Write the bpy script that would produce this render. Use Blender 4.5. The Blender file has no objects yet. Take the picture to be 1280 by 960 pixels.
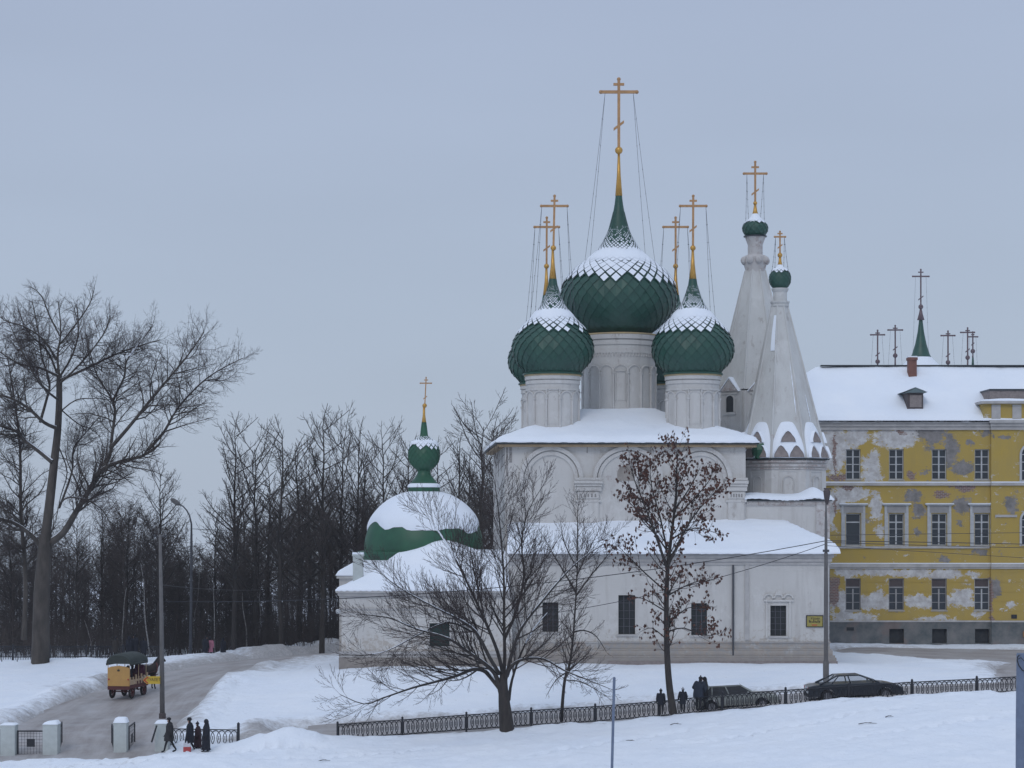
import bpy, math, random
import numpy as np
random.seed(7)
rnd = random.random
def ru(a, b): return a + (b - a) * random.random()
PI = math.pi
F, YH, ZC = 2600.0, 650.0, 9.0          # focal length and horizon in photo pixels, camera height
def PX(px, D): return (px - 640.0) / F * D
def PZ(py, D): return ZC + (YH - py) / F * D
def P(px, py, D): return (PX(px, D), D, PZ(py, D))

sc = bpy.context.scene
col = sc.collection

# ------------------------------------------------------------------ materials
def new_mat(name):
    m = bpy.data.materials.new(name); m.use_nodes = True
    nt = m.node_tree; b = nt.nodes['Principled BSDF']
    return m, nt, b
def N(nt, t, **kw):
    n = nt.nodes.new(t)
    for k, v in kw.items():
        if k.startswith('i_'): n.inputs[k[2:].replace('_', ' ')].default_value = v
        else: setattr(n, k, v)
    return n
def mixc(nt, fac, a, b):
    n = nt.nodes.new('ShaderNodeMix'); n.data_type = 'RGBA'
    for s, v in ((0, fac), (6, a), (7, b)):
        if hasattr(v, 'is_output'): nt.links.new(v, n.inputs[s])
        elif s == 0: n.inputs[0].default_value = v
        else: n.inputs[s].default_value = (*v, 1) if len(v) == 3 else v
    return n.outputs[2]
def math_(nt, op, a, b=0.0, c=None, clamp=False):
    n = nt.nodes.new('ShaderNodeMath'); n.operation = op; n.use_clamp = clamp
    for i, v in enumerate((a, b) if c is None else (a, b, c)):
        if hasattr(v, 'is_output'): nt.links.new(v, n.inputs[i])
        else: n.inputs[i].default_value = v
    return n.outputs[0]
def coord(nt, scale=(1, 1, 1), loc=(0, 0, 0)):
    tc = nt.nodes.new('ShaderNodeTexCoord'); mp = nt.nodes.new('ShaderNodeMapping')
    mp.inputs['Scale'].default_value = scale; mp.inputs['Location'].default_value = loc
    nt.links.new(tc.outputs['Object'], mp.inputs['Vector']); return mp.outputs[0]
def noise_(nt, vec, scale, detail=5, rough=0.6):
    n = nt.nodes.new('ShaderNodeTexNoise'); n.inputs['Scale'].default_value = scale
    n.inputs['Detail'].default_value = detail; n.inputs['Roughness'].default_value = rough
    nt.links.new(vec, n.inputs['Vector']); return n.outputs[0]
def ramp(nt, fac, lo, hi):
    n = nt.nodes.new('ShaderNodeMapRange'); n.inputs[1].default_value = lo; n.inputs[2].default_value = hi
    nt.links.new(fac, n.inputs[0]); return n.outputs[0]
def bump(nt, b, h, strength=0.3, dist=0.05):
    n = nt.nodes.new('ShaderNodeBump'); n.inputs['Strength'].default_value = strength
    n.inputs['Distance'].default_value = dist
    nt.links.new(h, n.inputs['Height']); nt.links.new(n.outputs[0], b.inputs['Normal'])
def simple(name, c, c2=None, scale=2.0, rough=0.7, metal=0.0, bs=0.0, stretch=(1, 1, 1)):
    m, nt, b = new_mat(name)
    b.inputs['Roughness'].default_value = rough; b.inputs['Metallic'].default_value = metal
    c2 = c2 or tuple(x * 0.7 for x in c)
    v = coord(nt, stretch); f = noise_(nt, v, scale)
    nt.links.new(mixc(nt, ramp(nt, f, 0.3, 0.7), c, c2), b.inputs['Base Color'])
    if bs: bump(nt, b, noise_(nt, v, scale * 4), bs)
    return m

def snow_mat(name, dirt=False):
    m, nt, b = new_mat(name)
    v = coord(nt); f = noise_(nt, v, 0.35, 4)
    c = mixc(nt, ramp(nt, f, 0.3, 0.7), (0.80, 0.85, 0.93), (0.86, 0.895, 0.95))
    if dirt:
        at = nt.nodes.new('ShaderNodeAttribute'); at.attribute_name = 'dirt'
        n2 = noise_(nt, v, 1.6, 8, 0.7); n3 = noise_(nt, v, 6.0, 6, 0.7)
        d = math_(nt, 'ADD', at.outputs['Fac'], math_(nt, 'MULTIPLY', math_(nt, 'SUBTRACT', n2, 0.5), 1.4))
        d = ramp(nt, d, 0.32, 0.85)
        dc = mixc(nt, ramp(nt, n3, 0.35, 0.65), (0.44, 0.42, 0.41), (0.22, 0.195, 0.185))
        mul = math_(nt, 'MULTIPLY', d, 0.85)
        c = mixc(nt, mul, c, dc)
        # twigs, litter and trodden specks in the snow
        sp = ramp(nt, noise_(nt, v, 5.0, 3, 0.5), 0.68, 0.74)
        sp = math_(nt, 'MULTIPLY', sp, ramp(nt, noise_(nt, v, 0.5, 2), 0.45, 0.6))
        c = mixc(nt, math_(nt, 'MULTIPLY', sp, 0.6), c, (0.3, 0.28, 0.27))
    nt.links.new(c, b.inputs['Base Color']); b.inputs['Roughness'].default_value = 0.75
    h = math_(nt, 'ADD', noise_(nt, v, 1.3, 6, 0.65), math_(nt, 'MULTIPLY', noise_(nt, v, 7, 4), 0.25))
    bump(nt, b, h, 0.9 if dirt else 0.35, 0.14)
    return m

def whitewash(name, base=(0.59, 0.575, 0.555), low=True, brick=0.5, wear=0.65):
    m, nt, b = new_mat(name)
    v = coord(nt); vs = coord(nt, (1.0, 1.0, 0.12))
    big = noise_(nt, v, 0.35, 6, 0.65); streak = noise_(nt, vs, 1.6, 6, 0.7); fine = noise_(nt, v, 3.5, 8, 0.7)
    c = mixc(nt, ramp(nt, big, 0.35, 0.65), base, tuple(x * 0.90 for x in base))
    c = mixc(nt, math_(nt, 'MULTIPLY', ramp(nt, streak, 0.50, 0.72), 0.55), c, (0.40, 0.375, 0.355))
    c = mixc(nt, math_(nt, 'MULTIPLY', ramp(nt, noise_(nt, coord(nt, (1, 1, 1), (31, 7, 3)), .8, 8, .72), 0.56, 0.62), 0.30), c, (0.70, 0.69, 0.68))
    c = mixc(nt, math_(nt, 'MULTIPLY', ramp(nt, noise_(nt, coord(nt, (1, 1, .5), (3, 17, 9)), 1.3, 9, .75), 0.60, 0.64), 0.60), c, (0.36, 0.33, 0.31))
    bt = nt.nodes.new('ShaderNodeTexBrick'); bt.inputs['Scale'].default_value = 1.0
    bt.inputs['Brick Width'].default_value = 0.3; bt.inputs['Row Height'].default_value = 0.1
    bt.inputs['Mortar Size'].default_value = 0.012
    bt.inputs['Color1'].default_value = (0.34, 0.235, 0.205, 1); bt.inputs['Color2'].default_value = (0.26, 0.20, 0.185, 1)
    bt.inputs['Mortar'].default_value = (0.45, 0.43, 0.42, 1)
    mp = nt.nodes.new('ShaderNodeMapping'); mp.inputs['Rotation'].default_value = (PI / 2, 0, 0)
    nt.links.new(v, mp.inputs['Vector']); nt.links.new(mp.outputs[0], bt.inputs['Vector'])
    worn = ramp(nt, math_(nt, 'ADD', math_(nt, 'MULTIPLY', fine, 0.6), math_(nt, 'MULTIPLY', big, 0.5)), 0.72 - 0.12 * wear, 0.80 - 0.12 * wear)
    c = mixc(nt, math_(nt, 'MULTIPLY', worn, brick), c, bt.outputs[0])
    if low:
        sx = nt.nodes.new('ShaderNodeSeparateXYZ'); tc = nt.nodes.new('ShaderNodeNewGeometry')
        nt.links.new(tc.outputs['Position'], sx.inputs[0])
        zf = ramp(nt, sx.outputs[2], 3.0, 0.2)
        d = ramp(nt, math_(nt, 'ADD', zf, math_(nt, 'MULTIPLY', math_(nt, 'SUBTRACT', fine, 0.5), 3.2)), 0.50, 0.8)
        c = mixc(nt, math_(nt, 'MULTIPLY', d, 0.65), c, (0.38, 0.33, 0.28))
        zf2 = ramp(nt, sx.outputs[2], 1.1, 0.3)
        d2 = ramp(nt, math_(nt, 'ADD', zf2, math_(nt, 'MULTIPLY', math_(nt, 'SUBTRACT', streak, 0.5), 2.0)), 0.4, 1.1)
        c = mixc(nt, math_(nt, 'MULTIPLY', d2, 0.7), c, (0.27, 0.25, 0.24))
    nt.links.new(c, b.inputs['Base Color']); b.inputs['Roughness'].default_value = 0.9
    h = math_(nt, 'ADD', fine, math_(nt, 'MULTIPLY', bt.outputs['Fac'], -0.25))
    bump(nt, b, h, 0.35, 0.04)
    return m

M = {}
M['snow'] = snow_mat('snow'); M['ground'] = snow_mat('ground_snow', True)
M['wall'] = whitewash('whitewash')
M['wall_up'] = whitewash('whitewash_upper', low=False, brick=0.35)
M['wall_tent'] = whitewash('whitewash_tent', base=(0.58, 0.58, 0.565), low=False, brick=0.45, wear=0.8)
M['wall_brick'] = whitewash('whitewash_worn', base=(0.53, 0.51, 0.50), low=False, brick=0.8, wear=1.6)
M['wall_low'] = whitewash('whitewash_plinth', base=(0.34, 0.33, 0.325), low=True, brick=0.8, wear=1.3)
M['niche'] = simple('niche_brick', (0.30, 0.26, 0.245), (0.20, 0.17, 0.165), 4, 0.9, bs=0.3)
M['stone'] = simple('plinth_stone', (0.36, 0.35, 0.34), (0.20, 0.185, 0.18), 1.5, 0.9, bs=0.4, stretch=(1, 1, 6))
M['plinth_tan'] = simple('plinth_tan', (0.33, 0.30, 0.27), (0.22, 0.195, 0.18), 1.5, 0.9, bs=0.3)
M['green'] = simple('dome_green', (0.020, 0.082, 0.058), (0.013, 0.058, 0.043), 1.2, 0.42)
M['green_shadow'] = simple('dome_fold_shadow', (0.006, 0.022, 0.020), (0.004, 0.016, 0.014), 2, 0.6)  # near-black green that paints shade into the scale folds
M['green_light'] = simple('chapel_green', (0.019, 0.110, 0.054), (0.012, 0.070, 0.040), 1.0, 0.45)
M['gold'] = simple('gilt', (0.62, 0.36, 0.09), (0.5, 0.27, 0.06), 3, 0.38, 0.55)
M['copper'] = simple('cross_gilt', (0.50, 0.29, 0.14), (0.38, 0.21, 0.10), 3, 0.45, 0.4)
M['cross_dull'] = simple('cross_dull', (0.16, 0.11, 0.12), (0.11, 0.08, 0.09), 3, 0.5, 0.3)
M['band'] = simple('ochre_band', (0.50, 0.38, 0.20), (0.36, 0.29, 0.19), 2, 0.8)
M['iron'] = simple('black_iron', (0.018, 0.020, 0.028), (0.010, 0.011, 0.016), 5, 0.55)
M['chain'] = simple('chain_iron', (0.10, 0.10, 0.12), None, 5, 0.6)
M['gap'] = simple('dark_board', (0.022, 0.026, 0.032), (0.04, 0.042, 0.045), 3, 0.85)
M['board'] = simple('window_board', (0.030, 0.034, 0.036), (0.018, 0.021, 0.024), 2.5, 0.8)
M['board_g'] = simple('window_board_green', (0.020, 0.040, 0.036), (0.014, 0.028, 0.026), 2.5, 0.8)
M['eave'] = simple('eave_metal', (0.035, 0.045, 0.055), (0.02, 0.025, 0.03), 2, 0.5)
M['soffit'] = simple('soffit_wood', (0.34, 0.25, 0.15), (0.24, 0.18, 0.12), 2, 0.8)
M['bark'] = simple('bark', (0.052, 0.044, 0.040), (0.030, 0.026, 0.025), 6, 0.95, bs=0.5, stretch=(1, 1, 0.3))
M['bark_big'] = simple('bark_big', (0.095, 0.082, 0.072), (0.040, 0.035, 0.032), 2.2, 0.95, bs=0.8, stretch=(1, 1, 0.3))
M['twig'] = simple('twig', (0.060, 0.043, 0.040), (0.040, 0.030, 0.030), 1, 0.95)
M['twig_wood'] = simple('wood_twig', (0.080, 0.064, 0.058), (0.052, 0.043, 0.042), 0.3, 0.95)
M['birch'] = simple('birch_bark', (0.40, 0.39, 0.38), (0.10, 0.09, 0.09), 4, 0.9, stretch=(1, 1, 3))
M['leaf'] = simple('dry_leaf', (0.115, 0.050, 0.034), (0.060, 0.028, 0.024), 2, 0.9)
M['white_post'] = simple('painted_post', (0.50, 0.535, 0.525), (0.42, 0.45, 0.44), 3, 0.8, bs=0.15)
M['concrete'] = simple('pole_concrete', (0.16, 0.155, 0.155), (0.11, 0.105, 0.105), 2, 0.85)
M['pole_dark'] = simple('pole_dark', (0.075, 0.078, 0.09), (0.05, 0.052, 0.06), 2, 0.7)
M['pole_blue'] = simple('pole_blue', (0.15, 0.19, 0.27), (0.11, 0.14, 0.21), 3, 0.5)
M['glass'] = simple('window_glass', (0.02, 0.025, 0.035), (0.035, 0.045, 0.055), 0.6, 0.12)
M['frame_w'] = simple('window_paint', (0.50, 0.52, 0.54), (0.38, 0.39, 0.40), 4, 0.7)
M['trim'] = simple('trim_plaster', (0.50, 0.485, 0.475), (0.36, 0.35, 0.345), 1.5, 0.9, bs=0.2)
M['brick'] = simple('brick', (0.22, 0.10, 0.075), (0.15, 0.075, 0.065), 3, 0.9, bs=0.4)

def road_mat():
    m, nt, b = new_mat('packed_road')
    tc = nt.nodes.new('ShaderNodeUVMap'); mp = nt.nodes.new('ShaderNodeMapping')
    mp.inputs['Scale'].default_value = (9, 0.9, 1); nt.links.new(tc.outputs[0], mp.inputs[0])
    s = noise_(nt, mp.outputs[0], 1.0, 6, 0.65); v = coord(nt); f = noise_(nt, v, 0.5, 7, 0.65)
    c = mixc(nt, ramp(nt, s, 0.35, 0.65), (0.25, 0.225, 0.215), (0.40, 0.375, 0.37))
    c = mixc(nt, math_(nt, 'MULTIPLY', ramp(nt, f, 0.45, 0.75), 0.5), c, (0.52, 0.53, 0.56))
    c = mixc(nt, math_(nt, 'MULTIPLY', ramp(nt, noise_(nt, v, 3, 6), 0.55, 0.75), 0.4), c, (0.21, 0.185, 0.175))
    nt.links.new(c, b.inputs['Base Color']); b.inputs['Roughness'].default_value = 0.7
    bump(nt, b, math_(nt, 'ADD', s, f), 0.5, 0.05); return m
M['road'] = road_mat()

# ------------------------------------------------------------------ mesh builder
class MB:
    def __init__(s, T=None):
        s.v = []; s.f = []; s.m = []; s.T = T; s.mi = 0; s.batches = []
    def add(s, vs, fs):
        b = len(s.v)
        s.v.extend([s.T(*p) for p in vs] if s.T else [tuple(p) for p in vs])
        for q in fs: s.f.append([i + b for i in q]); s.m.append(s.mi)
        return s
    def box(s, x0, x1, y0, y1, z0, z1):
        if x0 > x1: x0, x1 = x1, x0
        return s.add([(x0, y0, z0), (x1, y0, z0), (x1, y1, z0), (x0, y1, z0), (x0, y0, z1), (x1, y0, z1), (x1, y1, z1), (x0, y1, z1)],
              [(0, 3, 2, 1), (4, 5, 6, 7), (0, 1, 5, 4), (1, 2, 6, 5), (2, 3, 7, 6), (3, 0, 4, 7)])
    def extr(s, poly, y0, y1):                 # polygon in x,z pushed along y
        n = len(poly)
        vs = [(x, y0, z) for x, z in poly] + [(x, y1, z) for x, z in poly]
        fs = [list(range(n)), list(range(2 * n - 1, n - 1, -1))] + [(i, i + n, (i + 1) % n + n, (i + 1) % n) for i in range(n)]
        return s.add(vs, fs)
    def strip(s, a, b):                         # ribbon between two point lists
        n = len(a); return s.add(list(a) + list(b), [(i, i + 1, n + i + 1, n + i) for i in range(n - 1)])
    def lathe(s, cx, cy, prof, n=32, rot=0.0, cap=True, squash=1.0):
        vs = []; fs = []
        for r, z in prof:
            for k in range(n):
                a = rot + 2 * PI * k / n; vs.append((cx + r * math.cos(a), cy + r * math.sin(a) * squash, z))
        for j in range(len(prof) - 1):
            for k in range(n):
                k2 = (k + 1) % n; fs.append((j * n + k, j * n + k2, (j + 1) * n + k2, (j + 1) * n + k))
        if cap: fs.append(list(range(n - 1, -1, -1))); fs.append([(len(prof) - 1) * n + k for k in range(n)])
        return s.add(vs, fs)
    def ball(s, c, r, n=12, sx=1, sy=1, sz=1):
        prof = [(max(1e-3, r * math.sin(PI * i / 8)), -r * math.cos(PI * i / 8)) for i in range(9)]
        vs = []; fs = []
        for q, z in prof:
            for k in range(n):
                a = 2 * PI * k / n; vs.append((c[0] + q * math.cos(a) * sx, c[1] + q * math.sin(a) * sy, c[2] + z * sz))
        for j in range(8):
            for k in range(n):
                k2 = (k + 1) % n; fs.append((j * n + k, j * n + k2, (j + 1) * n + k2, (j + 1) * n + k))
        fs.append(list(range(n - 1, -1, -1))); fs.append([8 * n + k for k in range(n)])
        return s.add(vs, fs)
    def tube(s, pts, rads, n=6, closed=False):
        if not hasattr(rads, '__len__'): rads = [rads] * len(pts)
        m = len(pts); vs = []; fs = []; ref = None
        for i, p in enumerate(pts):
            a = pts[(i - 1) % m] if (closed or i > 0) else p
            b = pts[(i + 1) % m] if (closed or i < m - 1) else p
            d = np.array(b, float) - np.array(a, float); d /= (np.linalg.norm(d) + 1e-9)
            if ref is None: ref = np.array([0, 1, 0.1]) if abs(d[1]) < 0.8 else np.array([1, 0, 0.1])
            u = np.cross(d, ref); u /= (np.linalg.norm(u) + 1e-9); w = np.cross(d, u)
            for k in range(n):
                t = 2 * PI * k / n; q = np.array(p) + rads[i] * (math.cos(t) * u + math.sin(t) * w); vs.append(tuple(q))
        for j in range(m if closed else m - 1):
            j2 = (j + 1) % m
            for k in range(n):
                k2 = (k + 1) % n; fs.append((j * n + k, j * n + k2, j2 * n + k2, j2 * n + k))
        if not closed: fs.append(list(range(n - 1, -1, -1))); fs.append([(m - 1) * n + k for k in range(n)])
        return s.add(vs, fs)
    def build(s, name, mats, parent=None, smooth=False, off=None):
        me = bpy.data.meshes.new(name)
        o = off
        if o is None:
            o = (0, 0, 0); p = parent
            while p is not None:
                o = tuple(a + b for a, b in zip(o, p.location)); p = p.parent
        vs = [(x - o[0], y - o[1], z - o[2]) for x, y, z in s.v]
        me.from_pydata(vs, [], s.f)
        if not isinstance(mats, (list, tuple)): mats = [mats]
        for m in mats: me.materials.append(m)
        if len(mats) > 1: me.polygons.foreach_set('material_index', s.m)
        if smooth: me.polygons.foreach_set('use_smooth', [True] * len(me.polygons)); 
        me.update()
        ob = bpy.data.objects.new(name, me); col.objects.link(ob)
        if parent is not None: ob.parent = parent
        return ob
def smooth_by_angle(ob, deg=40):
    me = ob.data; me.polygons.foreach_set('use_smooth', [True] * len(me.polygons))
    try: me.set_sharp_from_angle(angle=math.radians(deg))
    except Exception: pass
    return ob
def thing(name, label, cat, loc=(0, 0, 0), group=None, rz=0.0):
    o = bpy.data.objects.new(name, None); col.objects.link(o); o.location = loc; o.rotation_euler = (0, 0, rz)
    o.empty_display_size = 0.3
    o['label'] = label; o['category'] = cat
    if group: o['group'] = group
    return o
def tag(o, label, cat, group=None, kind=None):
    if label: o['label'] = label
    if cat: o['category'] = cat
    if group: o['group'] = group
    if kind: o['kind'] = kind
    return o
def copy_tree(o, parent=None):
    c = o.copy(); col.objects.link(c)
    if parent is not None: c.parent = parent
    for ch in list(o.children): copy_tree(ch, c)
    return c
def text_mesh(body, size, name, mat, parent, loc, rot=(PI / 2, 0, 0), sx=1.0):
    cu = bpy.data.curves.new(name, 'FONT'); cu.body = body; cu.size = size; cu.extrude = 0.004
    cu.align_x = 'CENTER'; cu.align_y = 'CENTER'
    t = bpy.data.objects.new(name, cu); col.objects.link(t)
    dg = bpy.context.evaluated_depsgraph_get(); me = bpy.data.meshes.new_from_object(t.evaluated_get(dg))
    bpy.data.objects.remove(t); me.materials.clear(); me.materials.append(mat)
    o = bpy.data.objects.new(name, me); col.objects.link(o); o.parent = parent; o.location = loc; o.rotation_euler = rot; o.scale = (sx, 1, 1)
    return o

# ------------------------------------------------------------------ camera, world, light
cam = bpy.data.cameras.new('camera'); co = bpy.data.objects.new('camera', cam); col.objects.link(co)
cam.sensor_width = 36.0; cam.lens = F / 1280 * 36.0; cam.shift_y = (YH - 480) / 1280.0
co.location = (0, 0, ZC); co.rotation_euler = (PI / 2, 0, 0); cam.clip_end = 5000; cam.clip_start = 1
sc.camera = co
w = bpy.data.worlds.new('World'); sc.world = w; w.use_nodes = True
nt = w.node_tree; bg = nt.nodes['Background']; out = nt.nodes['World Output']
sky = nt.nodes.new('ShaderNodeTexSky'); sky.sky_type = 'NISHITA'; sky.sun_disc = False
SUN_EL, SUN_AZ = 38.0, 200.0
sky.sun_elevation = math.radians(SUN_EL); sky.sun_rotation = math.radians(SUN_AZ)
nt.links.new(sky.outputs[0], bg.inputs[0]); bg.inputs[1].default_value = 0.005
tc = nt.nodes.new('ShaderNodeTexCoord'); sx = nt.nodes.new('ShaderNodeSeparateXYZ'); nt.links.new(tc.outputs['Generated'], sx.inputs[0])
cr = nt.nodes.new('ShaderNodeValToRGB'); nt.links.new(sx.outputs[2], cr.inputs[0])
e = cr.color_ramp.elements
e[0].position = 0.0; e[0].color = (0.385, 0.450, 0.555, 1)
e[1].position = 1.0; e[1].color = (0.59, 0.69, 0.86, 1)
q = cr.color_ramp.elements.new(0.10); q.color = (0.370, 0.438, 0.550, 1)
q = cr.color_ramp.elements.new(0.26); q.color = (0.350, 0.414, 0.550, 1)
cl = nt.nodes.new('ShaderNodeTexNoise'); cl.inputs['Scale'].default_value = 2.2; cl.inputs['Detail'].default_value = 3
mp = nt.nodes.new('ShaderNodeMapping'); mp.inputs['Scale'].default_value = (1, 1, 3.5)
nt.links.new(tc.outputs['Generated'], mp.inputs[0]); nt.links.new(mp.outputs[0], cl.inputs['Vector'])
mr = nt.nodes.new('ShaderNodeMapRange'); mr.inputs[1].default_value = 0.3; mr.inputs[2].default_value = 0.7
mr.inputs[3].default_value = 0.94; mr.inputs[4].default_value = 1.05
nt.links.new(cl.outputs[0], mr.inputs[0])
bg2 = nt.nodes.new('ShaderNodeBackground'); nt.links.new(cr.outputs[0], bg2.inputs[0]); nt.links.new(mr.outputs[0], bg2.inputs[1])
ad = nt.nodes.new('ShaderNodeAddShader'); nt.links.new(bg.outputs[0], ad.inputs[0]); nt.links.new(bg2.outputs[0], ad.inputs[1])
nt.links.new(ad.outputs[0], out.inputs[0])
sl = bpy.data.lights.new('sun', 'SUN'); sl.energy = 0.55; sl.angle = math.radians(20); sl.color = (1.0, 0.96, 0.92)
so = bpy.data.objects.new('sun', sl); col.objects.link(so)
so.rotation_euler = (math.radians(90 - SUN_EL), 0, math.radians(-18))
sc.view_settings.view_transform = 'Standard'; sc.view_settings.look = 'None'; sc.view_settings.exposure = 0.07; sc.view_settings.gamma = 1.0
sc.view_settings.use_curve_mapping = False
sc.render.engine = 'CYCLES'; sc.cycles.max_bounces = 5; sc.cycles.diffuse_bounces = 3; sc.cycles.use_denoising = True
sc.cycles.use_adaptive_sampling = True; sc.cycles.adaptive_threshold = 0.01
sc.render.use_persistent_data = False

# ------------------------------------------------------------------ terrain
def hsh(ix, iy, s):
    h = np.sin(ix * 127.1 + iy * 311.7 + s * 74.7) * 43758.5453
    return h - np.floor(h)
def vn(x, y, s=0):
    ix = np.floor(x); iy = np.floor(y); fx = x - ix; fy = y - iy
    fx = fx * fx * (3 - 2 * fx); fy = fy * fy * (3 - 2 * fy)
    return ((hsh(ix, iy, s) * (1 - fx) + hsh(ix + 1, iy, s) * fx) * (1 - fy) + (hsh(ix, iy + 1, s) * (1 - fx) + hsh(ix + 1, iy + 1, s) * fx) * fy)
def fbm(x, y, s=0, o=4):
    t = 0; a = 0.5
    for i in range(o): t = t + a * (vn(x * 2 ** i, y * 2 ** i, s + i) - 0.5); a *= 0.5
    return t
ctrl = [(425, 838, 128), (640, 832, 129), (830, 830, 129.6), (1035, 830, 129.6), (1035, 826, 140),
  (422, 921, 108), (503, 920, 108), (583, 915, 108), (664, 909, 108), (744, 904, 108), (824, 896, 108), (903, 888.5, 108), (982, 881, 108), (1061, 875, 108), (1140, 869, 108), (1221, 866, 108), (1300, 863, 108),
  (422, 907, 112.5), (583, 901, 112.5), (744, 891, 112.5), (903, 877, 112.5), (1061, 866, 112.5), (1221, 857, 112.5),
  (95, 945, 104), (205, 942, 104), (250, 941, 104), (300, 941, 104), (0, 948, 104), (120, 905, 113), (175, 872, 125.5), (245, 846, 137), (330, 826, 152), (420, 815, 166), (700, 812, 175), (203, 897, 118),
  (50, 830, 150), (0, 826, 155), (-60, 832, 150), (100, 824, 158), (250, 824, 168), (350, 872, 122), (450, 862, 122), (640, 862, 122), (850, 850, 122), (1000, 846, 122), (1180, 838, 124),
  (1040, 807, 156), (1160, 806, 157), (1290, 806, 157), (1280, 826, 143), (1150, 820, 147), (1290, 842, 128), (1100, 829, 136), (1160, 828, 139), (1250, 829, 139),
  (0, 975, 98), (300, 975, 98), (500, 970, 97), (700, 965, 95), (900, 960, 93), (1100, 945, 93), (1280, 935, 93)]
cp = [(PX(a, d), d, PZ(b, d)) for a, b, d in ctrl]
for X in (-60, -20, 20, 60): cp += [(X, 60, -4.0), (X, 200, -2.3 if X < 10 else -1.2), (X, 260, -2.5)]
cp += [(-38, 180, -2.3), (-24, 184, -2.3), (-12, 186, -2.3)]
for X in (-75, 75): cp += [(X, 100, -2.0), (X, 140, -1.2), (X, 180, -1.2)]
cp = np.array(cp)
def U(r2): return 0.5 * r2 * np.log(r2 + 1e-9)
n = len(cp); d2 = ((cp[:, None, :2] - cp[None, :, :2]) ** 2).sum(-1)
K = U(d2) + np.eye(n) * 3.0
Pm = np.c_[np.ones(n), cp[:, :2]]
A = np.block([[K, Pm], [Pm.T, np.zeros((3, 3))]])
sol = np.linalg.solve(A, np.r_[cp[:, 2], 0, 0, 0])
def base_h(x, y):
    x = np.asarray(x, float); y = np.asarray(y, float); sh = x.shape
    xf = np.clip(x.ravel(), -75, 75); yf = np.clip(y.ravel(), 60, 260); z = np.empty_like(xf)
    for i in range(0, len(xf), 20000):
        a = xf[i:i + 20000]; b = yf[i:i + 20000]
        z[i:i + 20000] = U((a[:, None] - cp[:, 0]) ** 2 + (b[:, None] - cp[:, 1]) ** 2) @ sol[:n] + sol[n] + sol[n + 1] * a + sol[n + 2] * b
    return z.reshape(sh)
def w_(px, D): return (PX(px, D), D)
roads = [  # centre line, half width
  ([w_(80, 97), w_(97, 104), w_(115, 113), w_(165, 125.5), w_(240, 137), w_(330, 152), w_(420, 166), w_(560, 176), w_(760, 186)], [3.0, 3.4, 3.9, 3.6, 3.1, 3.0, 3.0, 3.0, 3.0]),
  ([w_(385, 110.6), w_(480, 111.0), w_(640, 111.2), w_(800, 111.2), w_(960, 111.2), w_(1120, 111.2), w_(1280, 111.4), w_(1500, 112)], [1.5, 2.4, 2.6, 2.6, 2.6, 2.6, 2.6, 2.6]),
  ([w_(1050, 152.6), w_(1100, 151.2), w_(1180, 149.0), w_(1280, 146.5), w_(1450, 144)], [1.3, 2.6, 4.0, 5.6, 6]),
  ([w_(1330, 145), w_(1310, 130), w_(1330, 113)], [2.0, 2.4, 2.2])]
def dense(line, hw, step=1.0):
    pts = np.array(line); s = np.r_[0, np.cumsum(np.hypot(*np.diff(pts, axis=0).T))]
    t = np.arange(0, s[-1], step)
    # smooth the polyline
    xs = np.interp(t, s, pts[:, 0]); ys = np.interp(t, s, pts[:, 1]); ws = np.interp(t, s, hw)
    k = 9
    for a in (xs, ys):
        p = np.pad(a, k // 2, mode='reflect', reflect_type='odd'); a[:] = np.convolve(p, np.ones(k) / k, 'valid')
    return xs, ys, ws
RD = [dense(*r) for r in roads]
def road_d(x, y):        # signed distance to the nearest road edge (negative on the road)
    x = np.asarray(x, float); y = np.asarray(y, float); sh = x.shape; xf = x.ravel(); yf = y.ravel(); d = np.full(xf.shape, 1e3)
    for xs, ys, ws in RD:
        for i in range(0, len(xf), 20000):
            q = np.hypot(xf[i:i + 20000, None] - xs, yf[i:i + 20000, None] - ys) - ws
            d[i:i + 20000] = np.minimum(d[i:i + 20000], q.min(1))
    return d.reshape(sh)
mounds = [(338, 928, 105.2, 2.2, 1.3, 0.75), (375, 922, 105.6, 1.8, 1.0, 0.3), (300, 948, 101, 3, 2, 0.25), (1205, 838, 131, 3.5, 1.6, 0.30), (1165, 830, 135, 3.0, 1.4, 0.25),
  (240, 812, 157, 4.0, 2.5, 0.35), (330, 808, 166, 6.0, 3.0, 0.7), (410, 806, 174, 6.0, 3.0, 0.8), (200, 900, 117, 1.6, 2.0, 0.35), (90, 822, 152, 4, 2.5, 0.35)]
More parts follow.
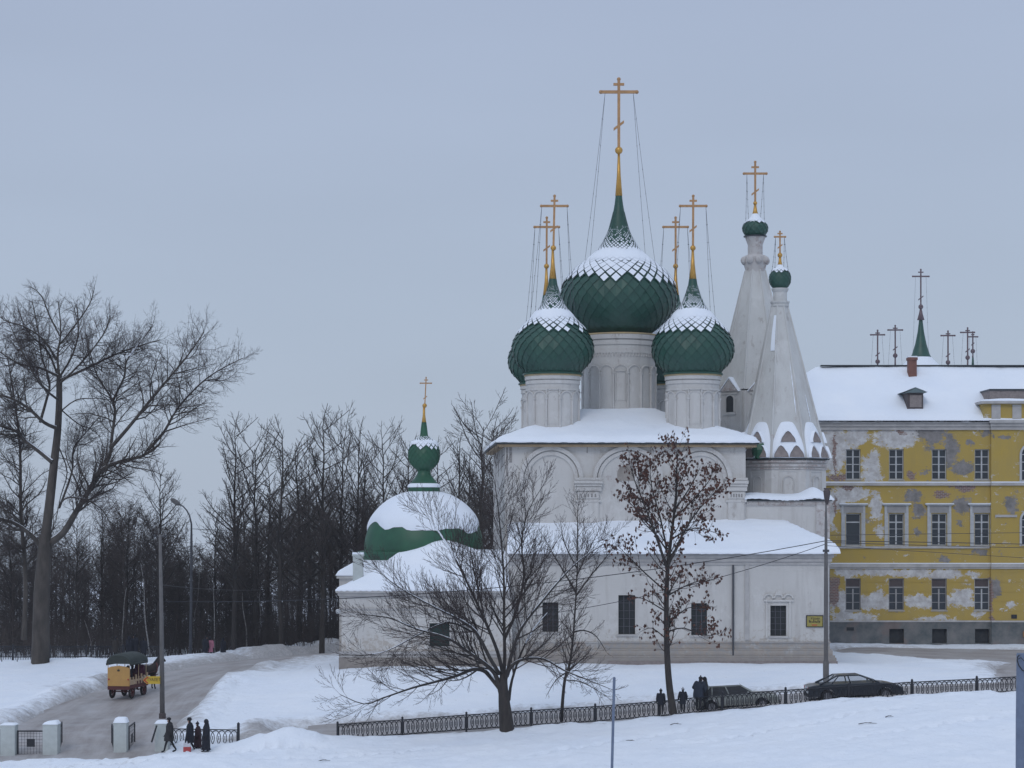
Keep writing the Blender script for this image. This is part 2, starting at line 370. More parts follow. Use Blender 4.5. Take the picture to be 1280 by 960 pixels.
def snow_h(x, y, rd):
    e = np.clip((rd + 0.25 * fbm(x * 0.7, y * 0.7, 3) * 4) / 1.6, 0, 1); e = e * e * (3 - 2 * e); e = np.maximum(e, np.clip((104.3 + .5 * np.sin(x * 1.3) - y) / .9, 0, 1) * (x < -12))
    bank = np.exp(-((rd - 1.6) / 1.3) ** 2)
    near = np.exp(-((y - 108.0) / 3.5) ** 2) * np.clip((x + 12) / 3, 0, 1)
    walk = np.exp(-((y - 105.0) / 2.2) ** 4) * np.clip((-11 - x) / 2, 0, 1)
    near = np.maximum(near, walk)
    h = e * (0.02 + 0.35 * fbm(x * 0.12, y * 0.12, 5) * (1 - near)) - 0.42 * (1 - e)
    h += bank * (0.30 + 1.0 * np.clip(fbm(x * 0.45, y * 0.45, 9, 5) + 0.12, 0, 1)) * np.clip((y - 100) / 8, 0, 1) * (1 - .9 * np.exp(-((y - 111.0) / 6.0) ** 2) * np.clip((x + 14) / 4, 0, 1)) * (1 - .75 * np.exp(-((x - PX(1250, 135)) / 9.0) ** 2)) * np.where((y > 138) & (x < 0), .55, 1) * np.where((y > 118) & (x > 12), .30, 1)
    fg = np.clip((107 - y) / 3, 0, 1)
    h += e * (0.10 * fbm(x * 0.5, y * 0.5, 11) + 0.13 * fbm(x * 1.3, y * 1.3, 17, 4) * (0.4 + bank)) + fg * (.22 * fbm(x * .8, y * .8, 61, 3) + .30 * np.abs(fbm(x * 1.7, y * 1.7, 63, 4))) - .10 * walk + .30 * np.abs(fbm(x * 1.9, y * 1.9, 67, 4)) * np.clip((107.5 - y) / 1.5, 0, 1) * np.clip((-8 - x) / 4, 0, 1) * (1 - walk)
    h += e * .05 * np.clip(fbm(x * 3.1, y * 3.1, 43, 3), -1, 1) * (1 + 2 * np.clip(fbm(x * .3, y * .3, 45, 2) * 3, 0, 1))
    for (fx, fy) in prints: 
        m_ = (np.abs(x - fx) < .5) & (np.abs(y - fy) < .5)
        h = h - np.where(m_, .26 * np.exp(-((x - fx) / .17) ** 2 - ((y - fy) / .22) ** 2), 0)
    for a, b, d, sxx, syy, hh in mounds:
        mx = PX(a, d); h += hh * np.exp(-((x - mx) / sxx) ** 2 - ((y - d) / syy) ** 2) * e * (1 + 1.1 * fbm(x * 0.9, y * 0.9, 21, 4))
    return h
prints = []
random.seed(9)
def trail(a, b, n, w=.16):
    for i in range(n):
        t = i / n; prints.append((a[0] + (b[0] - a[0]) * t + (w if i % 2 else -w) + ru(-.05, .05), a[1] + (b[1] - a[1]) * t + ru(-.1, .1)))
trail((PX(278, 117), 117), (PX(300, 128), 128), 22); trail((PX(705, 112.8), 114), (PX(560, 115), 116), 16); trail((PX(320, 101), 101.5), (PX(560, 103), 103.5), 26); trail((PX(20, 100), 100.5), (PX(230, 101), 102), 22)
trail((PX(900, 99), 99.5), (PX(1130, 104), 104), 24); trail((PX(230, 103), 103.2), (PX(420, 104), 104.5), 20); trail((PX(640, 100), 99), (PX(860, 103), 103), 20); trail((PX(1060, 98), 97), (PX(1250, 101), 100), 18)
def nu(lo, hi, step, far_lo, far_hi):
    c = list(np.arange(lo, hi, step)); g = step; a = lo
    while a > far_lo: g *= 1.25; a -= g; c.insert(0, a)
    g = step; a = c[-1]
    while a < far_hi: g *= 1.25; a += g; c.append(a)
    return np.array(c)
gx = nu(-38, 38, 0.24, -230, 230); gy = np.r_[nu(86, 118, 0.16, -40, 118)[:-1], nu(118, 182, 0.3, 117.9, 360)[1:]]; gy = np.unique(gy)
GX, GY = np.meshgrid(gx, gy); rdg = road_d(GX, GY); GZ = base_h(GX, GY) + snow_h(GX, GY, rdg)
def gh(x, y):
    i = int(np.clip(np.searchsorted(gx, x) - 1, 0, len(gx) - 2)); j = int(np.clip(np.searchsorted(gy, y) - 1, 0, len(gy) - 2))
    fx = (x - gx[i]) / (gx[i + 1] - gx[i]); fy = (y - gy[j]) / (gy[j + 1] - gy[j])
    return (GZ[j, i] * (1 - fx) + GZ[j, i + 1] * fx) * (1 - fy) + (GZ[j + 1, i] * (1 - fx) + GZ[j + 1, i + 1] * fx) * fy
def rh(x, y): return float(base_h(np.array([x]), np.array([y]))[0]) - .07
def grid_mesh(name, X, Y, Z, mat, uv=None):
    r, c = X.shape; me = bpy.data.meshes.new(name)
    v = np.stack([X, Y, Z], -1).reshape(-1, 3)
    idx = np.arange(r * c).reshape(r, c); f = np.stack([idx[:-1, :-1], idx[:-1, 1:], idx[1:, 1:], idx[1:, :-1]], -1).reshape(-1, 4)
    me.vertices.add(len(v)); me.vertices.foreach_set('co', v.ravel().astype(np.float32))
    me.loops.add(f.size); me.loops.foreach_set('vertex_index', f.ravel().astype(np.int32))
    me.polygons.add(len(f)); me.polygons.foreach_set('loop_start', np.arange(0, f.size, 4, dtype=np.int32))
    me.update(calc_edges=True)
    me.polygons.foreach_set('use_smooth', [True] * len(f)); me.materials.append(mat)
    if uv is not None:
        l = me.uv_layers.new(name='UVMap'); l.data.foreach_set('uv', uv.reshape(-1, 2)[f.ravel()].ravel().astype(np.float32))
    me.validate(); o = bpy.data.objects.new(name, me); col.objects.link(o); return o
g = grid_mesh('ground', GX, GY, GZ, M['ground']); g['kind'] = 'structure'
dirt = np.exp(-np.clip(rdg, 0, 99) / np.where((GY > 132) & (GX < 0), 4.0, 1.5)) * 1.15
def blob(px, D, sx_, sy_, a): return a * np.exp(-((GX - PX(px, D)) / sx_) ** 2 - ((GY - D) / sy_) ** 2)
dirt += blob(388, 109.5, 3.0, 1.2, 1.4) + blob(318, 107.2, 1.6, 1.0, 1.2) + blob(340, 168, 9, 5, .35) + blob(1270, 133, 4, 6, .4) + blob(215, 112, 1.5, 2, .4)
dirt *= np.where((GY < 104.6) & (GX < -12), .22, 1)
a = g.data.attributes.new('dirt', 'FLOAT', 'POINT'); a.data.foreach_set('value', dirt.ravel().astype(np.float32))
for i, (xs, ys, ws) in enumerate(RD):
    tx = np.gradient(xs); ty = np.gradient(ys); L = np.hypot(tx, ty); nx, ny = -ty / L, tx / L
    k = np.linspace(-1, 1, 25)
    X = xs[:, None] + nx[:, None] * k * (ws[:, None] + 1.2); Y = ys[:, None] + ny[:, None] * k * (ws[:, None] + 1.2)
    Z = base_h(X, Y) - (.07, .07, .06, .06)[i] + 0.05 * fbm(X * 0.8, Y * 0.8, 31) + 0.006 * i
    r = grid_mesh('road', X, Y, Z, M['road'], np.stack([np.broadcast_to(k * 0.5, X.shape), np.broadcast_to(np.cumsum(L)[:, None] * 0.1, X.shape)], -1)); r['kind'] = 'structure'
# ------------------------------------------------------------------ church
church = thing('church', 'large whitewashed five-domed church with green scaled onion domes and a low snow-roofed gallery', 'church', (7.3, 144.0, 0.0))
TH = math.radians(3.1); CX0 = PX(631, 136); CY0 = 136.0
def TC(u, v, z): return (CX0 + u * math.cos(TH) - v * math.sin(TH), CY0 + u * math.sin(TH) + v * math.cos(TH), z)
def UC(px):      # u on the cube's front face seen at that pixel column
    k = (px - 640) / F; return (k * CY0 - CX0) / (math.cos(TH) - k * math.sin(TH))
def wall_open(mb, x0, x1, z0, z1, y, ops, dep):
    xs = sorted({x0, x1, *[o[0] for o in ops], *[o[1] for o in ops]}); zs = sorted({z0, z1, *[o[2] for o in ops], *[o[3] for o in ops]})
    for i in range(len(xs) - 1):
        for j in range(len(zs) - 1):
            mx = (xs[i] + xs[i + 1]) / 2; mz = (zs[j] + zs[j + 1]) / 2
            if any(o[0] < mx < o[1] and o[2] < mz < o[3] for o in ops): continue
            mb.add([(xs[i], y, zs[j]), (xs[i + 1], y, zs[j]), (xs[i + 1], y, zs[j + 1]), (xs[i], y, zs[j + 1])], [(0, 1, 2, 3)])
    for a, b, c, d in ops:
        for q in ([(a, y, c), (a, y, d), (a, y + dep, d), (a, y + dep, c)], [(b, y, d), (b, y, c), (b, y + dep, c), (b, y + dep, d)],
                  [(a, y, d), (b, y, d), (b, y + dep, d), (a, y + dep, d)], [(b, y, c), (a, y, c), (a, y + dep, c), (b, y + dep, c)]):
            mb.add(q, [(0, 1, 2, 3)])
def snow_sheet(name, parent, fn, u0, u1, v0, v1, nu_, nv_, th, T=None, seed=0, amp=0.06, edge=0.35, mat='snow', hang=0.0):
    """a slab of snow whose underside follows fn(u,v) and whose top swells to th inside the edges"""
    u = np.linspace(u0, u1, nu_); v = np.linspace(v0, v1, nv_); Ug, Vg = np.meshgrid(u, v)
    b = np.vectorize(fn)(Ug, Vg)
    e = np.minimum.reduce([Ug - u0, u1 - Ug, Vg - v0, v1 - Vg]); e = np.clip(e / edge, 0, 1); k = np.sqrt(np.clip(1 - (1 - e) ** 2, 0, 1)) * 0.75 + 0.25
    t = b + k * np.maximum(th * .3, th + amp * 5 * fbm(Ug * 0.4, Vg * 0.4, seed, 3) + amp * 1.8 * fbm(Ug * 1.7, Vg * 1.7, seed + 5, 3))
    mb = MB(T); r, c = Ug.shape
    top = [(Ug[i, j], Vg[i, j], t[i, j]) for i in range(r) for j in range(c)]
    mb.add(top, [(i * c + j, i * c + j + 1, (i + 1) * c + j + 1, (i + 1) * c + j) for i in range(r - 1) for j in range(c - 1)])
    for L in ([(0, j) for j in range(c)], [(r - 1, j) for j in range(c)][::-1], [(i, 0) for i in range(r)][::-1], [(i, c - 1) for i in range(r)]):
        mb.strip([(Ug[p], Vg[p], b[p] - hang * (0.5 + rnd())) for p in L], [(Ug[p], Vg[p], t[p]) for p in L])
    o = mb.build(name, M[mat], parent); smooth_by_angle(o, 50); return o
def arc_pts(cx, cz, r, y, n=24, a0=0, a1=PI, kz=1.0):
    return [(cx + r * math.cos(a0 + (a1 - a0) * i / n), y, cz + kz * r * math.sin(a0 + (a1 - a0) * i / n)) for i in range(n + 1)]
def ring(mb, cx, cz, r0, r1, y0, y1, n=28, a0=0, a1=PI, kz=1.0):
    A = arc_pts(cx, cz, r0, y0, n, a0, a1, kz); B = arc_pts(cx, cz, r1, y0, n, a0, a1, kz)
    C = [(x, y1, z) for x, y, z in A]; D = [(x, y1, z) for x, y, z in B]
    mb.strip(A, B); mb.strip(C, A); mb.strip(B, D)

# ---- main cube
W = UC(932); DP = 16.4
zE = PZ(555, 135.4); cube = MB(TC)
cube.add([(0, 0, -1.5), (W, 0, -1.5), (W, DP, -1.5), (0, DP, -1.5), (0, 0, zE), (W, 0, zE), (W, DP, zE), (0, DP, zE)],
         [(0, 1, 5, 4), (1, 2, 6, 5), (2, 3, 7, 6), (3, 0, 4, 7)])
cube.build('cube_wall', M['wall'], church)
z = lambda py: PZ(py, 136)
mo = MB(TC)
for c, r in ((UC(689), 2.10), (UC(784.5), 2.32), (UC(876), 2.05)):
    zs = z(599); kz = (z(557.5) - zs) / r
    ring(mo, c, zs, r - 0.27, r, -0.20, 0.02, kz=kz); ring(mo, c, zs, r - 0.58, r - 0.34, -0.10, 0.02, kz=kz)
    for s in (-1, 1): mo.box(c + s * (r - 0.27), c + s * r, -0.19, 0.02, z(606), zs)
for a, b in ((720, 750), (822, 847), (908, 932)):
    u0, u1 = UC(a) - .02, UC(b) + .02
    mo.box(u0 + .12, u1 - .12, -0.14, 0.02, z(690), z(614))
    for k, (t, bt, o) in enumerate(((597, 600, .16), (600.5, 604.5, .24), (605, 608, .16), (608.5, 613.5, .10), (625, 627.5, .05))):
        mo.box(u0 - o * .5, u1 + o * .5, -0.12 - o, 0.02, z(bt), z(t))
    m_ = int((u1 - u0) / 0.2)
    mo.box(u0 + .1, u1 - .1, -.20, -.12, z(623), z(615.5))
o = mo.build('zakomara_moulding', M['wall'], church); smooth_by_angle(o, 30)
for a, b in ((720, 750), (908, 932)):
    u0, u1 = UC(a) + .2, UC(b) - .2
    for i in range(5):
        uu = u0 + (u1 - u0) * (i + .5) / 5; d = MB(TC); d.box(uu - .055, uu + .055, -0.205, -0.12, z(621.5), z(617)); d.build('dentil', M['stone'], church)
b_ = MB(TC); b_.box(UC(734) - .02, UC(734) + .02, -.03, .01, z(566), z(557)); b_.build('wall_crack', M['niche'], church)
b_ = MB(TC); ring(b_, UC(782), z(592), 0.0, .55, -.03, .01, n=12); b_.box(UC(782) - .55, UC(782) + .55, -.03, .01, z(601), z(592)); b_.build('blind_window', M['plinth_tan'], church)
# eave board, soffit and stains
ev = MB(TC); ov = .62
def eave_ring(mb, z0, z1, o1, o2):
    mb.box(-o1, W + o2, -o1, DP + o1, z0, z1)
eave_ring(ev, zE + .005, zE + .13, .60, .78); ev.build('eave', M['eave'], church)
sf = MB(TC); eave_ring(sf, zE - .17, zE, .50, .66); sf.build('soffit', M['soffit'], church)
for k in range(7):
    st = MB(TC)
    v = .3 + k * 2.0; st.box(-.03, .0, v, v + ru(.25, .5), zE - .2 - ru(.8, 2.0), zE - .2); st.build('damp_stain', M['stone'], church)
for a, b2, h in ((632.5, 635, 1.9), (636.5, 640, 1.0)):
    st = MB(TC); st.box(UC(a), UC(b2), -.018, .0, zE - .2 - h, zE - .2); st.build('damp_stain', M['stone'], church)
# roof
apz = PZ(509, 141.0)
def cube_roof(u, v):
    e = min(u + .6, W + .78 - u, v + .6, DP + .6 - v); return zE + .14 + min(max(e, 0) / 6.2, 1) ** 0.92 * (apz - zE - .45)
snow_sheet('roof_snow', church, cube_roof, -.64, W + .82, -.64, DP + .64, 80, 70, .27, TC, 3, 0.05, .4, hang=.03)
gm = MB(); gm.lathe(PX(950, 140), 139.6, [(.55, PZ(573, 139)), (.62, PZ(562, 139)), (.5, PZ(554, 139))], 12); gm.build('gutter_head', M['green_light'], church)

# ---- gallery (right, eave at y 692) and chapel (left, eave at y 737)
GD = 130.0; gz_ = lambda py: PZ(py, GD)
gx0 = PX(636, GD); gx1 = PX(1036, GD)
wins = [(678, 698, 753, 790), (773, 794, 744, 793), (864, 884, 754, 794), (963, 983, 757, 795)]
ops = [(PX(a, GD), PX(b, GD), gz_(d_), gz_(c_)) for a, b, c_, d_ in wins]
gw = MB(); wall_open(gw, gx0, gx1, -1.5, gz_(692), GD, ops, .45)
gw.box(gx0, gx1, GD + .46, GD + 8.5, -1.5, gz_(692) - .02)
gw.add([(gx1, GD, -1.5), (gx1, GD + 13, -1.5), (gx1, GD + 13, gz_(692)), (gx1, GD, gz_(692))], [(0, 1, 2, 3)])
gw.build('gallery_wall', M['wall'], church)
for i, (a, b, c_, d_) in enumerate(ops):
    wb = MB(); wb.box(a + .003, b - .003, GD + .25, GD + .33, c_ + .003, d_ - .003)
    wo = wb.build('window', M['board'], church)
    bars = MB(); 
    for k in range(1, 3): xx = a + (b - a) * k / 3; bars.box(xx - .02, xx + .02, GD + .21, GD + .245, c_ + .01, d_ - .01)
    for k in range(1, 5): zz = c_ + (d_ - c_) * k / 5; bars.box(a + .01, b - .01, GD + .2, GD + .209, zz - .015, zz + .015)
    bars.build('window_grille', M['chain'], wo)
    sl_ = MB(); sl_.box(a - .12, b + .12, GD - .10, GD + .2, c_ - .12, c_ - .002); sl_.build('window_sill', M['trim'], wo)
    if i == 3:
        k_ = MB(); xc = (a + b) / 2
        for x_ in (a - .30, b + .16): k_.box(x_, x_ + .12, GD - .09, GD, c_ - .1, gz_(752))
        k_.box(a - .42, b + .42, GD - .13, GD, gz_(752), gz_(749.5))
        for s in (-1, 0, 1): ring(k_, xc + s * .62, gz_(748), .22, .32, GD - .11, GD, n=10)
        k_.extr([(xc - .25, gz_(744)), (xc + .25, gz_(744)), (xc, gz_(737))], GD - .12, GD)
        k_.build('window_surround', M['wall'], wo)
tr = MB()
tr.box(gx0, gx1 + .28, GD - .30, GD, gz_(697), gz_(692)); tr.box(gx0, gx1 + .18, GD - .18, GD, gz_(702), gz_(697)); tr.box(gx0, gx1 + .1, GD - .09, GD, gz_(706), gz_(702))
tr.box(gx0 - .01, gx1 + .30, GD - .305, GD + 13, gz_(693) , gz_(691.4))
tr.box(PX(931, GD), PX(936, GD), GD - .09, GD, gz_(800), gz_(706)); tr.box(PX(914, GD), PX(918, GD), GD - .06, GD, gz_(800), gz_(706))
tr.build('cornice', M['trim'], church)
pp = MB(); pp.tube([(PX(916, GD), GD - .2, gz_(706)), (PX(916, GD), GD - .2, gz_(822))], .06, 8); pp.build('downpipe', M['pole_dark'], church)
pl = MB()
for k, (t, b, o_) in enumerate(((802, 804, .10), (804, 811, .05), (811, 813, .16), (813, 819, .22), (819, 822, .34), (822, 860, .42))):
    pl.box(gx0 + 1.2, gx1 + o_, GD - o_, GD + .001 * k, gz_(b), gz_(t) - .004)
pl.build('plinth', M['wall_low'], church)
rd_ = MB(); rd_.box(PX(760, GD), gx1 + .48, GD - .50, GD, gz_(860), gz_(826)); rd_.build('plinth_brick', M['niche'], church)
zg = gz_(691.2)
def gal_roof(x, y):
    zz = zg + (min(y, 137.2) - 129.5) * (PZ(655, 136.6) - zg) / 7.0
    return min(zz, zg + max(20.45 - x, 0) * .80) + .30 * math.exp(-((x - 20.1) / .7) ** 2) * (1 - math.exp(-((y - 129.4) / .25) ** 2))
snow_sheet('gallery_roof_snow', church, gal_roof, gx0 - .1, 20.45, 129.45, 140.0, 90, 50, .20, None, 7, .05, .45, hang=.04)

# chapel part on the left
CD = 128.4; cz = lambda py: PZ(py, CD); cx0, cx1 = PX(427, CD), PX(640, CD)
cw = MB(); op = [(PX(537, CD), PX(562, CD), cz(808), cz(779))]
wall_open(cw, cx0, cx1, -1.6, cz(738), CD, op, .4)
cw.box(cx0, cx1, CD + .41, CD + 14.2, -1.6, cz(738) - .02); cw.add([(cx0, CD, -1.6), (cx0, CD + 14, -1.6), (cx0, CD + 14, cz(738)), (cx0, CD, cz(738))], [(0, 1, 2, 3)])
cw.add([(cx1, CD, -1.6), (cx1, CD + 3, -1.6), (cx1, CD + 3, cz(738)), (cx1, CD, cz(738))], [(0, 1, 2, 3)])
cw.build('chapel_wall', M['wall'], church)
wb = MB(); a, b, c_, d_ = op[0]; wb.box(a + .003, b - .003, CD + .2, CD + .3, c_ + .003, d_ - .003); wo = wb.build('window', M['board_g'], church)
sl_ = MB(); sl_.box(a - .1, b + .1, CD - .08, CD + .15, c_ - .1, c_ - .002); sl_.build('window_sill', M['trim'], wo)
tr = MB()
tr.box(cx0 - .34, cx1 + .1, CD - .34, CD, cz(741), cz(738)); tr.box(cx0 - .22, cx1 + .1, CD - .22, CD, cz(744.5), cz(741)); tr.box(cx0 - .1, cx1 + .1, CD - .1, CD, cz(747), cz(744.5))
tr.box(cx0 - .34, cx1 + .1, CD, CD + 14.3, cz(741), cz(738) - .004)
tr.box(cx0 - .09, cx1, CD - .09, CD, cz(762), cz(760)); tr.box(cx0 - .04, cx1, CD - .04, CD, cz(767.5), cz(765.5))
tr.box(cx0 - .12, cx1 + .05, CD - .12, CD, cz(818), cz(814)); tr.box(cx0 - .07, cx1 + .05, CD - .07, CD, cz(822), cz(819))
tr.build('cornice', M['trim'], church)
pl = MB(); pl.box(cx0 - .16, cx1 + .1, CD - .18, CD + 14, -1.6, cz(822.3)); pl.build('plinth', M['plinth_tan'], church)
fl = MB(); fl.ball((cx0 - .2, CD - .2, cz(764)), .16, 8); fl.build('wall_lamp', M['frame_w'], church)
chx, chy = PX(530, 136), 136.0; R0 = 75 / F * 136
def chap_roof(x, y):
    e = max(min(y - (CD - .36), (x - (cx0 - .36)) * 1.0, 14.4 + CD - y), 0)
    zb = cz(737.6) + e * .60 - .32 * math.sin(min(e / 4, 1) * PI)
    top = PZ(691, 132.2) + .75 * math.exp(-((x - PX(556, 132)) / 1.7) ** 2) * math.exp(-((y - 132.3) / 1.6) ** 2) - .1
    return min(zb + .6 * math.exp(-((x - PX(556, 132)) / 1.8) ** 2) * min(e / 3.5, 1), top)
snow_sheet('chapel_roof_snow', church, chap_roof, cx0 - .36, gx0 + .05, CD - .36, CD + 14.4, 90, 90, .16, None, 9, .06, .4, hang=.05)
# back annex with its own little roof and the white flue
an = MB(); an.box(PX(424, 140), PX(470, 140), 140, 145, -1, PZ(720, 140)); an.box(PX(421, 140), PX(470, 140), 139.8, 145, PZ(723, 140), PZ(720, 140) + .02); an.build('annex_wall', M['wall'], church)
snow_sheet('annex_roof_snow', church, lambda x, y: PZ(719.5, 140) + min(x - PX(420, 140), y - 139.7, 3) * .62, PX(420, 140), PX(480, 140), 139.7, 145, 24, 20, .16, None, 13, .05, .3)
fl = MB(); fx0, fx1 = PX(441, 130), PX(453.5, 130); fl.box(fx0, fx1, 130, 130.6, PZ(732, 130), PZ(694, 130)); fl.box(fx0 - .05, fx1 + .05, 129.95, 130.65, PZ(695, 130), PZ(693, 130)); fl.build('flue', M['white_post'], church)
fs = MB(); fs.box(fx0 - .03, fx1 + .03, 129.97, 130.63, PZ(693, 130) + .002, PZ(690.5, 130)); fs.build('flue_snow', M['snow'], church)

# ---- chapel dome
s_ = 136.0 / F
dm = MB(); zb = PZ(691, 136)
prof = [(R0 + .2, zb - .5), (R0 + .42, zb - .02), (R0 + .40, zb + .10), (R0 - .02, zb + .16)]
Hd = PZ(616, 136) - zb
for i in range(1, 15):
    t = i / 14 * PI / 2; prof.append((max(R0 * max(math.cos(t), 0) ** .9, .9 if i < 14 else .9), zb + .14 + (Hd - .14) * math.sin(t)))
dm.lathe(chx, chy, prof, 48); chd = dm.build('chapel_dome', M['green_light'], church); smooth_by_angle(chd, 30)
for k in range(16):   # standing seams
    pass
sn = MB(); rows = []; nn = 72
for i in range(19):
    row = []
    for k in range(nn):
        a = 2 * PI * k / nn
        low = .37 + .04 * math.sin(a * 2 + 1.1) + .40 * float(fbm(np.array([math.cos(a) * 2.2 + 7]), np.array([math.sin(a) * 2.2]), 41, 4)[0])
        low = min(max(low, .24), .52); t = low + (PI / 2 - low) * i / 18
        off = .02 + .16 * min(i / 2.5, 1) ** .5
        rr = max(R0 * max(math.cos(t), 0) ** .9, .3) + off * math.cos(t); zz = zb + .14 + (Hd - .14) * math.sin(t) + off * math.sin(t)
        row.append((chx + rr * math.cos(a), chy + rr * math.sin(a), zz))
    rows.append(row)
vs = [p for r in rows for p in r]; sn.add(vs, [(i * nn + k, i * nn + (k + 1) % nn, (i + 1) * nn + (k + 1) % nn, (i + 1) * nn + k) for i in range(18) for k in range(nn)])
sn.add(rows[-1], [list(range(nn))]); smooth_by_angle(sn.build('dome_snow', M['snow'], chd), 60)
# snow lying against the foot of the dome
sk = MB(); vs = []
for i in range(7):
    for k in range(nn):
        a = 2 * PI * k / nn; h = .16 - .3 * max(math.cos(a + .3) * -1, 0) + .7 * float(fbm(np.array([math.cos(a) * 1.8]), np.array([math.sin(a) * 1.8]), 47, 3)[0]) + .25 * math.sin(a + 2.6)
        h = min(max(h, .04), .5); t = i / 6
        vs.append((chx + (R0 + .02 + .45 * t) * math.cos(a), chy + (R0 + .02 + .45 * t) * math.sin(a), zb - .30 + h * (1 - t) ** 1.5 - .30 * t))
sk.add(vs, [(i * nn + k, i * nn + (k + 1) % nn, (i + 1) * nn + (k + 1) % nn, (i + 1) * nn + k) for i in range(6) for k in range(nn)])
smooth_by_angle(sk.build('drift_snow', M['snow'], chd), 60)

# ---- onion domes
def pr_at(prof, sl, s):
    return np.interp(s, sl, [p[0] for p in prof]), np.interp(s, sl, [p[1] for p in prof])
def onion(name, cx, cy, prof, Nn, zsnow0, zsnow1, neck, parent=church, snow=True, green='green', asp=1.08, label=None):
    """scaled dome: prof (r, z) bottom to top; snow lies between zsnow0 and zsnow1 and thins out above"""
    # refine profile
    rr = np.array([p[0] for p in prof]); zz = np.array([p[1] for p in prof]); sl = np.r_[0, np.cumsum(np.hypot(np.diff(rr), np.diff(zz)))]
    S = np.linspace(0, sl[-1], 90); r1 = np.interp(S, sl, rr); z1 = np.interp(S, sl, zz)
    for _ in range(3): r1[1:-1] = (r1[:-2] + 2 * r1[1:-1] + r1[2:]) / 4; z1[1:-1] = (z1[:-2] + 2 * z1[1:-1] + z1[2:]) / 4
    sl = np.r_[0, np.cumsum(np.hypot(np.diff(r1), np.diff(z1)))]
    nr = np.gradient(z1); nz = -np.gradient(r1); L = np.hypot(nr, nz); nr /= L; nz /= L
    R = lambda s: float(np.interp(s, sl, r1)); Z = lambda s: float(np.interp(s, sl, z1))
    def pt(s, a, o):
        r = R(s) + o * float(np.interp(s, sl, nr)); return (cx + r * math.cos(a), cy + r * math.sin(a), Z(s) + o * float(np.interp(s, sl, nz)))
    body = MB(); body.lathe(cx, cy, list(zip(r1 - .01, z1)), 48)
    body.mi = 0
    sn = MB(); s = 0.02; row = 0
    rim = R(sl[-1])
    while s < sl[-1] - .02:
        wd = 2 * PI * R(s) / Nn; h = wd * asp
        if R(s) < neck: break
        zc_ = Z(s); up = float(np.interp(s, sl, nz))
        for k in range(Nn):
            a = 2 * PI * (k + (row % 2) * .5) / Nn + PI / 2; da = PI / Nn
            s0, s1 = max(s - h / 2, 0), min(s + h / 2, sl[-1])
            o = .065 * min(wd / .7, 1)
            A = pt(s0, a, o * 1.5); B = pt(s, a + da, o * .7); C = pt(s1, a, 0.0); D = pt(s, a - da, o * .7)
            body.mi = 0; body.add([A, B, C, D], [(0, 3, 2, 1)])
            body.mi = 1; body.add([A, B, D, pt(s0 + h * .15, a, -.005), pt(s + h * .08, a + da * .80, -.005), pt(s + h * .08, a - da * .80, -.005)], [(0, 1, 4, 3), (0, 3, 5, 2)])  # fold under each scale tip, coloured dark to draw its shaded outline
            if snow and zc_ > zsnow0 - .25:
                f = (zc_ - zsnow0) / .25 + ru(-.5, .5)
                if f < -.1: continue
                steep = max(0.0, (zc_ - zsnow1) / (1.5 if Nn > 20 else .6))
                nzv = float(fbm(np.array([math.cos(a) * 2.5 + cx]), np.array([math.sin(a) * 2.5 + zc_ * 1.3]), 71, 3)[0])
                if steep > 1.1 or rnd() < steep * .6 or (f < 1.6 and nzv > .12) : continue
                fz = min(max((zc_ - zsnow0) / max(.45 * (zsnow1 - zsnow0), .1), 0), 1)
                q = (.80 + .19 * fz if steep == 0 else .84 - .42 * min(steep, 1))
                q *= ru(.82, 1.04) * (1 - max(nzv, 0) * .5); oo = o * 1.7 + (.03 if steep == 0 else .012)
                c = s + h * .04
                sn.add([pt(max(c - h / 2 * q, 0), a, oo), pt(c, a + da * q, oo), pt(min(c + h / 2 * q, sl[-1]), a, oo), pt(c, a - da * q, oo)], [(0, 3, 2, 1)])
        s += h / 2; row += 1
    b = body.build(name, [M[green], M['green_shadow']], parent)
    if label: b['label'] = label
    if snow:
        # smooth blanket over the gently sloping shoulder
        s0 = float(np.interp(zsnow0 + .60 * (zsnow1 - zsnow0), z1, sl)); s1 = float(np.interp(zsnow1, z1, sl)); nn = 60; vs = []
        for i in range(13):
            for k in range(nn):
                a = 2 * PI * k / nn; j0 = s0 + .5 * float(fbm(np.array([math.cos(a) * 3 + 50]), np.array([math.sin(a) * 3 + cx + 50]), 5)[0])
                j1 = s1 + .5 * float(fbm(np.array([math.cos(a) * 2 + 59]), np.array([math.sin(a) * 2 + cx + 50]), 8)[0]); j1 = max(j1, j0 + .05)
                t = i / 12; vs.append(pt(j0 + (j1 - j0) * t, a, .03 + .075 * math.sin(PI * min(max(t, 0.03), .97)) ** .5))
        sn.add(vs, [(i * nn + k, i * nn + (k + 1) % nn, (i + 1) * nn + (k + 1) % nn, (i + 1) * nn + k) for i in range(12) for k in range(nn)])
        smooth_by_angle(sn.build('dome_snow', M['snow'], b), 40)
    return b
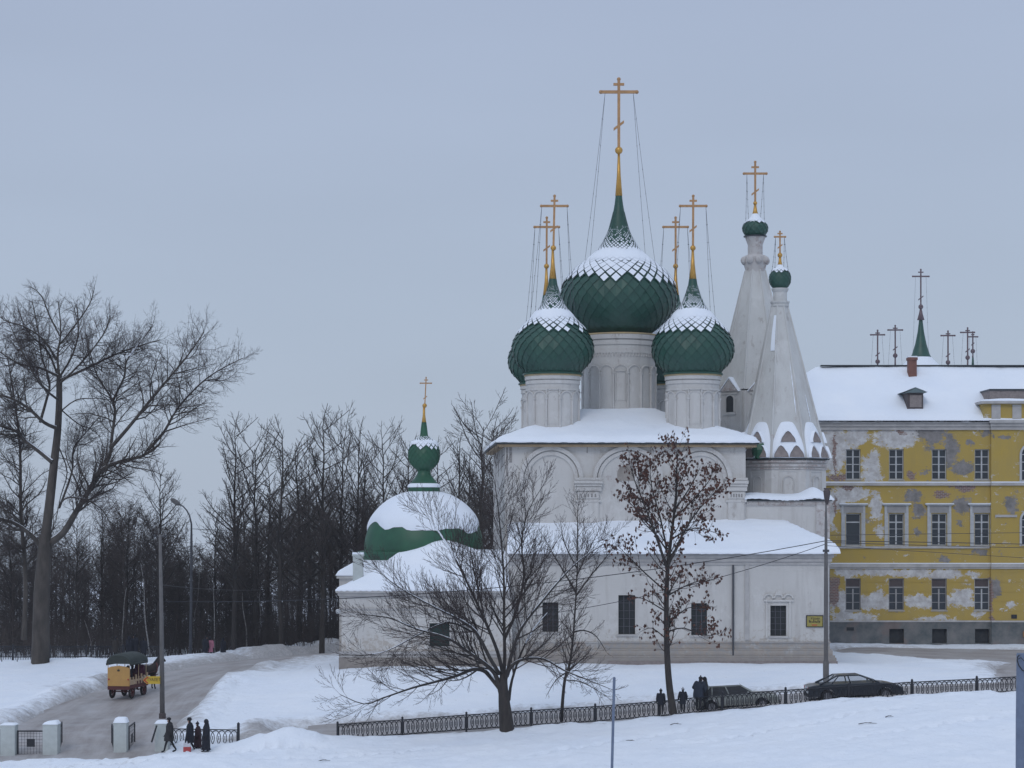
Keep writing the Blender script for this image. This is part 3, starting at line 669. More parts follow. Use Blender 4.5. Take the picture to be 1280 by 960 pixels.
def finial(dome, cx, cy, zc0, zball, ztop, rc, rb, barw, barz, upw, upz, slz, gold='gold', cross='copper', tk=.16, lean=0.0, chains=(), rball=None):
    """gilt cone, ball, eight-pointed cross and its chains, all on one dome"""
    m = MB(); m.lathe(cx, cy, [(rc, zc0), (rc * .55, zc0 + (zball - zc0) * .45), (.075, zball - .05)], 12)
    L = lean
    m.ball((cx + L * .3, cy, zball), rb, 12); g_ = m.build('spire', M[gold], dome, smooth=True)
    c = MB(); t = tk / 2; x = cx + L * .3
    def xx(z_): return cx + L * (z_ - zc0) / (ztop - zc0)
    c.extr([(xx(zball) - t, zball), (xx(zball) + t, zball), (xx(ztop) + t, ztop), (xx(ztop) - t, ztop)], cy - t, cy + t)
    xb = xx(barz); c.box(xb - barw / 2, xb + barw / 2, cy - t * .8, cy + t * .8, barz - t * 1.1, barz + t * 1.1)
    xb = xx(upz); c.box(xb - upw / 2, xb + upw / 2, cy - t * .8, cy + t * .8, upz - t * .9, upz + t * .9)
    for q, zz in ((xx(barz) - barw / 2, barz), (xx(barz) + barw / 2, barz), (xx(ztop), ztop)): c.ball((q, cy, zz), t * 1.45, 8)
    xb = xx(slz); w2 = upw * .48
    c.extr([(xb - w2, slz - w2 * .75 - t), (xb + w2, slz + w2 * .75 - t), (xb + w2, slz + w2 * .75 + t), (xb - w2, slz - w2 * .75 + t)], cy - t * .8, cy + t * .8)
    c.build('cross', M[cross], dome)
    if chains:
        for (sx_, ex, ez, ey) in chains:
            h = MB(); a = np.array([xx(barz) + sx_, cy, barz - .05]); b = np.array([ex, ey, ez]); pts = []
            for i in range(15):
                q = a + (b - a) * i / 14; q[2] -= .25 * math.sin(PI * i / 14); pts.append(tuple(q))
            h.tube(pts, .011, 4)
            for i in range(2, 14, 2): h.ball(pts[i], .03, 6)
            h.build('chain', M['chain'], dome)
def drum(name, cx, cy, r, z0, z1, na, arch_z, win, mat='wall_up', top_dentil=False, band=True, phase=0.0):
    d_ = MB(); H = z1 - z0
    d_.lathe(cx, cy, [(r, z0), (r, z1 - .02)], 64)
    for (f0, f1, o_) in ((1 - .05, 1.0, .12), (1 - .11, 1 - .065, .07), (1 - .20, 1 - .17, .06), (0.0, .035, .07)):
        d_.lathe(cx, cy, [(r - .02, z0 + H * f0), (r + o_, z0 + H * f0), (r + o_, z0 + H * f1), (r - .02, z0 + H * f1)], 64, cap=False)
    az = z0 + H * arch_z
    for k in range(na):
        a = 2 * PI * (k + .5) / na + phase; p = lambda an, zz, o_: (cx + (r + o_) * math.cos(an), cy + (r + o_) * math.sin(an), zz)
        d_.tube([p(a, z0, .03), p(a, az, .03)], .085, 6)
        d_.lathe(cx + (r + .03) * math.cos(a), cy + (r + .03) * math.sin(a), [(.13, az - .12), (.15, az)], 8); d_.lathe(cx + (r + .03) * math.cos(a), cy + (r + .03) * math.sin(a), [(.12, z0 + H * .40), (.12, z0 + H * .40 + .1)], 8)
        hw = PI / na; hh = r * hw * .95
        d_.tube([p(a + hw - hw * math.cos(t * PI / 8), az + hh * math.sin(t * PI / 8), .04) for t in range(9)], .06, 5)
    if top_dentil:
        for k in range(72):
            a = 2 * PI * k / 72; x_, y_ = cx + (r + .03) * math.cos(a), cy + (r + .03) * math.sin(a)
            d_.lathe(x_, y_, [(.055, z0 + H * .765), (.055, z0 + H * .80)], 4)
    o = d_.build(name, M[mat], church); smooth_by_angle(o, 35)
    if band:
        b_ = MB(); b_.lathe(cx, cy, [(r + .10, z1 - .02), (r + .16, z1 + .0), (r + .16, z1 + .10), (r - .1, z1 + .10)], 64); smooth_by_angle(b_.build('gilt_band', M['band'], o), 35)
    for k, (wa, wz0, wz1, ww) in enumerate(win):     # blind windows: shallow plaster panels with a frame
        f = MB(); n_ = 6
        for (o0, e, zz0, zz1) in ((.035, 1.0, wz0, wz1),):
            A = [(cx + (r + o0) * math.cos(wa + (i / n_ - .5) * ww / r), cy + (r + o0) * math.sin(wa + (i / n_ - .5) * ww / r), z0 + H * zz0) for i in range(n_ + 1)]
            f.strip(A, [(x_, y_, z0 + H * zz1) for x_, y_, _ in A])
        f.build('blind_window', M['wall_up'], o)
        fr = MB(); fo = .09
        A = [(cx + (r + fo) * math.cos(wa + (i / n_ - .5) * ww * 1.15 / r), cy + (r + fo) * math.sin(wa + (i / n_ - .5) * ww * 1.15 / r)) for i in range(n_ + 1)]
        fr.tube([(A[0][0], A[0][1], z0 + H * wz0)] + [(x_, y_, z0 + H * wz1 + .05) for x_, y_ in A] + [(A[-1][0], A[-1][1], z0 + H * wz0)], .05, 5)
        fr.build('window_frame', M['wall_up'], o)
    return o
# small domes: profile in metres from the front-left one
s1 = 139.5 / F
small = [(33, 469), (36, 463), (44, 456), (49.5, 447), (51.3, 438), (50, 428), (46, 420), (38.5, 410), (29.5, 401), (22, 392), (16, 384), (11.8, 375), (8.6, 366), (6.2, 357), (5.0, 349)]
small_m = [(r * s1, PZ(y, 139.5)) for r, y in small]
zdt = PZ(471, 139.5); zr0 = PZ(541, 139.5)
for (px, D, lean, vis, dl, cl_) in ((691, 139.5, .12, True, 'front left', 'w'), (866, 139.5, .03, True, 'front right', 'e'), (683, 149.5, .03, False, '', ''), (844.5, 149.5, .0, False, '', '')):
    cx, cy = PX(px, D), D
    ph = ru(0, .3)
    drum('drum', cx, cy, 1.76, zr0 - 1.2, zdt, 12, .70, [(-PI / 2 + .0, .35, .80, .72)], phase=-PI / 2)
    dp = MB(); dp.lathe(cx, cy, [(1.80, zdt + .10), (2.02, zdt + .11), (2.02, zdt + .2), (1.7, zdt + .35), (1.76, zdt + .5)], 40)
    o = onion('onion_dome', cx, cy, small_m, 25, PZ(418, 139.5), PZ(388, 139.5), .34)
    smooth_by_angle(dp.build('dome_skirt', M['green'], o), 30)
    zq = lambda y: PZ(y, 139.5)
    up = finial(o, cx, cy, zq(349), zq(310), zq(245), .25, .19, 1.75, zq(257.5), .5, zq(251), zq(286), tk=.14, lean=lean,
        chains=[(-.85, cx - 1.55, zq(402), cy - .3), (.85, cx + 1.5, zq(402), cy - .3), (.85, cx + 1.3, zq(400), cy + 1.0), (-.85, cx - 1.2, zq(400), cy + 1.0)])
# central dome
DC = 144.5; cx, cy = PX(773.5, DC), DC; s2 = DC / F; q = lambda y: PZ(y, DC)
drum('central_drum', cx, cy, 45.5 * s2, q(513) - 1.4, q(421), 16, .60, [(-PI / 2, .30, .60, .62)], top_dentil=True, phase=-PI / 2)
prof = [(38, 418), (50, 409), (62, 397), (70, 385), (73, 374), (71.5, 362), (66.5, 351), (58.5, 341), (47.5, 332), (36, 323), (27, 314), (20, 303), (13.6, 290), (9.6, 275), (7.2, 265), (5.4, 255), (4.3, 245)]
o = onion('onion_dome', cx, cy, [(r * s2, q(y)) for r, y in prof], 31, q(357), q(314), .40, label='largest green scaled dome with snow on its shoulders')
finial(o, cx, cy, q(245), q(188), q(99), .25, .27, 2.5, q(115), .75, q(105.5), q(157), tk=.19,
    chains=[(-.95, cx - 2.4, q(331), cy - .5), (1.0, cx + 2.5, q(331), cy - .5), (1.0, cx + 2.0, q(331), cy + 1.4), (-.95, cx - 2.0, q(331), cy + 1.4)])
# chapel lantern
q = lambda y: PZ(y, 136); s3 = 136 / F; chx2 = PX(530, 136)
lm = MB(); lm.lathe(chx2, chy, [(19.5 * s3, q(616)), (20 * s3, q(615.5)), (20 * s3, q(609)), (17 * s3, q(608)), (17 * s3, q(604)), (13 * s3, q(599)), (9 * s3, q(594)), (8 * s3, q(591)), (8 * s3, q(585)), (10 * s3, q(583))], 32)
ln = lm.build('lantern', M['green_light'], church); smooth_by_angle(ln, 30)
sn = MB(); sn.lathe(chx2, chy, [(20.6 * s3, q(609.3)), (20.8 * s3, q(608)), (19.5 * s3, q(605.5)), (16.5 * s3, q(604))], 32); smooth_by_angle(sn.build('lantern_snow', M['snow'], ln), 60)
pr = [(8, 588), (12, 585), (17.5, 579), (19.8, 571), (19.5, 563), (17, 556), (12.5, 551), (7.5, 547.5), (5.2, 545), (4.3, 536), (3.2, 528)]
o = onion('chapel_onion', chx2, chy, [(r * s3, q(y)) for r, y in pr], 18, q(561), q(551), .30, green='green_light')
finial(o, chx2, chy, q(528), q(507), q(472), .15, .15, .72, q(479), .26, q(475), q(497), tk=.07, lean=.14)

# ---- bell towers and wing
def octo(cx, cy, ap, z_): # octagon with a face to the front
    R_ = ap / math.cos(PI / 8); return [(cx + R_ * math.cos(-PI / 2 + PI / 8 + k * PI / 4), cy + R_ * math.sin(-PI / 2 + PI / 8 + k * PI / 4), z_) for k in range(8)]
def oct_loft(mb, cx, cy, prof):
    mb.lathe(cx, cy, [(ap / math.cos(PI / 8), z_) for ap, z_ in prof], 8, rot=-PI / 2 + PI / 8)
wx0, wx1 = PX(932, 137), PX(1037, 137); wz = PZ(626, 137)
wg = MB(); wg.box(wx0 - 1, wx1, 137, 147.5, -1.5, wz)
wg.build('wing_wall', M['wall'], church)
wt = MB(); wt.box(wx0 - .9, wx1 + .16, 136.82, 147.6, wz - .02, wz + .06); wt.build('eave', M['eave'], church)
wt = MB(); wt.box(wx0 - .9, wx1 + .08, 136.92, 137.0, PZ(632, 137), wz - .03)
for i in range(34):
    xx = wx0 + .1 + i * (wx1 - wx0 - .2) / 33; wt.box(xx - .04, xx + .04, 136.86, 136.92, PZ(630.5, 137), PZ(628, 137))
wt.box(PX(1020, 137), PX(1037, 137), 136.9, 137.0, -1, PZ(632, 137)); wt.build('cornice', M['wall_brick'], church)
tcx, tcy = PX(979, 141.5), 141.5
def wing_roof(x, y):
    z_ = wz + .07 + min(max(y - 136.8, 0), 1.2) * .16
    return z_ + .55 * math.exp(-((x - PX(1018, 137)) / .75) ** 2 - ((y - 137.8) / .9) ** 2) + .12 * math.exp(-((x - PX(945, 137)) / 1.0) ** 2)
snow_sheet('wing_roof_snow', church, wing_roof, wx0 - .9, wx1 + .28, 136.72, 147.6, 60, 50, .17, None, 19, .05, .3, hang=.05)
# near tent tower
zl = PZ(574, 138.7)
tb = MB(); oct_loft(tb, tcx, tcy, [(2.74, wz - .5), (2.74, zl - .02)])
tb.mi = 1
for k, (a, b) in enumerate(((575.5, 578), (580, 583), (584.5, 586.5))): oct_loft(tb, tcx, tcy, [(2.78 + .03 * (3 - k), PZ(b, 138.7)), (2.78 + .03 * (3 - k), PZ(a, 138.7))])
tw = tb.build('tent_tower_drum', [M['wall_up'], M['wall_brick']], church)
lg = MB(); oct_loft(lg, tcx, tcy, [(2.98, zl), (2.98, zl + .07)]); lg.build('ledge', M['eave'], tw)
def on_face(cx, cy, ap, k):    # frame of octagon face k: (u along, o outwards, z)
    a = -PI / 2 + k * PI / 4; nx, ny = math.cos(a), math.sin(a)
    return lambda u, o_, z_: (cx + nx * (ap + o_) - ny * u, cy + ny * (ap + o_) + nx * u, z_)
for k in range(8):
    T = on_face(tcx, tcy, 2.74, k); f = MB(T)
    for (w2, t0, b0, th) in ((.64, 588, 620, .05),):
        zt, zb_ = PZ(t0, 138.7), PZ(b0, 138.7)
        for (a, b, c, d__) in ((-w2, w2, zt - .07, zt), (-w2, -w2 + .07, zb_, zt - .07), (w2 - .07, w2, zb_, zt - .07)): f.box(a, b, 0, th, c, d__)
    n_ = 10; A = [(.36 * math.cos(PI * i / n_), .05, PZ(602, 138.7) + .36 * math.sin(PI * i / n_)) for i in range(n_ + 1)]
    f.tube([(.36, .05, zb_)] + A + [(-.36, .05, zb_)], .035, 4)
    f.build('panel_frame', M['wall_up'], tw)
def keel(wd, h, n_=8):     # pointed kokoshnik outline from left foot to right foot
    p = []
    for i in range(n_ + 1):
        t = i / n_; a = PI - t * PI / 2 * .92; x_ = wd / 2 * math.cos(a); z_ = h * .72 * math.sin(a)
        if t > .6: z_ += (t - .6) / .4 * h * .28; 
        p.append((x_ if i < n_ else 0.0, z_ if i < n_ else h))
    return p + [(-x_, z_) for x_, z_ in p[-2::-1]]
def tent(cx, cy, ap0, z0, ap1, z1, rows, name='tent_roof'):
    t = MB(); pf = [(ap0 + (ap1 - ap0) * (i / 12), z0 + (z1 - z0) * i / 12) for i in range(13)]
    oct_loft(t, cx, cy, pf)
    for k in range(8):     # roll ribs on the edges
        A = octo(cx, cy, ap0, z0)[k]; B = octo(cx, cy, ap1, z1)[k]; t.tube([A, tuple((a + b) / 2 for a, b in zip(A, B)), B], [.10, .085, .06], 6)
    te = t.build(name, M['wall_tent'], church); smooth_by_angle(te, 25)
    slope = (ap0 - ap1) / (z1 - z0)
    for k in range(8):
        s_b = MB(on_face(cx, cy, ap0, k))
        lean = lambda x_, z_, o_: (x_, o_ - (z_ - z0) * slope, z_)
        hw = ap0 * math.tan(PI / 8)
        for (us, zb_, wd, h, dep) in rows:
            for u in us:
                out = [(u + x_, zb_ + z_) for x_, z_ in keel(wd, h)]
                kb = MB(on_face(cx, cy, ap0, k)); m_ = len(out)
                kb.add([lean(x_, z_, .29) for x_, z_ in out], [list(range(m_))]); kb.build('kokoshnik', M['niche'], te)
                i1 = [(u + x_ * 1.10, zb_ + z_ * 1.08) for x_, z_ in keel(wd, h)]
                s_b.strip([lean(x_, z_, .28) for x_, z_ in out], [lean(x_, z_, .38) for x_, z_ in out]); s_b.strip([lean(x_, z_, .38) for x_, z_ in out], [lean(x_, z_, .16) for x_, z_ in i1])
        R_ = []
        for i in range(15):
            t = i / 14; z_ = z0 + .01 + t * 2.45
            wv = hw * (1 - .06 * t) * (1 - .62 * t ** 2.4) * (1 + .04 * math.sin(7 * t + k)); th_ = .26 * (1 - t ** 3)
            R_.append([lean(-wv + 2 * wv * j / 12, z_, -.03 + (th_ + .03) * math.sin(PI * (j + .0) / 12) ** .4 if 0 < j < 12 else -.04) for j in range(13)])
        for i in range(14): s_b.strip(R_[i], R_[i + 1])
        smooth_by_angle(s_b.build('kokoshnik_snow', M['snow'], te), 50)
    return te
H = PZ(382, 141.5); q = lambda y: PZ(y, 138.9); tz0 = zl + .08
te = tent(tcx, tcy, 2.80, tz0, .50, H, [((-.52, .52), tz0 + .05, .98, .80, 0), ((0,), tz0 + 1.08, .98, .74, 0)])
ts = MB(on_face(tcx, tcy, 2.80, 7)); sl0 = (2.8 - .5) / (H - tz0)
def tf(mb, u, z_, o_=.05): return (u * (1 - (z_ - tz0) / (H - tz0) * .82), -(z_ - tz0) * sl0 + o_, z_)
A = []; B = []
for i in range(16):
    z_ = PZ(440 - i * 3.0, 141.5); wv = .25 + .45 * math.sin(PI * (i + .5) / 16); A.append(tf(ts, .3 - wv * .3, z_)); B.append(tf(ts, 1.12, z_))
ts.strip(A, B)
ts.build('wind_blown_snow', M['snow'], te)
for kf, pts in ((0, ((.85, 520, 450), )), (1, ((.2, 530, 490),))):
    ts = MB(on_face(tcx, tcy, 2.80, kf)); A = []; B = []
    for u, y0, y1 in pts:
        for i in range(20):
            z_ = PZ(y0 + (y1 - y0) * i / 19, 140.0); ww = (.02 + .07 * rnd()) * math.sin(PI * (i + .3) / 19.6); A.append(tf(ts, u - ww, z_, .035)); B.append(tf(ts, u + ww, z_, .035))
        ts.strip(A, B)
    ts.build('wind_blown_snow', M['snow'], te)
def shear(o_, z0_, z1_, dx):
    oz = church.location[2]
    for v_ in o_.data.vertices: v_.co.x += dx * max(v_.co.z + oz - z0_, 0) / (z1_ - z0_)
    for c_ in o_.children: shear(c_, z0_, z1_, dx)
shear(te, tz0, H, -.24)
s5 = 141.5 / F; tx = PX(975, 141.5); q = lambda y: PZ(y, 141.5)
nk = MB(); nk.lathe(tx, tcy, [(9.6 * s5, q(390)), (9.6 * s5, q(384)), (11.4 * s5, q(383)), (11.4 * s5, q(381.5)), (10.4 * s5, q(381)), (12 * s5, q(378.5)), (12 * s5, q(377)), (8.8 * s5, q(376.6)), (8.6 * s5, q(366)), (10 * s5, q(363.5)), (10.8 * s5, q(361.8)), (10.8 * s5, q(360.6))], 20)
nk_ = nk.build('tent_neck', M['wall_tent'], church); smooth_by_angle(nk_, 30)
pr = [(7, 361), (10, 358.5), (12.8, 354), (13.6, 349), (13, 343.5), (10, 339.5), (6.5, 337), (4.2, 334.5), (3.2, 332)]
o = onion('tower_onion', tx, tcy, [(r * s5, q(y)) for r, y in pr], 14, q(341.5), q(336), .3)
m_ = MB(); m_.lathe(tx, tcy, [(10 * s5, q(342)), (9 * s5, q(339)), (6.5 * s5, q(336)), (4 * s5, q(333)), (3 * s5, q(331))], 20); smooth_by_angle(m_.build('snow_cap', M['snow'], o), 60)
finial(o, tx, tcy, q(333), q(319), q(289.5), .19, .17, .72, q(296), .34, q(292), q(308), tk=.10, chains=[(-.3, tx - .6, q(343), tcy - .1), (.3, tx + .6, q(343), tcy - .1), (.3, tx + .3, q(343), tcy + .5), (-.3, tx - .3, q(343), tcy + .5)])
# tall tent tower behind
bx, by = PX(944, 150), 150.0; q = lambda y: PZ(y, 150); s6 = 150 / F
bt = MB(); oct_loft(bt, bx, by, [(2.86, 0), (2.86, q(491))]); bw = bt.build('bell_tower_wall', M['wall_up'], church)
ap0 = 2.72; z0 = q(489); H2 = q(338); sl2 = (ap0 - .68) / (H2 - z0)
t = MB(); oct_loft(t, bx, by, [(ap0 + (.68 - ap0) * i / 12, z0 + (H2 - z0) * i / 12) for i in range(13)])
for k in range(8): t.tube([octo(bx, by, ap0, z0)[k], octo(bx, by, .68, H2)[k]], [.1, .06], 6)
bt_ = t.build('bell_tent_roof', M['wall_tent'], church)
for k in range(8):
    T = on_face(bx, by, 2.86, k)
    a_ = MB(T); n_ = 12; zc_ = q(502); r_ = .34; pts = [(-r_, .012, q(517))] + [(-r_ * math.cos(PI * i / n_), .012, zc_ + r_ * math.sin(PI * i / n_)) for i in range(n_ + 1)] + [(r_, .012, q(517))]
    a_.add(pts, [list(range(len(pts)))]); a_.build('bell_opening', M['gap'], bw)
    f = MB(T); f.tube([(x_ * 1.18, .03, z_ + .02) for x_, _, z_ in pts], .07, 5); f.box(-.55, .55, 0, .12, q(520), q(517) - .01); f.box(-.72, .72, 0, .1, q(495), q(493.4)); f.box(-1.12, -.98, 0, .1, q(545), q(491)); f.box(.98, 1.12, 0, .1, q(545), q(491)); f.build('bell_opening_frame', M['wall_up'], bw)
    g_ = MB(T); g_.extr([(-.78, q(491)), (.78, q(491)), (0, q(475))], -.9, .12)
    g_.build('gable', M['wall_brick'], bt_)
    sg = MB(T); w_0 = .9
    for s in (-1, 1):
        sg.add([(0, .18, q(473.5)), (0, -.95, q(473.5)), (s * w_0, -.95, q(491.5)), (s * w_0, .18, q(491.5)), (0, .18, q(475.6)), (s * w_0, .18, q(492.5))], [(0, 1, 2, 3), (0, 3, 5, 4)])
    sg.build('gable_snow', M['snow'], bt_)
nk = MB()
nk.lathe(bx, by, [(12.5 * s6, q(341)), (12.5 * s6, q(337)), (13.8 * s6, q(333)), (14.3 * s6, q(322)), (13 * s6, q(320)), (9.3 * s6, q(318.5)), (9.3 * s6, q(306)), (10.5 * s6, q(303)), (12.4 * s6, q(298)), (12.8 * s6, q(296.5))], 24)
for k in range(8):
    a = -PI / 2 + k * PI / 4 + .2; c_ = (bx + 14.2 * s6 * math.cos(a), by + 14.2 * s6 * math.sin(a), q(326)); nk.ball(c_, .27, 8, sz=1.1)
n_ = nk.build('tent_neck', M['wall_brick'], church); smooth_by_angle(n_, 30)
pt_ = MB(); pt_.lathe(bx, by, [(14.6 * s6, q(296.3)), (14.6 * s6, q(295))], 24); pt_.build('ledge', M['eave'], n_)
pr = [(11, 294.5), (14, 292), (15.8, 288), (16, 284), (14.8, 280.5), (12, 278.5), (8.5, 276.5), (5.5, 272), (4.2, 269)]
o = onion('tower_onion', bx, by, [(r * s6, q(y)) for r, y in pr], 14, q(279.5), q(276), .3)
m_ = MB(); m_.lathe(bx, by, [(12.2 * s6, q(279.5)), (10.5 * s6, q(276.5)), (7.4 * s6, q(273)), (4.8 * s6, q(269.5)), (3.4 * s6, q(267))], 20); smooth_by_angle(m_.build('snow_cap', M['snow'], o), 60)
finial(o, bx, by, q(270.5), q(254), q(202.5), .26, .15, 1.62, q(217), .55, q(209), q(240), tk=.14,
    chains=[(-.6, bx - .7, q(280), by - .1), (.6, bx + .65, q(280), by - .1), (.6, bx + .4, q(280), by + .6), (-.6, bx - .4, q(280), by + .6)])
# yellow notice on the gallery wall
sg = MB(); sgx0, sgx1 = PX(1008.5, GD), PX(1028, GD); sg.box(sgx0, sgx1, GD - .07, GD - .005, gz_(783), gz_(770))
M['sign_y'] = simple('sign_yellow', (0.36, 0.29, 0.055), (0.27, 0.235, 0.08), 3, 0.6)
M['sign_y2'] = simple('sign_bright', (0.60, 0.42, 0.04), (0.55, 0.37, 0.04), 3, 0.6)
M['ink'] = simple('sign_ink', (0.04, 0.04, 0.03), None, 3, 0.7); M['red'] = simple('sign_red', (0.45, 0.035, 0.03), None, 3, 0.6)
so_ = sg.build('notice_board', M['sign_y'], None, off=(0, 0, 0)); tag(so_, 'small yellow notice board with dark frame on the white wall beside the lamp pole', 'sign')
fr = MB()
for a in ((sgx0 - .02, sgx1 + .02, gz_(770), gz_(770) + .05), (sgx0 - .02, sgx1 + .02, gz_(783) - .05, gz_(783)), (sgx0 - .05, sgx0, gz_(783) - .05, gz_(770) + .05), (sgx1, sgx1 + .05, gz_(783) - .05, gz_(770) + .05)): fr.box(a[0], a[1], GD - .09, GD - .01, a[2], a[3])
fr.build('frame', M['iron'], so_)
xc = (sgx0 + sgx1) / 2
text_mesh('Храм', .22, 'lettering', M['ink'], so_, (xc + .02, GD - .075, gz_(773.2)))
ms = MB()
for i in range(8): ms.box(sgx0 + .12 + i * .09, sgx0 + .18 + i * .09, GD - .076, GD - .07, gz_(778.3), gz_(775) - (i % 3) * .04)
ms.build('lettering', M['ink'], so_)
ms = MB(); ms.box(sgx0 + .3, xc + .15, GD - .076, GD - .07, gz_(781.8), gz_(780.6)); ms.build('lettering', M['red'], so_)
# ------------------------------------------------------------------ yellow building
YD = 158.0; yz = lambda py: PZ(py, YD); yx = lambda px: PX(px, YD)
def peel_mat(name, blobs, z_split=None):
    """ochre paint over white plaster over grey render and brick; blobs = (px, py, half width, half height, kind) in wall coordinates"""
    m, nt, b = new_mat(name); v = coord(nt)
    big = noise_(nt, v, 0.45, 7, 0.68); fine = noise_(nt, v, 1.5, 8, 0.7)
    nz_ = nt.nodes.new('ShaderNodeTexNoise'); nz_.inputs['Scale'].default_value = 1.1; nz_.inputs['Detail'].default_value = 10; nz_.inputs['Roughness'].default_value = .80
    nt.links.new(v, nz_.inputs['Vector'])
    off = nt.nodes.new('ShaderNodeVectorMath'); off.operation = 'MULTIPLY_ADD'; off.inputs[1].default_value = (1.9, 0, 1.9); off.inputs[2].default_value = (-.95, 0, -.95)
    nt.links.new(nz_.outputs['Color'], off.inputs[0])
    gp = nt.nodes.new('ShaderNodeNewGeometry'); ad_ = nt.nodes.new('ShaderNodeVectorMath'); ad_.operation = 'ADD'
    nt.links.new(gp.outputs['Position'], ad_.inputs[0]); nt.links.new(off.outputs[0], ad_.inputs[1])
    jag = noise_(nt, coord(nt, (1, 1, 1.7), (5, 5, 5)), 2.6, 10, .78)
    def field(kind):
        acc = None
        for (px, py, w_2, h_2, k) in blobs:
            if k != kind: continue
            sx_, sz_ = w_2 * YD / F, h_2 * YD / F
            mp_ = nt.nodes.new('ShaderNodeMapping'); mp_.inputs['Scale'].default_value = (1 / sx_, 0, 1 / sz_); mp_.inputs['Location'].default_value = (-yx(px) / sx_, 0, -yz(py) / sz_)
            nt.links.new(ad_.outputs[0], mp_.inputs[0]); ln = nt.nodes.new('ShaderNodeVectorMath'); ln.operation = 'LENGTH'; nt.links.new(mp_.outputs[0], ln.inputs[0])
            acc = ln.outputs['Value'] if acc is None else math_(nt, 'MINIMUM', acc, ln.outputs['Value'])
        return ramp(nt, math_(nt, 'ADD', acc, math_(nt, 'MULTIPLY', math_(nt, 'SUBTRACT', jag, .5), 2.6)), 1.05, .97) if acc is not None else None
    yel = mixc(nt, ramp(nt, big, .3, .7), (0.45, 0.315, 0.068), (0.40, 0.295, 0.095))
    yel = mixc(nt, math_(nt, 'MULTIPLY', ramp(nt, noise_(nt, coord(nt, (1, 1, .15)), 1.2, 6, .7), .5, .8), .5), yel, (0.31, 0.24, 0.11))
    wht = mixc(nt, ramp(nt, fine, .40, .60), (0.62, 0.62, 0.62), (0.42, 0.40, 0.39))
    gry = mixc(nt, ramp(nt, fine, .40, .60), (0.27, 0.255, 0.25), (0.17, 0.16, 0.155))
    bt = nt.nodes.new('ShaderNodeTexBrick'); mp_ = nt.nodes.new('ShaderNodeMapping'); mp_.inputs['Rotation'].default_value = (PI / 2, 0, 0)
    nt.links.new(v, mp_.inputs[0]); nt.links.new(mp_.outputs[0], bt.inputs['Vector']); bt.inputs['Scale'].default_value = 1; bt.inputs['Brick Width'].default_value = .32; bt.inputs['Row Height'].default_value = .12; bt.inputs['Mortar Size'].default_value = .015
    bt.inputs['Color1'].default_value = (.24, .13, .105, 1); bt.inputs['Color2'].default_value = (.17, .115, .10, 1); bt.inputs['Mortar'].default_value = (.34, .31, .30, 1)
    small = ramp(nt, noise_(nt, coord(nt, (1, 1, 1.6)), 1.3, 10, .78), .585, .60)
    c = mixc(nt, math_(nt, 'MULTIPLY', small, ramp(nt, big, .46, .50)), yel, wht)
    c = mixc(nt, math_(nt, 'MULTIPLY', ramp(nt, noise_(nt, coord(nt, (1, 1, 1), (9, 9, 9)), .9, 10, .75), .62, .63), .8), c, gry)
    for kind, colr in (('w', wht), ('g', gry), ('b', bt.outputs[0]), ('y', yel)):
        f_ = field(kind)
        if f_ is not None: c = mixc(nt, f_, c, colr)
    nt.links.new(c, b.inputs['Base Color']); b.inputs['Roughness'].default_value = .92; bump(nt, b, fine, .4, .04); return m
blobs = [(1040, 560, 20, 34, 'w'), (1070, 545, 16, 16, 'w'), (1090, 578, 14, 18, 'w'), (1120, 548, 28, 13, 'w'), (1137, 540, 14, 10, 'w'), (1045, 636, 13, 26, 'w'), (1062, 618, 24, 9, 'w'), (1095, 632, 8, 18, 'w'), (1100, 664, 6, 8, 'w'), (1090, 596, 16, 7, 'w'),
  (1062, 716, 18, 7, 'w'), (1100, 714, 24, 6, 'w'), (1140, 716, 26, 6, 'w'), (1180, 718, 20, 7, 'w'), (1215, 718, 9, 4, 'w'), (1050, 758, 15, 20, 'w'), (1095, 753, 34, 9, 'w'), (1150, 752, 22, 8, 'w'), (1200, 751, 20, 9, 'w'), (1070, 772, 24, 6, 'w'), (1170, 774, 25, 4, 'w'), (1205, 741, 12, 6, 'w'), (1262, 757, 6, 3, 'w'), (1098, 742, 7, 4, 'w'), (1222, 768, 8, 4, 'w'),
  (1165, 540, 20, 14, 'g'), (1188, 562, 9, 22, 'g'), (1204, 585, 14, 9, 'g'), (1233, 541, 7, 4, 'g'), (1212, 554, 5, 4, 'g'), (1162, 560, 6, 5, 'g'), (1155, 589, 8, 4, 'g'), (1142, 620, 11, 9, 'g'), (1202, 632, 12, 10, 'g'), (1148, 638, 10, 8, 'g'), (1200, 653, 5, 5, 'g'), (1147, 666, 4, 4, 'g'), (1262, 632, 8, 11, 'g'), (1226, 690, 11, 4, 'g'), (1182, 700, 8, 4, 'g'), (1243, 735, 6, 12, 'g'), (1255, 545, 8, 3, 'g'),
  (1043, 570, 2.2, 28, 'b'), (1050, 598, 16, 4, 'b'), (1205, 609, 15, 5, 'b'), (1178, 618, 9, 5, 'b'), (1140, 594, 6, 5, 'b'), (1060, 610, 8, 3, 'b'), (1044, 640, 2, 18, 'b'), (1041, 740, 9, 18, 'b'), (1238, 745, 3, 20, 'b'), (1240, 775, 3, 6, 'b'), (1128, 540, 8, 3, 'b'), (1045, 729, 5, 5, 'b'),
  (1105, 570, 7, 14, 'y'), (1148, 572, 13, 18, 'y'), (1082, 562, 7, 9, 'y'), (1048, 650, 6, 12, 'y'), (1046, 764, 5, 5, 'y')]
M['peel'] = peel_mat('peeling_ochre', blobs)
M['plinth_y'] = peel_mat('plinth_render', [(1060, 792, 14, 14, 'w')])
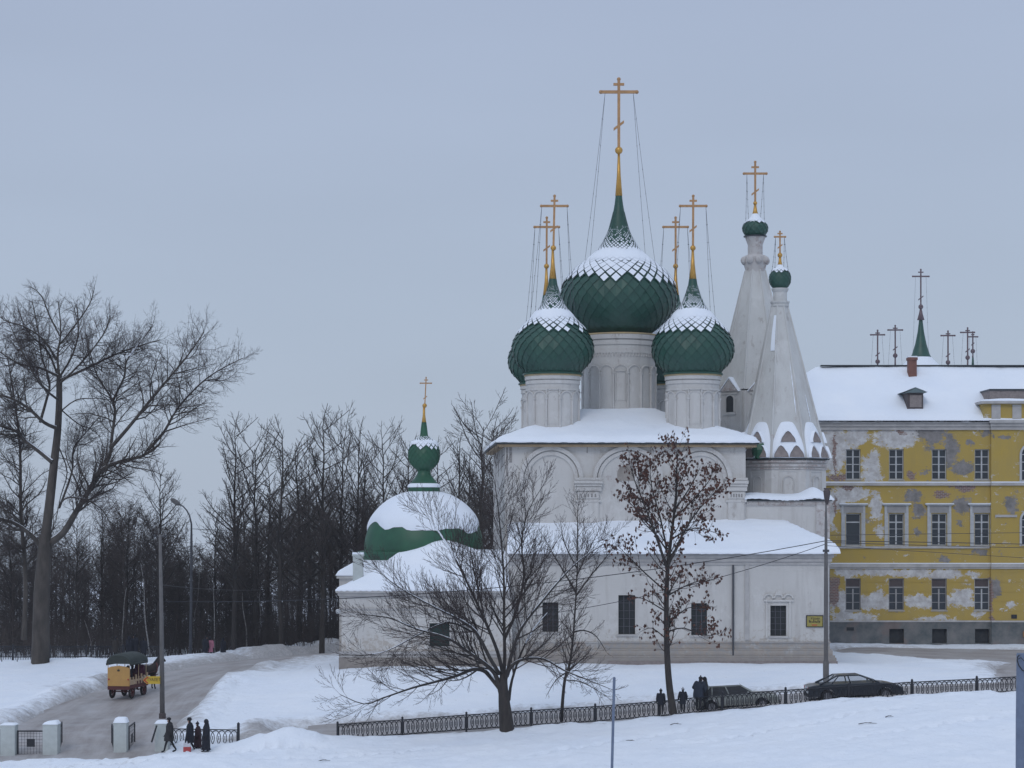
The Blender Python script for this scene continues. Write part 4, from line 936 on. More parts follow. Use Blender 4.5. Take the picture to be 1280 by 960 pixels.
def grey_plinth():
    m, nt, b = new_mat('plinth_dark'); v = coord(nt)
    f = noise_(nt, v, .9, 8, .7); g2 = noise_(nt, v, .35, 4)
    c = mixc(nt, ramp(nt, f, .35, .65), (.085, .10, .105), (.19, .185, .18)); c = mixc(nt, math_(nt, 'MULTIPLY', ramp(nt, g2, .55, .62), .6), c, (.20, .15, .135))
    nt.links.new(c, b.inputs['Base Color']); b.inputs['Roughness'].default_value = .9; bump(nt, b, f, .5, .05); return m
M['plinth_y'] = grey_plinth()
M['rust'] = simple('rusty_sheet', (.095, .075, .075), (.065, .055, .058), 3, .8)
M['lintel'] = simple('lintel_panel', (.36, .355, .355), (.27, .265, .27), 2, .9)
yb = thing('manor_house', 'long three-storey ochre house with peeling plaster and snow-covered hip roof, right of the church', 'building', (yx(1240), YD, -.5))
x0, x1 = yx(925), yx(1460); zev = yz(527)
M['tin'] = simple('dormer_tin', (.13, .18, .19), (.10, .14, .15), 3, .6)
cols_ = [1066.5, 1120.5, 1174, 1227.5]; colsR = [1289.0, 1345, 1400, 1444]
ops = []; W_ = []
for c in cols_:
    for (t, b, hw, kind) in ((561.5, 599.5, 9.2, 'top'), (642, 682, 9.5, 'mid'), (723, 763, 9.6, 'low'), (786, 804, 9.2, 'cellar')):
        if c == 1066.5 and kind == 'cellar': continue
        W_.append((yx(c - hw), yx(c + hw), yz(b), yz(t), kind, c, 0))
for c in colsR:
    for (t, b, hw, kind) in ((556, 601, 13, 'arch'), (638, 681, 13, 'arch'), (723, 763, 9.6, 'low'), (786, 804, 9.2, 'cellar')):
        W_.append((yx(c - hw), yx(c + hw), yz(b), yz(t), kind, c, 1))
for c in (1012, 960):
    for (t, b, hw, kind) in ((561.5, 599.5, 9.2, 'top'), (642, 682, 9.5, 'mid')): W_.append((yx(c - hw), yx(c + hw), yz(b), yz(t), kind, c, 0))
seam = yx(1238); RY = YD - .25
wl = MB()
zp = yz(776.5)
wall_open(wl, x0, seam, zp, zev, YD, [w[:4] for w in W_ if w[6] == 0 and w[4] != 'cellar'], .25)
wall_open(wl, seam, x1, zp, zev, RY, [w[:4] for w in W_ if w[6] == 1 and w[4] != 'cellar'], .25)
wl.add([(seam, YD, zp), (seam, RY, zp), (seam, RY, zev), (seam, YD, zev)], [(0, 1, 2, 3)])
wl.add([(x0, YD, -2), (x0, YD + 15, -2), (x0, YD + 15, zev), (x0, YD, zev)], [(0, 3, 2, 1)])
wl.add([(x1, RY, -2), (x1, YD + 15, -2), (x1, YD + 15, zev), (x1, RY, zev)], [(0, 1, 2, 3)])
wl.box(x0 + .1, x1 - .1, YD + 1.2, YD + 15, -2, zev - .1)
wl.build('wall', M['peel'], yb)
gv = MB()
for py in (715, 727, 739, 751, 763): 
    cuts = sorted((w[0] - .02, w[1] + .02) for w in W_ if w[2] < yz(py) < w[3] + .05)
    xx0 = x0
    for (ca, cb) in cuts + [(x1, x1)]:
        if xx0 < seam < ca: gv.box(xx0, seam - .01, YD - .03, YD, yz(py + 9), yz(py)) if False else None
        yy = YD if ca <= seam + .01 else RY
        a_ = max(xx0, seam) if yy == RY else xx0
        if a_ < ca - .05: gv.box(a_, ca, yy - .02, yy, yz(py + .9), yz(py))
        xx0 = cb
gvo = gv.build('rustication_band', M['peel'], yb)
pl = MB(); wall_open(pl, x0, seam, -2.2, zp, YD - .12, [w[:4] for w in W_ if w[6] == 0 and w[4] == 'cellar'], .3); wall_open(pl, seam, x1, -2.2, zp, RY - .12, [w[:4] for w in W_ if w[6] == 1 and w[4] == 'cellar'], .3)
pl.add([(x0, YD - .12, zp), (seam, YD - .12, zp), (seam, YD, zp), (x0, YD, zp)], [(0, 1, 2, 3)]); pl.add([(seam, RY - .12, zp), (x1, RY - .12, zp), (x1, RY, zp), (seam, RY, zp)], [(0, 1, 2, 3)])
pl.add([(seam, YD, -2), (seam, RY - .12, -2), (seam, RY - .12, zp), (seam, YD, zp)], [(0, 1, 2, 3)])
pl.build('plinth', M['plinth_y'], yb)
tr = MB()
for (a, b, yy) in ((x0, seam - .004, YD), (seam, x1, RY)):
    tr.box(a - .2, b + .002, yy - .42, yy + .1, yz(529), yz(525.5)); tr.box(a - .1, b, yy - .26, yy, yz(533), yz(529)); tr.box(a - .05, b, yy - .14, yy, yz(537.5), yz(533))
    tr.box(a - .02, b, yy - .16, yy, yz(607), yz(603.5)); tr.box(a - .02, b, yy - .16, yy, yz(709), yz(704.8)); tr.box(a, b, yy - .09, yy, yz(711), yz(709))
tr.box(x0, seam - .1, YD - .10, YD, yz(685.5), yz(683)); tr.box(x0, seam, YD - .17, YD, yz(777.5), yz(775.5)); tr.box(seam, x1, RY - .17, RY, yz(777.5), yz(775.5))
tr.box(seam + .3, yx(1270), RY - .09, RY, yz(646.5), yz(643.5))
tr.build('cornice', M['trim'], yb)
ss = MB(); 
for (a, b, yy) in ((x0, seam, YD), (seam, x1, RY)): ss.box(a, b, yy - .15, yy - .01, yz(603.4), yz(602)); ss.box(a, b, yy - .15, yy - .01, yz(704.7), yz(703.6))
ss.build('ledge_snow', M['snow'], yb)
for (a, b, c_, d_, kind, cc, rz_) in W_:
    yy = RY if rz_ else YD
    rec = .17
    gl = MB(); gl.box(a + .002, b - .002, yy + rec + .05, yy + rec + .08, c_ + .002, d_ - .002)
    if kind == 'cellar':
        gl.build('cellar_window', M['gap'], yb); continue
    fr = MB(); t = .055; g0, g1 = yy + rec - .02, yy + rec + .045
    fr.box(a + .003, a + t * 1.3, g0, g1, c_ + .004, d_ - .004); fr.box(b - t * 1.3, b - .003, g0, g1, c_ + .004, d_ - .004); fr.box(a + t * 1.3, b - t * 1.3, g0, g1, d_ - t * 1.3, d_ - .004); fr.box(a + t * 1.3, b - t * 1.3, g0, g1, c_ + .004, c_ + t * 1.3)
    if not (kind == 'mid' and cc == 1066.5): fr.box((a + b) / 2 - t, (a + b) / 2 + t, g0, g1, c_ + t, d_ - t if kind != 'low' else d_ - .8)
    hh = d_ - c_
    for k in ((.25, .5, .75) if kind == 'top' else (.28, .52, .73) if kind != 'low' else (.25, .52, .72)):
        if kind == 'mid' and cc == 1066.5 and k < .7: continue
        th = .02 if k != .73 and k != .72 else .05
        if kind in ('arch',): th = .03
        if kind == 'top': th = .03
        fr.box(a + t, b - t, g0 + .005, g1 - .005, c_ + hh * k - th, c_ + hh * k + th)
    wm = M['frame_w'] if kind != 'low' or cc in (1227.5, 1289.0) else M['lintel']
    fo = fr.build('window', wm, yb); gl.build('pane', M['glass'], fo)
    if kind == 'low': bd = MB(); bd.box(a + .08, b - .08, g0 + .01, g0 + .03, d_ - hh * .27, d_ - .08); bd.build('transom_board', M['rust'], fo)
    sl_ = MB(); sl_.box(a - .06, b + .06, yy - .07, yy + rec - .03, c_ - .07, c_ - .003); sl_.build('sill', M['trim'], fo)
    if kind == 'mid':
        su = MB(); su.box(a - .33, a - .16, yy - .07, yy, c_ - .08, d_ + .62); su.box(b + .16, b + .33, yy - .07, yy, c_ - .08, d_ + .62)
        su.box(a - .16, a - .04, yy - .04, yy, c_ - .05, d_ + .05); su.box(b + .04, b + .16, yy - .04, yy, c_ - .05, d_ + .05)
        su.box(a - .52, b + .52, yy - .24, yy, d_ + .66, d_ + .74); su.box(a - .42, b + .42, yy - .16, yy, d_ + .60, d_ + .659); su.build('window_surround', M['frame_w'], fo)
        lp = MB(); lp.box(a - .155, b + .155, yy - .05, yy, d_ + .055, d_ + .597); lp.build('lintel_panel', M['lintel'], fo)
        ls = MB(); ls.box(a - .50, b + .50, yy - .23, yy - .005, d_ + .741, d_ + .79); ls.build('ledge_snow', M['snow'], fo)
    if kind == 'arch':
        su = MB(); xm = (a + b) / 2; r_ = (b - a) / 2
        for sgn in (-1, 1):     # spandrels closing the square opening to a round head
            A = [(xm + sgn * r_, yy + .02, d_)] * 11; B = [(xm + sgn * r_ * math.cos(PI / 2 * i / 10), yy + .02, d_ - r_ + r_ * math.sin(PI / 2 * i / 10)) for i in range(11)]; su.strip(A, B)
        su.build('arch_spandrel', M['peel'], fo)
        su = MB(); ring(su, xm, d_ - r_, r_, r_ + .16, yy - .07, yy, n=16)
        su.box(a - .16, a, yy - .07, yy, c_ - .1, d_ - r_); su.box(b, b + .16, yy - .07, yy, c_ - .1, d_ - r_); su.build('window_surround', M['frame_w'], fo)
# attic block over the projecting bay
at = MB(); at.box(yx(1228), x1 - 2, RY - .1, RY + 6, zev, yz(505)); at.build('attic_wall', M['peel'], yb)
at = MB()
for k in range(10):
    xx = yx(1238 + k * 26); at.box(xx, xx + .68, RY - .16, RY - .1, yz(524), yz(506))
at.box(yx(1224), x1 - 1.8, RY - .45, RY + 6.2, yz(505), yz(502)); at.box(seam, x1 - 1.8, RY - .3, RY, yz(530), yz(526)); at.build('attic_trim', M['trim'], yb)
at = MB(); at.box(yx(1238), x1 - 3, RY + .4, RY + 5, yz(502) , yz(488)); at.build('attic_parapet', M['niche'], yb)
at = MB(); at.box(yx(1237), x1 - 2.9, RY + .3, RY + 5.1, yz(488) + .002, yz(486)); at.build('parapet_capping', M['eave'], yb)
snow_sheet('attic_snow', yb, lambda x, y: yz(502) + .003, yx(1224), x1 - 1.8, RY - .46, RY + .42, 60, 8, .16, None, 23, .04, .15)
rise = PZ(461, YD + 7.3) - zev
def yroof(x, y):
    e = max(min(y - (YD - .5), (x - (x0 - .5)) * 1.05, YD + 15.4 - y, x1 + .5 - x), 0); return zev + .02 + min(e / 7.8, 1) * rise
snow_sheet('roof_snow', yb, yroof, x0 - .5, x1 + .5, YD - .5, YD + 15.4, 120, 60, .22, None, 29, .05, .5, hang=.06)
rb = MB(); rb.box(x0 + 7.2, x1 - 7, YD + 7.0, YD + 7.6, zev + rise + .20, zev + rise + .29); rb.build('ridge_capping', M['eave'], yb)
gt = MB(); gt.box(x0 - .45, seam, YD - .5, YD - .38, zev - .04, zev + .05); gt.build('gutter', M['eave'], yb)
ch = MB(); cyy = YD + 5.6; ch.box(yx(1153.5), yx(1164), cyy, cyy + .7, PZ(475, cyy), PZ(447, cyy)); ch.box(yx(1152.5), yx(1165), cyy - .07, cyy + .77, PZ(450, cyy), PZ(447, cyy) + .02); co_ = ch.build('chimney', M['brick'], yb)
ch = MB(); ch.box(yx(1153), yx(1164.5), cyy - .03, cyy + .73, PZ(447, cyy) + .022, PZ(445, cyy)); ch.build('chimney_snow', M['snow'], co_)
ch = MB(); ch.box(yx(1000.5), yx(1005), cyy, cyy + .6, PZ(490, cyy), PZ(451, cyy)); ch.build('chimney', M['brick'], yb)
dy = YD + .9; dw0, dw1 = PX(1134, dy), PX(1154, dy)
do = MB(); do.box(dw0, dw1, dy, dy + 2.5, PZ(515, dy), PZ(491, dy)); do_ = do.build('dormer', M['rust'], yb)
do = MB(); do.box(dw0 + .2, dw1 - .12, dy - .03, dy, PZ(509, dy), PZ(494, dy)); do.build('dormer_board', M['niche'], do_)
do = MB(); xm = (dw0 + dw1) / 2; hz = PZ(491, dy); do.extr([(dw0 - .22, hz), (dw1 + .22, hz), (xm, PZ(484.5, dy))], dy - .25, dy + 2.6); do.build('dormer_roof', M['tin'], do_)
do = MB()
for s in (-1, 1): do.add([(xm, dy - .1, PZ(484, dy)), (xm, dy + 2.6, PZ(484, dy)), (xm + s * .95, dy + 2.6, hz + .05), (xm + s * .95, dy - .1, hz + .05)], [(0, 1, 2, 3)])
do.build('dormer_snow', M['snow'], do_)
npl = MB(); npl.box(yx(1263), yx(1270), RY - .05, RY - .01, yz(773), yz(768)); npl.build('number_plate', M['iron'], yb)
hp = MB(); hp.box(yx(1058), yx(1067), YD - .16, YD - .12, yz(788), yz(784)); hp.build('vent_cover', M['gap'], yb)
op_ = MB(); op_.box(yx(1277), yx(1290), RY - .3, RY - .13, yz(796), yz(789)); op_.build('cellar_box', simple('orange_box', (.35, .17, .07), None, 3, .7), yb)

# ------------------------------------------------------------------ distant church behind the roof
FD = 235.0; fz = lambda py: PZ(py, FD); fs_ = FD / F
fc = thing('distant_church', 'distant church whose crosses and green dome tip rise above the ochre house roof', 'church', (PX(1152, FD), FD + 5, 0))
b = MB(); b.box(PX(1085, FD), PX(1225, FD), FD, FD + 12, -2, fz(530)); b.build('cube_wall', M['wall_up'], fc)
snow_sheet('roof_snow', fc, lambda x, y: fz(530) + min(x - PX(1080, FD), PX(1230, FD) - x, y - FD + .5, FD + 12.5 - y) * .25, PX(1080, FD), PX(1230, FD), FD - .5, FD + 12.5, 20, 14, .2, None, 3)
def far_dome(px, D, ybar, ytop, yball, ycone, barw, sc_, core):
    x_, y_ = PX(px, D), D; z_ = lambda py: PZ(py, D); ss_ = D / F
    d_ = MB(); base = z_(ycone)
    pr_ = [(r * ss_, z_(yy_) - base) for r, yy_ in ((28, 545), (36, 532), (44, 510), (44, 492), (36, 474), (26, 462), (16, 452), (11, 443), (7, 430), (4, 415), (2.2, 400))] if sc_ > 6 else [(.34 * sc_, -2.35 * sc_ - 3.5), (.34 * sc_, -2.35 * sc_), (.5 * sc_, -2.2 * sc_), (.56 * sc_, -1.9 * sc_), (.48 * sc_, -1.6 * sc_), (.3 * sc_, -1.35 * sc_), (.17 * sc_, -1.0 * sc_), (.09 * sc_, -.6 * sc_), (.045 * sc_, 0)]
    d_.lathe(x_, y_, [(r, base + z) for r, z in pr_], 24); o_ = d_.build('onion_dome', M['green'], fc); smooth_by_angle(o_, 40)
    s_n = MB(); s_n.lathe(x_, y_, [(45 * ss_, z_(492)), (38 * ss_, z_(474)), (28 * ss_, z_(461)), (17.5 * ss_, z_(451.5)), (12 * ss_, z_(445.5)), (10.5 * ss_, z_(443))] if sc_ > 6 else [(.53 * sc_, base - 1.78 * sc_), (.49 * sc_, base - 1.56 * sc_), (.32 * sc_, base - 1.30 * sc_), (.22 * sc_, base - 1.08 * sc_), (.15 * sc_, base - .98 * sc_)], 24, cap=False); smooth_by_angle(s_n.build('dome_snow', M['snow'], o_), 50)
    finial(o_, x_, y_, base, z_(yball), z_(ytop), .05 * sc_ + .02, 3.0 * ss_ * (1 if sc_ < 6 else 1.05), barw * ss_, z_(ybar), barw * .33 * ss_, z_(ytop + 3.3), z_(yball - 9 if sc_ < 6 else yball - 11), gold='cross_dull', cross='cross_dull', tk=.15,
        chains=[(-barw * .33 * ss_, x_ - barw * .55 * ss_, z_(max(yball, 455) + 18), y_), (barw * .33 * ss_, x_ + barw * .55 * ss_, z_(max(yball, 455) + 18), y_)])
far_dome(1151, FD + 6, 345.5, 337, 383.5, 400, 20, 8.2, True)
far_dome(1097, FD + 2, 418.5, 413, 452, 470, 17, 3.4, False)
far_dome(1119, FD + 10, 412.5, 407, 444.5, 466, 18, 3.4, False)
far_dome(1185, FD + 2, 419.5, 414, 453, 470, 17, 3.4, False)
far_dome(1209.5, FD + 10, 415.5, 410, 447, 466, 17, 3.4, False)
far_dome(1216, FD + 22, 421, 415, 439, 447, 12, 1.9, False)

# ------------------------------------------------------------------ vegetation
def sub(a, b): return (a[0] - b[0], a[1] - b[1], a[2] - b[2])
def nrm(a): l = math.sqrt(a[0] ** 2 + a[1] ** 2 + a[2] ** 2) + 1e-9; return (a[0] / l, a[1] / l, a[2] / l)
def crs(a, b): return (a[1] * b[2] - a[2] * b[1], a[2] * b[0] - a[0] * b[2], a[0] * b[1] - a[1] * b[0])
class Strands:
    def __init__(s): s.L = {}
    def add(s, pts, r0, r1, sides=3): s.L.setdefault((len(pts), sides), []).append((pts, r0, r1))
    def arrays(s):
        V = []; Fc = []; nb = 0
        for (n, k), L in s.L.items():
            Pt = np.array([l[0] for l in L], float); r0 = np.array([l[1] for l in L])[:, None]; r1 = np.array([l[2] for l in L])[:, None]
            t = np.linspace(0, 1, n)[None]; R_ = r0 + (r1 - r0) * t
            d = np.gradient(Pt, axis=1); d /= np.linalg.norm(d, axis=2, keepdims=True) + 1e-9
            ref = np.where(np.abs(d[:, :1, 2:3]) > .8, np.array([1., 0, 0]), np.array([0, 0, 1.])); ref = np.broadcast_to(ref, d.shape)
            u = np.cross(d, ref); u /= np.linalg.norm(u, axis=2, keepdims=True) + 1e-9; w_2 = np.cross(d, u)
            a = 2 * PI * np.arange(k) / k
            v = Pt[:, :, None] + R_[:, :, None, None] * (np.cos(a)[:, None] * u[:, :, None] + np.sin(a)[:, None] * w_2[:, :, None])
            m_ = len(L); idx = np.arange(m_ * n * k).reshape(m_, n, k) + nb; nx_ = np.roll(idx, -1, axis=2)
            f = np.stack([idx[:, :-1], nx_[:, :-1], nx_[:, 1:], idx[:, 1:]], -1).reshape(-1, 4)
            V.append(v.reshape(-1, 3)); Fc.append(f); nb += m_ * n * k
        return np.concatenate(V), np.concatenate(Fc)
    def build(s, name, mat, parent, smooth=False):
        v, f = s.arrays(); me = bpy.data.meshes.new(name)
        if parent is not None: v = v - np.array(parent.location)
        me.vertices.add(len(v)); me.vertices.foreach_set('co', v.ravel().astype(np.float32)); me.loops.add(f.size); me.loops.foreach_set('vertex_index', f.ravel().astype(np.int32))
        me.polygons.add(len(f)); me.polygons.foreach_set('loop_start', np.arange(0, f.size, 4, dtype=np.int32)); me.update(calc_edges=True)
        if smooth: me.polygons.foreach_set('use_smooth', [True] * len(f))
        me.materials.append(mat); o = bpy.data.objects.new(name, me); col.objects.link(o); o.parent = parent; return o
def lerp_poly(pts, t):
    n = len(pts) - 1; f = min(max(t, 0), .9999) * n; i = int(f); f -= i; a, b = pts[i], pts[i + 1]
    return (a[0] + (b[0] - a[0]) * f, a[1] + (b[1] - a[1]) * f, a[2] + (b[2] - a[2]) * f), nrm(sub(b, a))
def plen(pts): return sum(math.dist(pts[i], pts[i + 1]) for i in range(len(pts) - 1))
class Prm:
    def __init__(s, **k): s.__dict__.update(dict(dens=(1.6, 2.6, 4.0), ang=(48, 45, 42), ratio=(.55, .5, .5), up=(.35, .2, .1), jit=.16, tmin=(.25, .15, .1), rr=.5, rmin=.007, maxl=3, cap=(4.5, 2.0, .8), minl=.25, thin=1.0)); s.__dict__.update(k)
def sprout(TR, CR, pts, r0, r1, lvl, prm, tip=True, leaves=None):
    """grow children along pts; lvl 0 children come straight off a limb"""
    L = plen(pts); li = min(lvl, 2)
    n = max(1, int(L * prm.dens[li] * ru(.8, 1.2)))
    for i in range(n + (1 if tip else 0)):
        t = prm.tmin[li] + (1 - prm.tmin[li]) * (i + rnd()) / n if i < n else .999
        p, d = lerp_poly(pts, t); ang = math.radians(prm.ang[li] * ru(.65, 1.3)) * (1 if i < n else .3)
        ref = (rnd() - .5, rnd() - .5, rnd() - .5); s_ = nrm(crs(d, ref))
        nd = nrm(tuple(d[k] * math.cos(ang) + s_[k] * math.sin(ang) for k in range(3)))
        rp = r0 + (r1 - r0) * t
        le = min(L * prm.ratio[li] * (1.1 - .8 * t) * ru(.6, 1.25) * prm.thin, prm.cap[li] * (1.05 - .35 * t) * ru(.7, 1.2))
        if le < prm.minl * (.5 if lvl > 0 else 1): continue
        r_ = max(min(rp * prm.rr * ru(.75, 1.1), le * .022), prm.rmin); re = max(r_ * .35, prm.rmin * .75)
        q = [p]; cur = nd; K = 3 if lvl >= 1 else 5
        for k in range(K):
            cur = nrm((cur[0] + ru(-1, 1) * prm.jit, cur[1] + ru(-1, 1) * prm.jit, cur[2] + ru(-1, 1) * prm.jit + prm.up[li] * (1 / K) * 2))
            q.append(tuple(q[-1][j] + cur[j] * le / K for j in range(3)))
        (TR if (lvl == 0 and r_ > .035) else CR).add(q, r_, re, 5 if r_ > .03 else 3)
        if leaves is not None and lvl >= 1: leaves.append((q[-1], cur)); 
        if lvl + 1 < prm.maxl: sprout(TR, CR, q, r_, re, lvl + 1, prm, True, leaves)
def limb(TR, pts, r0, r1, sides=7, sub_=3):
    """smooth a polyline limb"""
    P_ = [np.array(p, float) for p in pts]; out = []
    for i in range(len(P_) - 1):
        p0 = P_[max(i - 1, 0)]; p1 = P_[i]; p2 = P_[i + 1]; p3 = P_[min(i + 2, len(P_) - 1)]
        for k in range(sub_):
            t = k / sub_; out.append(tuple(.5 * ((2 * p1) + (-p0 + p2) * t + (2 * p0 - 5 * p1 + 4 * p2 - p3) * t * t + (-p0 + 3 * p1 - 3 * p2 + p3) * t ** 3)))
    out.append(tuple(P_[-1])); TR.add(out, r0, r1, sides); return out
def px_limb(pts, D): return [(PX(x, D + dz), D + dz, PZ(y, D + dz)) for x, y, dz in pts]
def traced_tree(name, label, cat, base, D, limbs, prm, bark, twig='twig', group=None, snow=False, leaves=False, seed=1):
    random.seed(seed); x_, y_ = PX(base[0], D), D
    root = thing(name, label, cat, (x_, y_, PZ(base[1], D)), group)
    TR, CR = Strands(), Strands(); SNL = []; lv = [] if leaves else None
    for (pts, r0, r1, grow) in limbs:
        q = limb(TR, px_limb(pts, D), r0, r1, 8 if r0 > .12 else 6)
        if grow: sprout(TR, CR, q, r0, r1, 0, prm, True, lv)
        if snow and r0 > .05:
            up = [(a, b, c + (r0 + (r1 - r0) * i / (len(q) - 1)) * .62) for i, (a, b, c) in enumerate(q)]
            run = []; best = []
            for i in range(len(up) - 1):
                dd = nrm(sub(up[i + 1], up[i]))
                if abs(dd[2]) < .86: run.append(up[i])
                else: run = []
                if len(run) > len(best): best = list(run)
            if len(best) >= 3:
                k0 = int(len(best) * .75) + 2; best = best[:k0]; SNL.append((best, r0 * .58, max(r0 * .2, .02)))
    TR.build('trunk', M[bark], root, True); CR.build('crown', M[twig], root)
    for (b_, ra, rb_) in SNL:
        SN = Strands(); SN.add(b_, ra, rb_, 6); SN.build('branch_snow', M['snow'], root, True)
    if leaves: return root, lv
    return root

# great old tree on the left
big = [([(50, 838, 0), (51, 800, 0), (52, 740, 0), (55, 700, 0), (57, 668, 0)], .70, .46, False),
  ([(57, 672, 0), (63, 620, 0), (68, 575, .3), (72, 540, .4), (74, 500, .5), (74, 468, .4)], .42, .20, False),
  ([(74, 470, .4), (72, 445, 0), (76, 415, 0), (73, 378, 0)], .13, .03, True), ([(74, 472, .4), (90, 445, 1.2), (98, 415, 1.8), (96, 380, 2)], .10, .03, True), ([(74, 475, .4), (60, 440, 1.4), (35, 415, 2.2), (22, 385, 2.6)], .11, .03, True),
  ([(74, 480, .4), (100, 455, -1.6), (128, 420, -2.4), (138, 395, -2.6)], .10, .03, True), ([(73, 500, .4), (50, 480, -2), (28, 440, -3), (10, 400, -3.4)], .10, .03, True), ([(74, 510, .4), (98, 530, 2), (120, 540, 2.6), (130, 560, 2.6)], .06, .02, True),
  ([(64, 678, 0), (80, 665, -.4), (95, 640, -.8), (112, 612, -1), (127, 588, -1.2), (150, 577, -1.3), (178, 570, -1.5), (200, 555, -1.5)], .32, .07, True),
  ([(126, 590, -1.2), (137, 570, -1), (140, 545, -1), (144, 515, -1), (142, 500, -1), (155, 472, -1.4), (158, 452, -1.5), (172, 432, -1.5), (190, 408, -1.5)], .16, .03, True),
  ([(142, 502, -1), (125, 475, -.8), (118, 460, -.5), (108, 420, 0)], .09, .03, True),
  ([(138, 560, -1), (160, 535, -1.5), (190, 498, -2), (215, 468, -2.5), (238, 440, -3), (255, 415, -3)], .18, .03, True),
  ([(185, 562, -1.5), (205, 540, -1), (222, 510, -.5), (250, 480, 0), (275, 462, 0), (303, 448, 0)], .14, .025, True),
  ([(205, 540, -1), (235, 530, -1.5), (265, 522, -2)], .07, .02, True),
  ([(215, 468, -2.5), (245, 460, -2), (268, 455, -2)], .06, .02, True),
  ([(66, 578, 0), (50, 565, 1), (34, 553, 1.5), (22, 540, 2), (0, 532, 2), (-30, 520, 2)], .22, .06, True),
  ([(70, 535, 0), (55, 528, -1), (35, 510, -1.5), (12, 497, -2), (-15, 490, -2), (-40, 470, -2)], .17, .05, True),
  ([(50, 528, 0), (58, 500, .5), (62, 478, .8), (52, 445, 1), (48, 415, 1), (40, 375, 1)], .13, .03, True),
  ([(75, 515, .5), (95, 500, 1), (120, 498, 1.5), (140, 500, 1.5)], .07, .02, True),
  ([(76, 475, .3), (105, 462, -.5), (140, 445, -1), (165, 435, -1), (200, 425, -1)], .12, .03, True),
  ([(72, 470, 0), (50, 460, -1), (25, 455, -1.5), (0, 440, -2), (-20, 425, -2)], .12, .03, True),
  ([(70, 450, 0), (55, 425, -1), (30, 408, -1.5), (5, 400, -2), (-15, 380, -2)], .10, .03, True),
  ([(75, 430, 0), (95, 405, 1), (112, 380, 1.2), (118, 360, 1)], .09, .025, True),
  ([(75, 420, 0), (62, 395, .8), (52, 370, 1), (38, 358, 1)], .08, .025, True),
  ([(55, 690, 0), (40, 670, 0), (20, 655, -.5), (0, 648, -1), (-30, 640, -1)], .22, .06, True),
  ([(74, 560, 1), (84, 590, 2), (76, 620, 2), (70, 650, 2)], .06, .03, False),
  ([(74, 635, .6), (90, 590, 2), (92, 560, 2.5), (108, 540, 2.5), (125, 520, 2)], .10, .03, True),
  ([(75, 630, 0), (85, 622, -2), (110, 625, -2.5), (130, 640, -2.5), (140, 660, -2.5)], .08, .03, True),
  ([(30, 800, 3), (32, 740, 3), (30, 690, 3), (26, 640, 3), (25, 560, 3), (18, 500, 3), (10, 450, 3)], .24, .04, True)]
big = [(a_, b_ * (.86 if i_ else 1), c_, d_) for i_, (a_, b_, c_, d_) in enumerate(big)]
traced_tree('old_tree', 'huge spreading bare tree with forked trunk and snow in its crotch at the left edge', 'tree', (50, 832), 150.0, big,
    Prm(dens=(3.7, 4.6, 5.4), cap=(3.7, 1.9, .95), jit=.32, rmin=.006, ratio=(.5, .55, .55), ang=(52, 50, 48), up=(.22, .12, .08), maxl=4), 'bark_big', snow=True, seed=5)
# spreading tree in front of the fence
T0 = 106.5
sp = [([(634, 916, 0), (632, 895, 0), (630, 875, 0), (629, 855, 0), (630, 838, .2)], .40, .17, False),
  ([(627, 870, 0), (622, 850, 0), (615, 838, -.3), (600, 825, -.8), (585, 815, -1), (560, 798, -1.4), (520, 786, -1.8), (485, 772, -2.2), (445, 768, -2.5)], .14, .015, True),
  ([(626, 862, 0), (612, 845, .4), (604, 838, .4), (590, 837, .6), (570, 845, .8), (545, 852, 1), (515, 860, 1.2), (480, 872, 1.3), (455, 880, 1.3), (425, 868, 1.3)], .13, .015, True),
  ([(624, 842, 0), (612, 822, -1), (595, 790, -1.5), (575, 775, -2), (545, 760, -2.5), (500, 735, -3), (470, 712, -3)], .11, .014, True),
  ([(628, 840, 0), (622, 815, -.5), (608, 780, -1), (592, 745, -1.4), (570, 700, -1.8), (545, 660, -2), (528, 640, -2)], .11, .014, True),
  ([(629, 850, 0), (631, 820, .4), (630, 780, .6), (630, 730, 1), (627, 680, 1.2), (622, 630, 1.3), (618, 600, 1.3)], .12, .014, True),
  ([(630, 800, .5), (645, 765, 1), (655, 720, 1.6), (652, 680, 2), (660, 640, 2), (680, 605, 2)], .09, .013, True),
  ([(632, 850, 0), (640, 815, -.8), (652, 785, -1.2), (675, 755, -1.5), (700, 725, -2), (725, 700, -2.3), (755, 680, -2.5)], .10, .013, True),
  ([(634, 845, 0), (640, 832, -.8), (655, 824, -1), (680, 824, -1.3), (705, 838, -1.5), (735, 850, -1.6), (765, 862, -1.6)], .10, .013, True),
  ([(636, 875, 0), (640, 850, 1.4), (652, 815, 2), (668, 785, 2.4), (690, 760, 3)], .09, .013, True),
  ([(590, 790, -1.5), (560, 778, -1.5), (520, 795, -1.5), (480, 815, -1.5), (440, 820, -1.5)], .06, .012, True),
  ([(608, 780, -1), (598, 740, .4), (590, 700, .8), (585, 665, 1)], .06, .012, True)]
spp = Prm(dens=(3.4, 4.4, 4.6), ang=(40, 34, 32), cap=(3.0, 1.7, .75), ratio=(.55, .6, .55), jit=.10, rmin=.0075, up=(.20, .15, .1), minl=.2)
traced_tree('spreading_tree', 'low wide bare tree with snow-lined branches rooted at the near side of the iron fence', 'tree', (633, 912), T0, sp, spp, 'bark', snow=True, seed=11)
